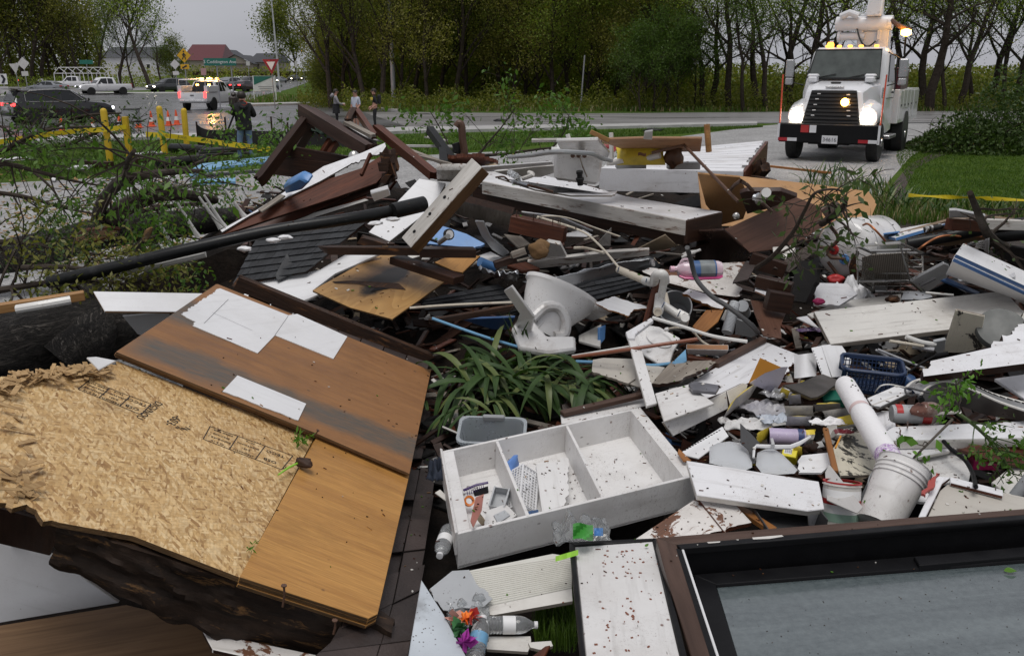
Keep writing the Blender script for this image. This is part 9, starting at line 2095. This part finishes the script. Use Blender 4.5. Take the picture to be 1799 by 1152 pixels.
ch_(ft_,"split_tip",MB().tube([PT('D',862,410,.2),PT('D',880,365,.3),PT('D',903,338,.36)],[.022,.026,.006],6),'wood_pine')
r=RR_(77);lb2=MB();tb2=MB()
for Q in(Q1,Q2,Q3,Q4,Q5):
 for k in rg_(16):
  i=r.randrange(len(Q)//4,len(Q));p=Q[i].copy();dd=U(r.g(.2,.7),r.g(0,.5),r.g(.1,.6)).normalized();L=r.u(.25,.8);tw=[p.copy()]
  for s in rg_(5):dd=(dd+U(r.g(0,.25),r.g(0,.25),-.12)).normalized();p=p+dd*L/5;tw.append(p.copy())
  tb2.tube(tw,[.008,.007,.005,.004,.003,.002],4)
  if r.random()<.6:
   for _ in rg_(12):quad_leaf(lb2,tw[r.randrange(2,6)]+U(r.g(0,.05),r.g(0,.05),r.g(-.02,.06)),.07,r,0,.4,(0,0,-1))
ch_(ft_,"twig",tb2,'bark_far')["kind"]="stuff";ch_(ft_,"foliage",lb2,'leaf_e')
PP=lambda*ts:[PT('P',*t_)for t_ in ts]
PY=lambda*ts:[py(*t_)for t_ in ts]
bh_("leafy_branch","leafy branch drooping into view over the gravel below the bollards",PY((-80,330,10),(40,345,10.2),(110,365,10.4),(190,380,10.6)),(.03,.008),300,.085,1,'leaf_e',16,.9,.3)
bh_("leafy_branch","dark thin branch crossing the grass strip beside the gravel",PY((-60,270,11),(60,300,11.2),(130,318,11.4),(200,330,11.6)),(.035,.008),200,.085,2,'leaf_e',14,.9,.25)
bh_("leafy_branch","bare forked branch rising before the square bollard post",PY((-60,300,12),(30,290,12),(90,330,12),(110,370,12)),(.03,.01),90,.08,3,'leaf_g',6,.8,.1)
bh_("leafy_branch","green branch hanging at the edge of view by the black SUV",PY((-60,215,11),(0,222,11),(20,240,11.1),(40,262,11.2)),(.02,.006),130,.09,4,'leaf_e',9,.55,.3)
bh_("leafy_branch","yellow leaved branch heaped on the fallen trunk",PP((-60,520,.2),(60,500,.25),(140,492,.25),(230,500,.2)),(.03,.01),1500,.05,5,'leaf_f',26,.7,.15,spread=.07)
bh_("leafy_branch","yellowish branch reaching under the white split gutter",PP((40,470,.1),(130,470,.15),(220,490,.2),(270,510,.15)),(.025,.008),1100,.05,6,'leaf_f',22,.6,.15,spread=.07)
bh_("leafy_branch","dark leafy branch lying on the gravel by the torn trunk",PP((-80,430,.1),(30,425,.1),(120,440,.1),(200,450,.1)),(.03,.01),900,.06,7,'leaf_g',22,.8,.2,spread=.09)
bh_("leafy_branch","green tufted branch in front of the arching limbs",PP((215,445,.0),(250,425,.1),(290,412,.1),(350,420,-.1)),(.02,.008),700,.065,8,'leaf_e',16,.5,.1)
bh_("leafy_branch","thin twiggy branch spread over the gravel between limb and gutter spikes",PY((240,350,12),(300,330,12.5),(380,320,13),(440,330,13.3)),(.018,.006),420,.08,9,'leaf_e',16,.7,.15)
bh_("leafy_branch","leafy twigs on the grass under the cameraman",PY((300,310,16),(360,280,16.5),(420,262,17),(470,270,17.5)),(.025,.008),700,.1,10,'leaf_e',18,1.0,.05)
bh_("leafy_branch","leafy twig standing beside the charred post",PY((500,290,12.6),(515,262,12.6),(520,240,12.7)),(.014,.005),260,.075,11,'leaf_e',9,.5,-.1)
bh_("twig","brown twig with hanging green leaves before the veneered sheet",[PT('U',*p)for p in((480,850,.3),(640,740,.38),(760,610,.44),(890,440,.5),(1000,230,.55),(1100,60,.6),(1280,15,.6),(1400,40,.56))],(.02,.005),95,.075,12,'leaf_g',14,.38,.35,spread=.05)
bh_("twig","side twig with leaves trailing over the white offcut",[PT('U',*p)for p in((640,740,.36),(850,640,.38),(1000,570,.4),(1150,520,.42))],(.012,.004),34,.06,13,'leaf_g',9,.35,.3,spread=.05)
bh_("twig","leafy twig hanging behind the water heater's pipes",[PT('U',*p)for p in((1180,380,.35),(1300,290,.42),(1420,180,.46),(1400,120,.48))],(.03,.014),85,.075,14,'leaf_g',10,.35,.35,spread=.06)
bh_("twig","dark crooked limb lying across the tan board at the edge",[PT('V',*p)for p in((1120,-60,.55),(1180,90,.5),(1230,210,.44),(1280,320,.36),(1370,420,.24),(1450,460,.18))],(.02,.045),60,.06,15,'leaf_g',8,.4,0)
bh_("twig","green stemmed twig leaning over the brick and the long plank",[PT('Z',*p)for p in((1110,30,.3),(1250,130,.28),(1400,270,.25),(1520,440,.22),(1650,600,.2))],(.011,.005),220,.04,16,'leaf_e',13,.25,.2,'leaf_g',.03)
bh_("twig","thin brown twig with a lobed leaf on the white flecked panel",[PT('Z',*p)for p in((1060,90,.26),(940,210,.24),(800,350,.22),(680,470,.16),(660,560,.1))],(.007,.004),22,.06,17,'leaf_loose',4,.12,.1,'bark_lt',.03,asp=.7)
bh_("twig","small upright leafy twig before the vented housing",[PT('Y',*p)for p in((975,860,.24),(960,740,.3),(935,560,.42))],(.006,.003),130,.045,18,'leaf_loose',8,.15,.2,'bark_lt',.025)
bh_("leafy_sapling","leafy sapling shoots standing behind the wall block",PY((830,292,13.4),(850,260,13.4),(880,225,13.5),(905,190,13.6)),(.02,.006),190,.09,19,'leaf_e',12,.8,.1,cat="sapling")
bh_("leafy_sapling","tall thin sapling shoot behind the laundry tub",PY((960,270,13.6),(990,235,13.7),(1000,200,13.8)),(.014,.005),200,.1,20,'leaf_e',8,.6,.1,cat="sapling")
bh_("leafy_sapling","pale green sapling shoot leaning over the grass strip",PY((800,300,13.3),(790,260,13.3),(770,220,13.4),(755,195,13.4)),(.014,.005),220,.1,21,'leaf_e',9,.6,.1,cat="sapling")
bh_("leafy_sapling","spreading leafy branch on the gravel behind the wall block",PY((780,275,14),(870,272,14.3),(950,262,14.6),(1010,255,15)),(.03,.01),380,.1,22,'leaf_e',20,.9,-.1,cat="branch")
# fallen dark tree in the middle distance and the heap of boughs by the lawn
for u,v,s,n_,l in((120,262,2.1,520,"broken dark leaved treetop lying behind the yellow tape"),(190,250,1.5,260,"small dark leafy bough against the black SUV"),(60,292,1.9,500,"tangle of brown twigs on the grass strip")):
 p=pz(u,v+14,0);bh_("broken_bough",l,[p+U(-s,0,.1),p+U(-.4*s,.2,.6*s*.5),p+U(.2*s,0,s*.55),p+U(s*.8,.1,s*.6)],(.07,.02),n_,.13,u,'leaf_g',26,1.2,.15,spread=.16)
for i,(u,v,sx,h,l)in en_(((1650,262,1.2,.5,"low leafy bough tip reaching onto the gravel"),(1700,268,1.6,1.3,"leafy fallen bough heap at the lawn's edge"),(1760,268,1.9,2.3,"tall dark green leafy mass at the lawn's edge"),(1830,268,2.2,3.0,"tallest leafy mass cut by the edge of the view"))):
 r=RR_(90+i);p=pz(u,v,0);root=em_("fallen_bough",p);setp(root,l,"fallen branch");b=MB();lb2=MB()
 for k in rg_(16):
  d=U(r.g(-.2,.8),r.g(0,.7),r.u(.2,1)).normalized();q=[p+U(r.g(0,.2),r.g(0,.2),.02)]
  for s in rg_(6):d=(d+U(r.g(0,.2),r.g(0,.2),-.1)).normalized();q.append(q[-1]+d*sx/6*1.2)
  b.tube(q,[.03,.025,.02,.015,.012,.008,.005],5)
 for k in rg_(3600):
  a=r.random()*6.3;rr=sx*sqrt(r.random());z=h*(1-(rr/sx)**2)*r.random()**.5*(1+.5*mn_((a*1.2,rr,i)));quad_leaf(lb2,p+U(cos(a)*rr,sin(a)*rr*.8,max(.02,z)),.14,r,0,.5)
 ch_(root,"limb",b,'bark_far');ch_(root,"foliage",lb2,'leaf_g')
# ---------------------------------------------------------------- yellow tape, silt fence, drain logs in the middle distance
m['tape']=pn_("caution_tape",(.72,.55,.02),.35,amt=.1)
def tape(name,label,pts,w,tw=.4,txt=None):
 q=sp_(pts,8);n=len(q);rows=[[],[]]
 for i,p in en_(q):a=tw*sin(i*.35);d=U(0,.25*sin(a),cos(a))*w/2;rows[0].append(p+d);rows[1].append(p-d)
 b=MB();b.sheet(rows);o=b.obj(name,m['tape'],None,label,"tape",smooth=False);sm=o.modifiers.new("t",'SOLIDIFY');sm.thickness=.002
 if txt:
  for f in txt:
   i=int(f*(n-2));d=q[i+1]-q[i];text("tape_lettering","CAUTION",w*.62,frame(q[i].lerp(q[i+1],.5)+U(0,-.02,0),d,(0,-1,.15)),m['lettering'],o,.001)
 return o
Yb=pz(190,283,0).y
tape("caution_tape","yellow caution tape stretched from the edge of view to the bollards",[py(-40,256,Yb-3),py(60,240,Yb-2),py(130,231,Yb-.6),py(186,227.5,Yb-.12),py(222,223,Yb-.1)],.13,.25,(.08,.3,.55))
tape("caution_tape","yellow caution tape sagging from the bollard toward the broken peak",[py(256,236,Yb-.2),py(285,238,Yb-.14),py(330,243,Yb-.5),py(400,253,Yb-1.5),py(475,263,Yb-2.5)],.14,.3,(.3,.5,.7,.9))
tape("caution_tape","yellow caution tape running low over the iris clumps along the lawn",[pz(1596,343,.35),pz(1660,346,.38),pz(1720,348,.36),pz(1820,353,.38)],.07,1.2)
sf=em_("silt_fence",M=MT_(pz(430,250,0)));setp(sf,"black sagging silt fence with stakes behind the cameraman","fence")
tp_=[(345,218),(365,228),(420,229),(480,231),(540,233),(600,236),(660,240)];Yf=pz(430,258,0).y
b=MB();A_=[py(u,v,Yf+.2*sin(i*2))for i,(u,v)in en_(tp_)];A_=sp_(A_,5);b.sheet([A_,[U(p.x+.03,p.y-.05+.06*sin(i*1.3),p.z*.5)for i,p in en_(A_)],[U(p.x,p.y-.1,-.05)for p in A_]]);o=ch_(sf,"fabric",b,'tarpaper')
for u,v in((345,214),(395,206),(476,205),(505,215),(520,222),(560,218)):
 p=py(u,v,Yf+.1);ch_(sf,"stake",MB().box((p.x,p.y,p.z/2),(.05,.04,p.z)),'wood_dark')
for(u,v,u2,v2,r_,l)in((302,252,372,258,.14,"charred log with a round dark end lying before the bollards"),(279,281,360,272,.13,"second black log lying below the caution tape")):
 p,q_=pz(u,v+8,r_),pz(u2,v2+8,r_);o=wire("log",[p,p.lerp(q_,.5)+U(0,0,.02),q_],r_,m['black_pipe'],l,"log",None,14,3)
wb_=MB()
for i in rg_(3):wb_.tube([pz(345+i*4,272-i*4,.12+i*.12),pz(440,268-i*5,.12+i*.12)],.05,8)
wb_.obj("pipe_bundle",m['grey_dk'],None,"dark grey pipes lying behind the yellow caution tape","pipe").name="drain_pipe"
for u,v,l in((140,290,"white plastic chair part by the grass strip"),(262,266,"white board lying on the grass behind the middle bollard"),(20,276,"white sheet on the grass at the edge of the view")):
 p=pz(u,v+4,.06);b=MB();b.box(p,(1.0 if u!=140 else.5,.5,.06),MR_(u,3,'Z'));b.obj("white_debris",m['white'],None,l,"board")
for(u0,v0,u1,v1,l)in((195,290,130,286,"dark board edge lying on the grass strip"),(360,278,230,284,"long dark board lying below the square bollard post")):
 beam("dark_board",pz(u0,v0,.1),pz(u1,v1,.1),.2,.16,m['wood_dark'],l,"board")
sc_=em_("signal_box",M=MT_(pz(236,240,0)));setp(sc_,"grey utility cabinet standing behind the square bollard post","cabinet")
lc_(sc_,"cabinet",MB().box((0,0,.75),(.5,.4,.55)),'grey',.02);lc_(sc_,"post",MB().tube([(0,0,0),(0,0,.5)],.05,8),'grey')
lc_(sc_,"lid",MB().box((0,0,1.05),(.54,.44,.06)),'grey_dk',.015)
for u,v,s,l in((880,212,.35,"small dark debris on the far lane"),(1148,229,.45,"flat dark scrap by the sidewalk")):
 clod("road_debris",l,"debris",'rubber',pz(u,v,.06),s,.15,.08,int(u))
# leaves and chips on the gravel
r=RR_(4);b=MB()
for _ in rg_(900):
 u,v=r.u(-50,480),r.u(300,470);p=pz(u,v,.01+.02*r.random());s=r.u(.01,.05);b.box(p,(s*r.u(1,4),s,.012),MR_(r.random()*6,3,'Z'))
b.obj("wood_chips",m['flake'],kind='stuff')
for(u0,v0,u1,v1,l)in((232,352,262,374,"pale splintered lath on the gravel under the limb"),(262,330,288,318,"short pale stick on the gravel near the arching limb"),(130,308,135,318,"light wood offcut on the grass strip edge")):
 beam("pale_stick",pz(u0,v0,.04),pz(u1,v1,.05),.06,.03,m['wood_pine'],l,"stick")
SL("white_trash","white crumpled sheet on the gravel beyond the limbs","sheet",'white_clean','D',[(980,40),(1040,10),(1058,25),(1000,58)],[-1.0]*4,.03)
SL("white_trash","small white scrap on the grass strip","sheet",'white_clean','D',[(300,50),(335,22),(345,28),(325,55)],[-1.1]*4,.03)
# white boards beside the fallen trunk
SL("white_shelf_board","clean white shelf board pointing at the roof decking corner",0,'white_clean|wood_pine','D',[(555,716),(1205,728),(1240,735),(1050,838),(622,834)],[.42,.36,.36,.34,.38],.018,axis=0)
SL("white_curved_sheet","white sheet in the shade under the clean shelf board",0,'white_clean','D',[(728,866),(1010,842),(1010,890),(880,985),(820,975)],[.3,.3,.28,.2,.2],.012)
TB("white_pole","pale pipe lying between the fallen trunk and the leaves","pipe",'pvc','D',[(100,825,.35),(250,800,.36),(420,770,.36)],.03,10)
BM_("brown_pole","long brown batten lying along the fallen trunk","batten",'wood_pine','D',(-60,800,.36),(500,715,.36),.07,.06)
SL("white_corner","white board tip showing between strand board and plywood","board",'white_clean','H',[(262,252),(290,250),(352,262),(300,290)],[.78,.78,.74,.74],.01)
# ---------------------------------------------------------------- fine rubble: splinters, flakes and shreds nobody could count
def rubble(name,mat,n,seed,smin,smax,asp,th,zone=None,lift=.03):
 r=RR_(seed);b=MB()
 for _ in rg_(n):
  if zone:u,v=zone(r)
  else:u,v=r.u(430,2050),250+650*r.random()
  y0=pz(u,v,0).y
  # walk the ray onto the heap surface
  d=ray(u,v);tt=None
  for k in rg_(40):
   y=y0*(1-k/60);p=EYEV+d*(y/d.y);
   if moundz(p.x,p.y)>=p.z:tt=p;break
  if tt is None or moundz(tt.x,tt.y)<.05:continue
  s=r.u(smin,smax);R=MR_(r.random()*6.3,3,'Z')@MR_(r.g(0,.35),3,'Y')@MR_(r.g(0,.35),3,'X')
  b.box((tt.x,tt.y,moundz(tt.x,tt.y)+lift*r.random()),(s,s*r.u(*asp),th),R)
 return b.obj(name,m[mat],kind='stuff',smooth=False)
rubble("rubble",'wood_dark',1500,1,.08,.5,(.08,.25),.014,lift=.10)
rubble("rubble",'wood_red',700,2,.08,.45,(.06,.2),.012,lift=.12)
rubble("rubble",'white_dirty',420,3,.04,.22,(.2,.8),.01,lift=.11)
rubble("rubble",'tarpaper',700,4,.1,.4,(.3,.8),.012,lift=.08)
rubble("rubble",'wood_grey',240,5,.05,.35,(.05,.2),.015,lift=.12)
rubble("rubble",'cardb',260,6,.04,.18,(.3,.9),.006,lift=.1)
rubble("rubble",'grey',90,7,.04,.16,(.3,.9),.01,lift=.1)
rubble("rubble",'blue_mid',40,8,.04,.15,(.3,.9),.01,lift=.1)
zz_=lambda r_:(r_.u(1180,1560),r_.u(640,880))
rubble("rubble",'paper',200,9,.02,.09,(.4,.9),.004,zz_,.12);rubble("rubble",'yellow',40,10,.02,.07,(.4,.9),.006,zz_,.12);rubble("rubble",'pack_print',120,11,.03,.09,(.5,.9),.01,zz_,.12)
# ---------------------------------------------------------------- crumbs, splinters and leaf bits that fell on everything in the heap
bpy.context.view_layer.update();dg=bpy.context.evaluated_depsgraph_get();r=RR_(99)
LB=[("litter",'wood_rot',1500,.006,.03,.35),("litter",'wood_red',420,.01,.06,.12),("litter",'white_dirty',420,.008,.035,.6),("leaf_litter",'leaf_loose',240,.012,.035,.5),("litter",'wood_pine',160,.01,.07,.1)]
for nm,mt,n,a,c,asp in LB:
 b=MB()
 for _ in rg_(n):
  u,v=r.u(380,1850),r.u(330,1000)if r.random()<.8 else r.u(260,1150);p=PT('P',u,v)
  ok,l,nn,ix,o,mw=S.ray_cast(dg,U(p.x,p.y,2.2),U(0,0,-1))
  if not ok or nn.z<.5 or l.z<.05 or o.name.startswith(('glass','crown','foliage','leaf'))or o.name.startswith(('ply','osb','back'))and r.random()<.8:continue
  s_=r.u(a,c)*min(1,l.y/9);nn=(nn+U(r.g(0,.15),r.g(0,.15),0)).normalized();R_=frame(l,(r.g(0,1),r.g(0,1),.1),nn).to_3x3();b.box(l+nn*.003,(s_,s_*asp*r.u(.6,1.5),.004),R_)
 b.obj(nm,m[mt],kind='stuff',smooth=False)
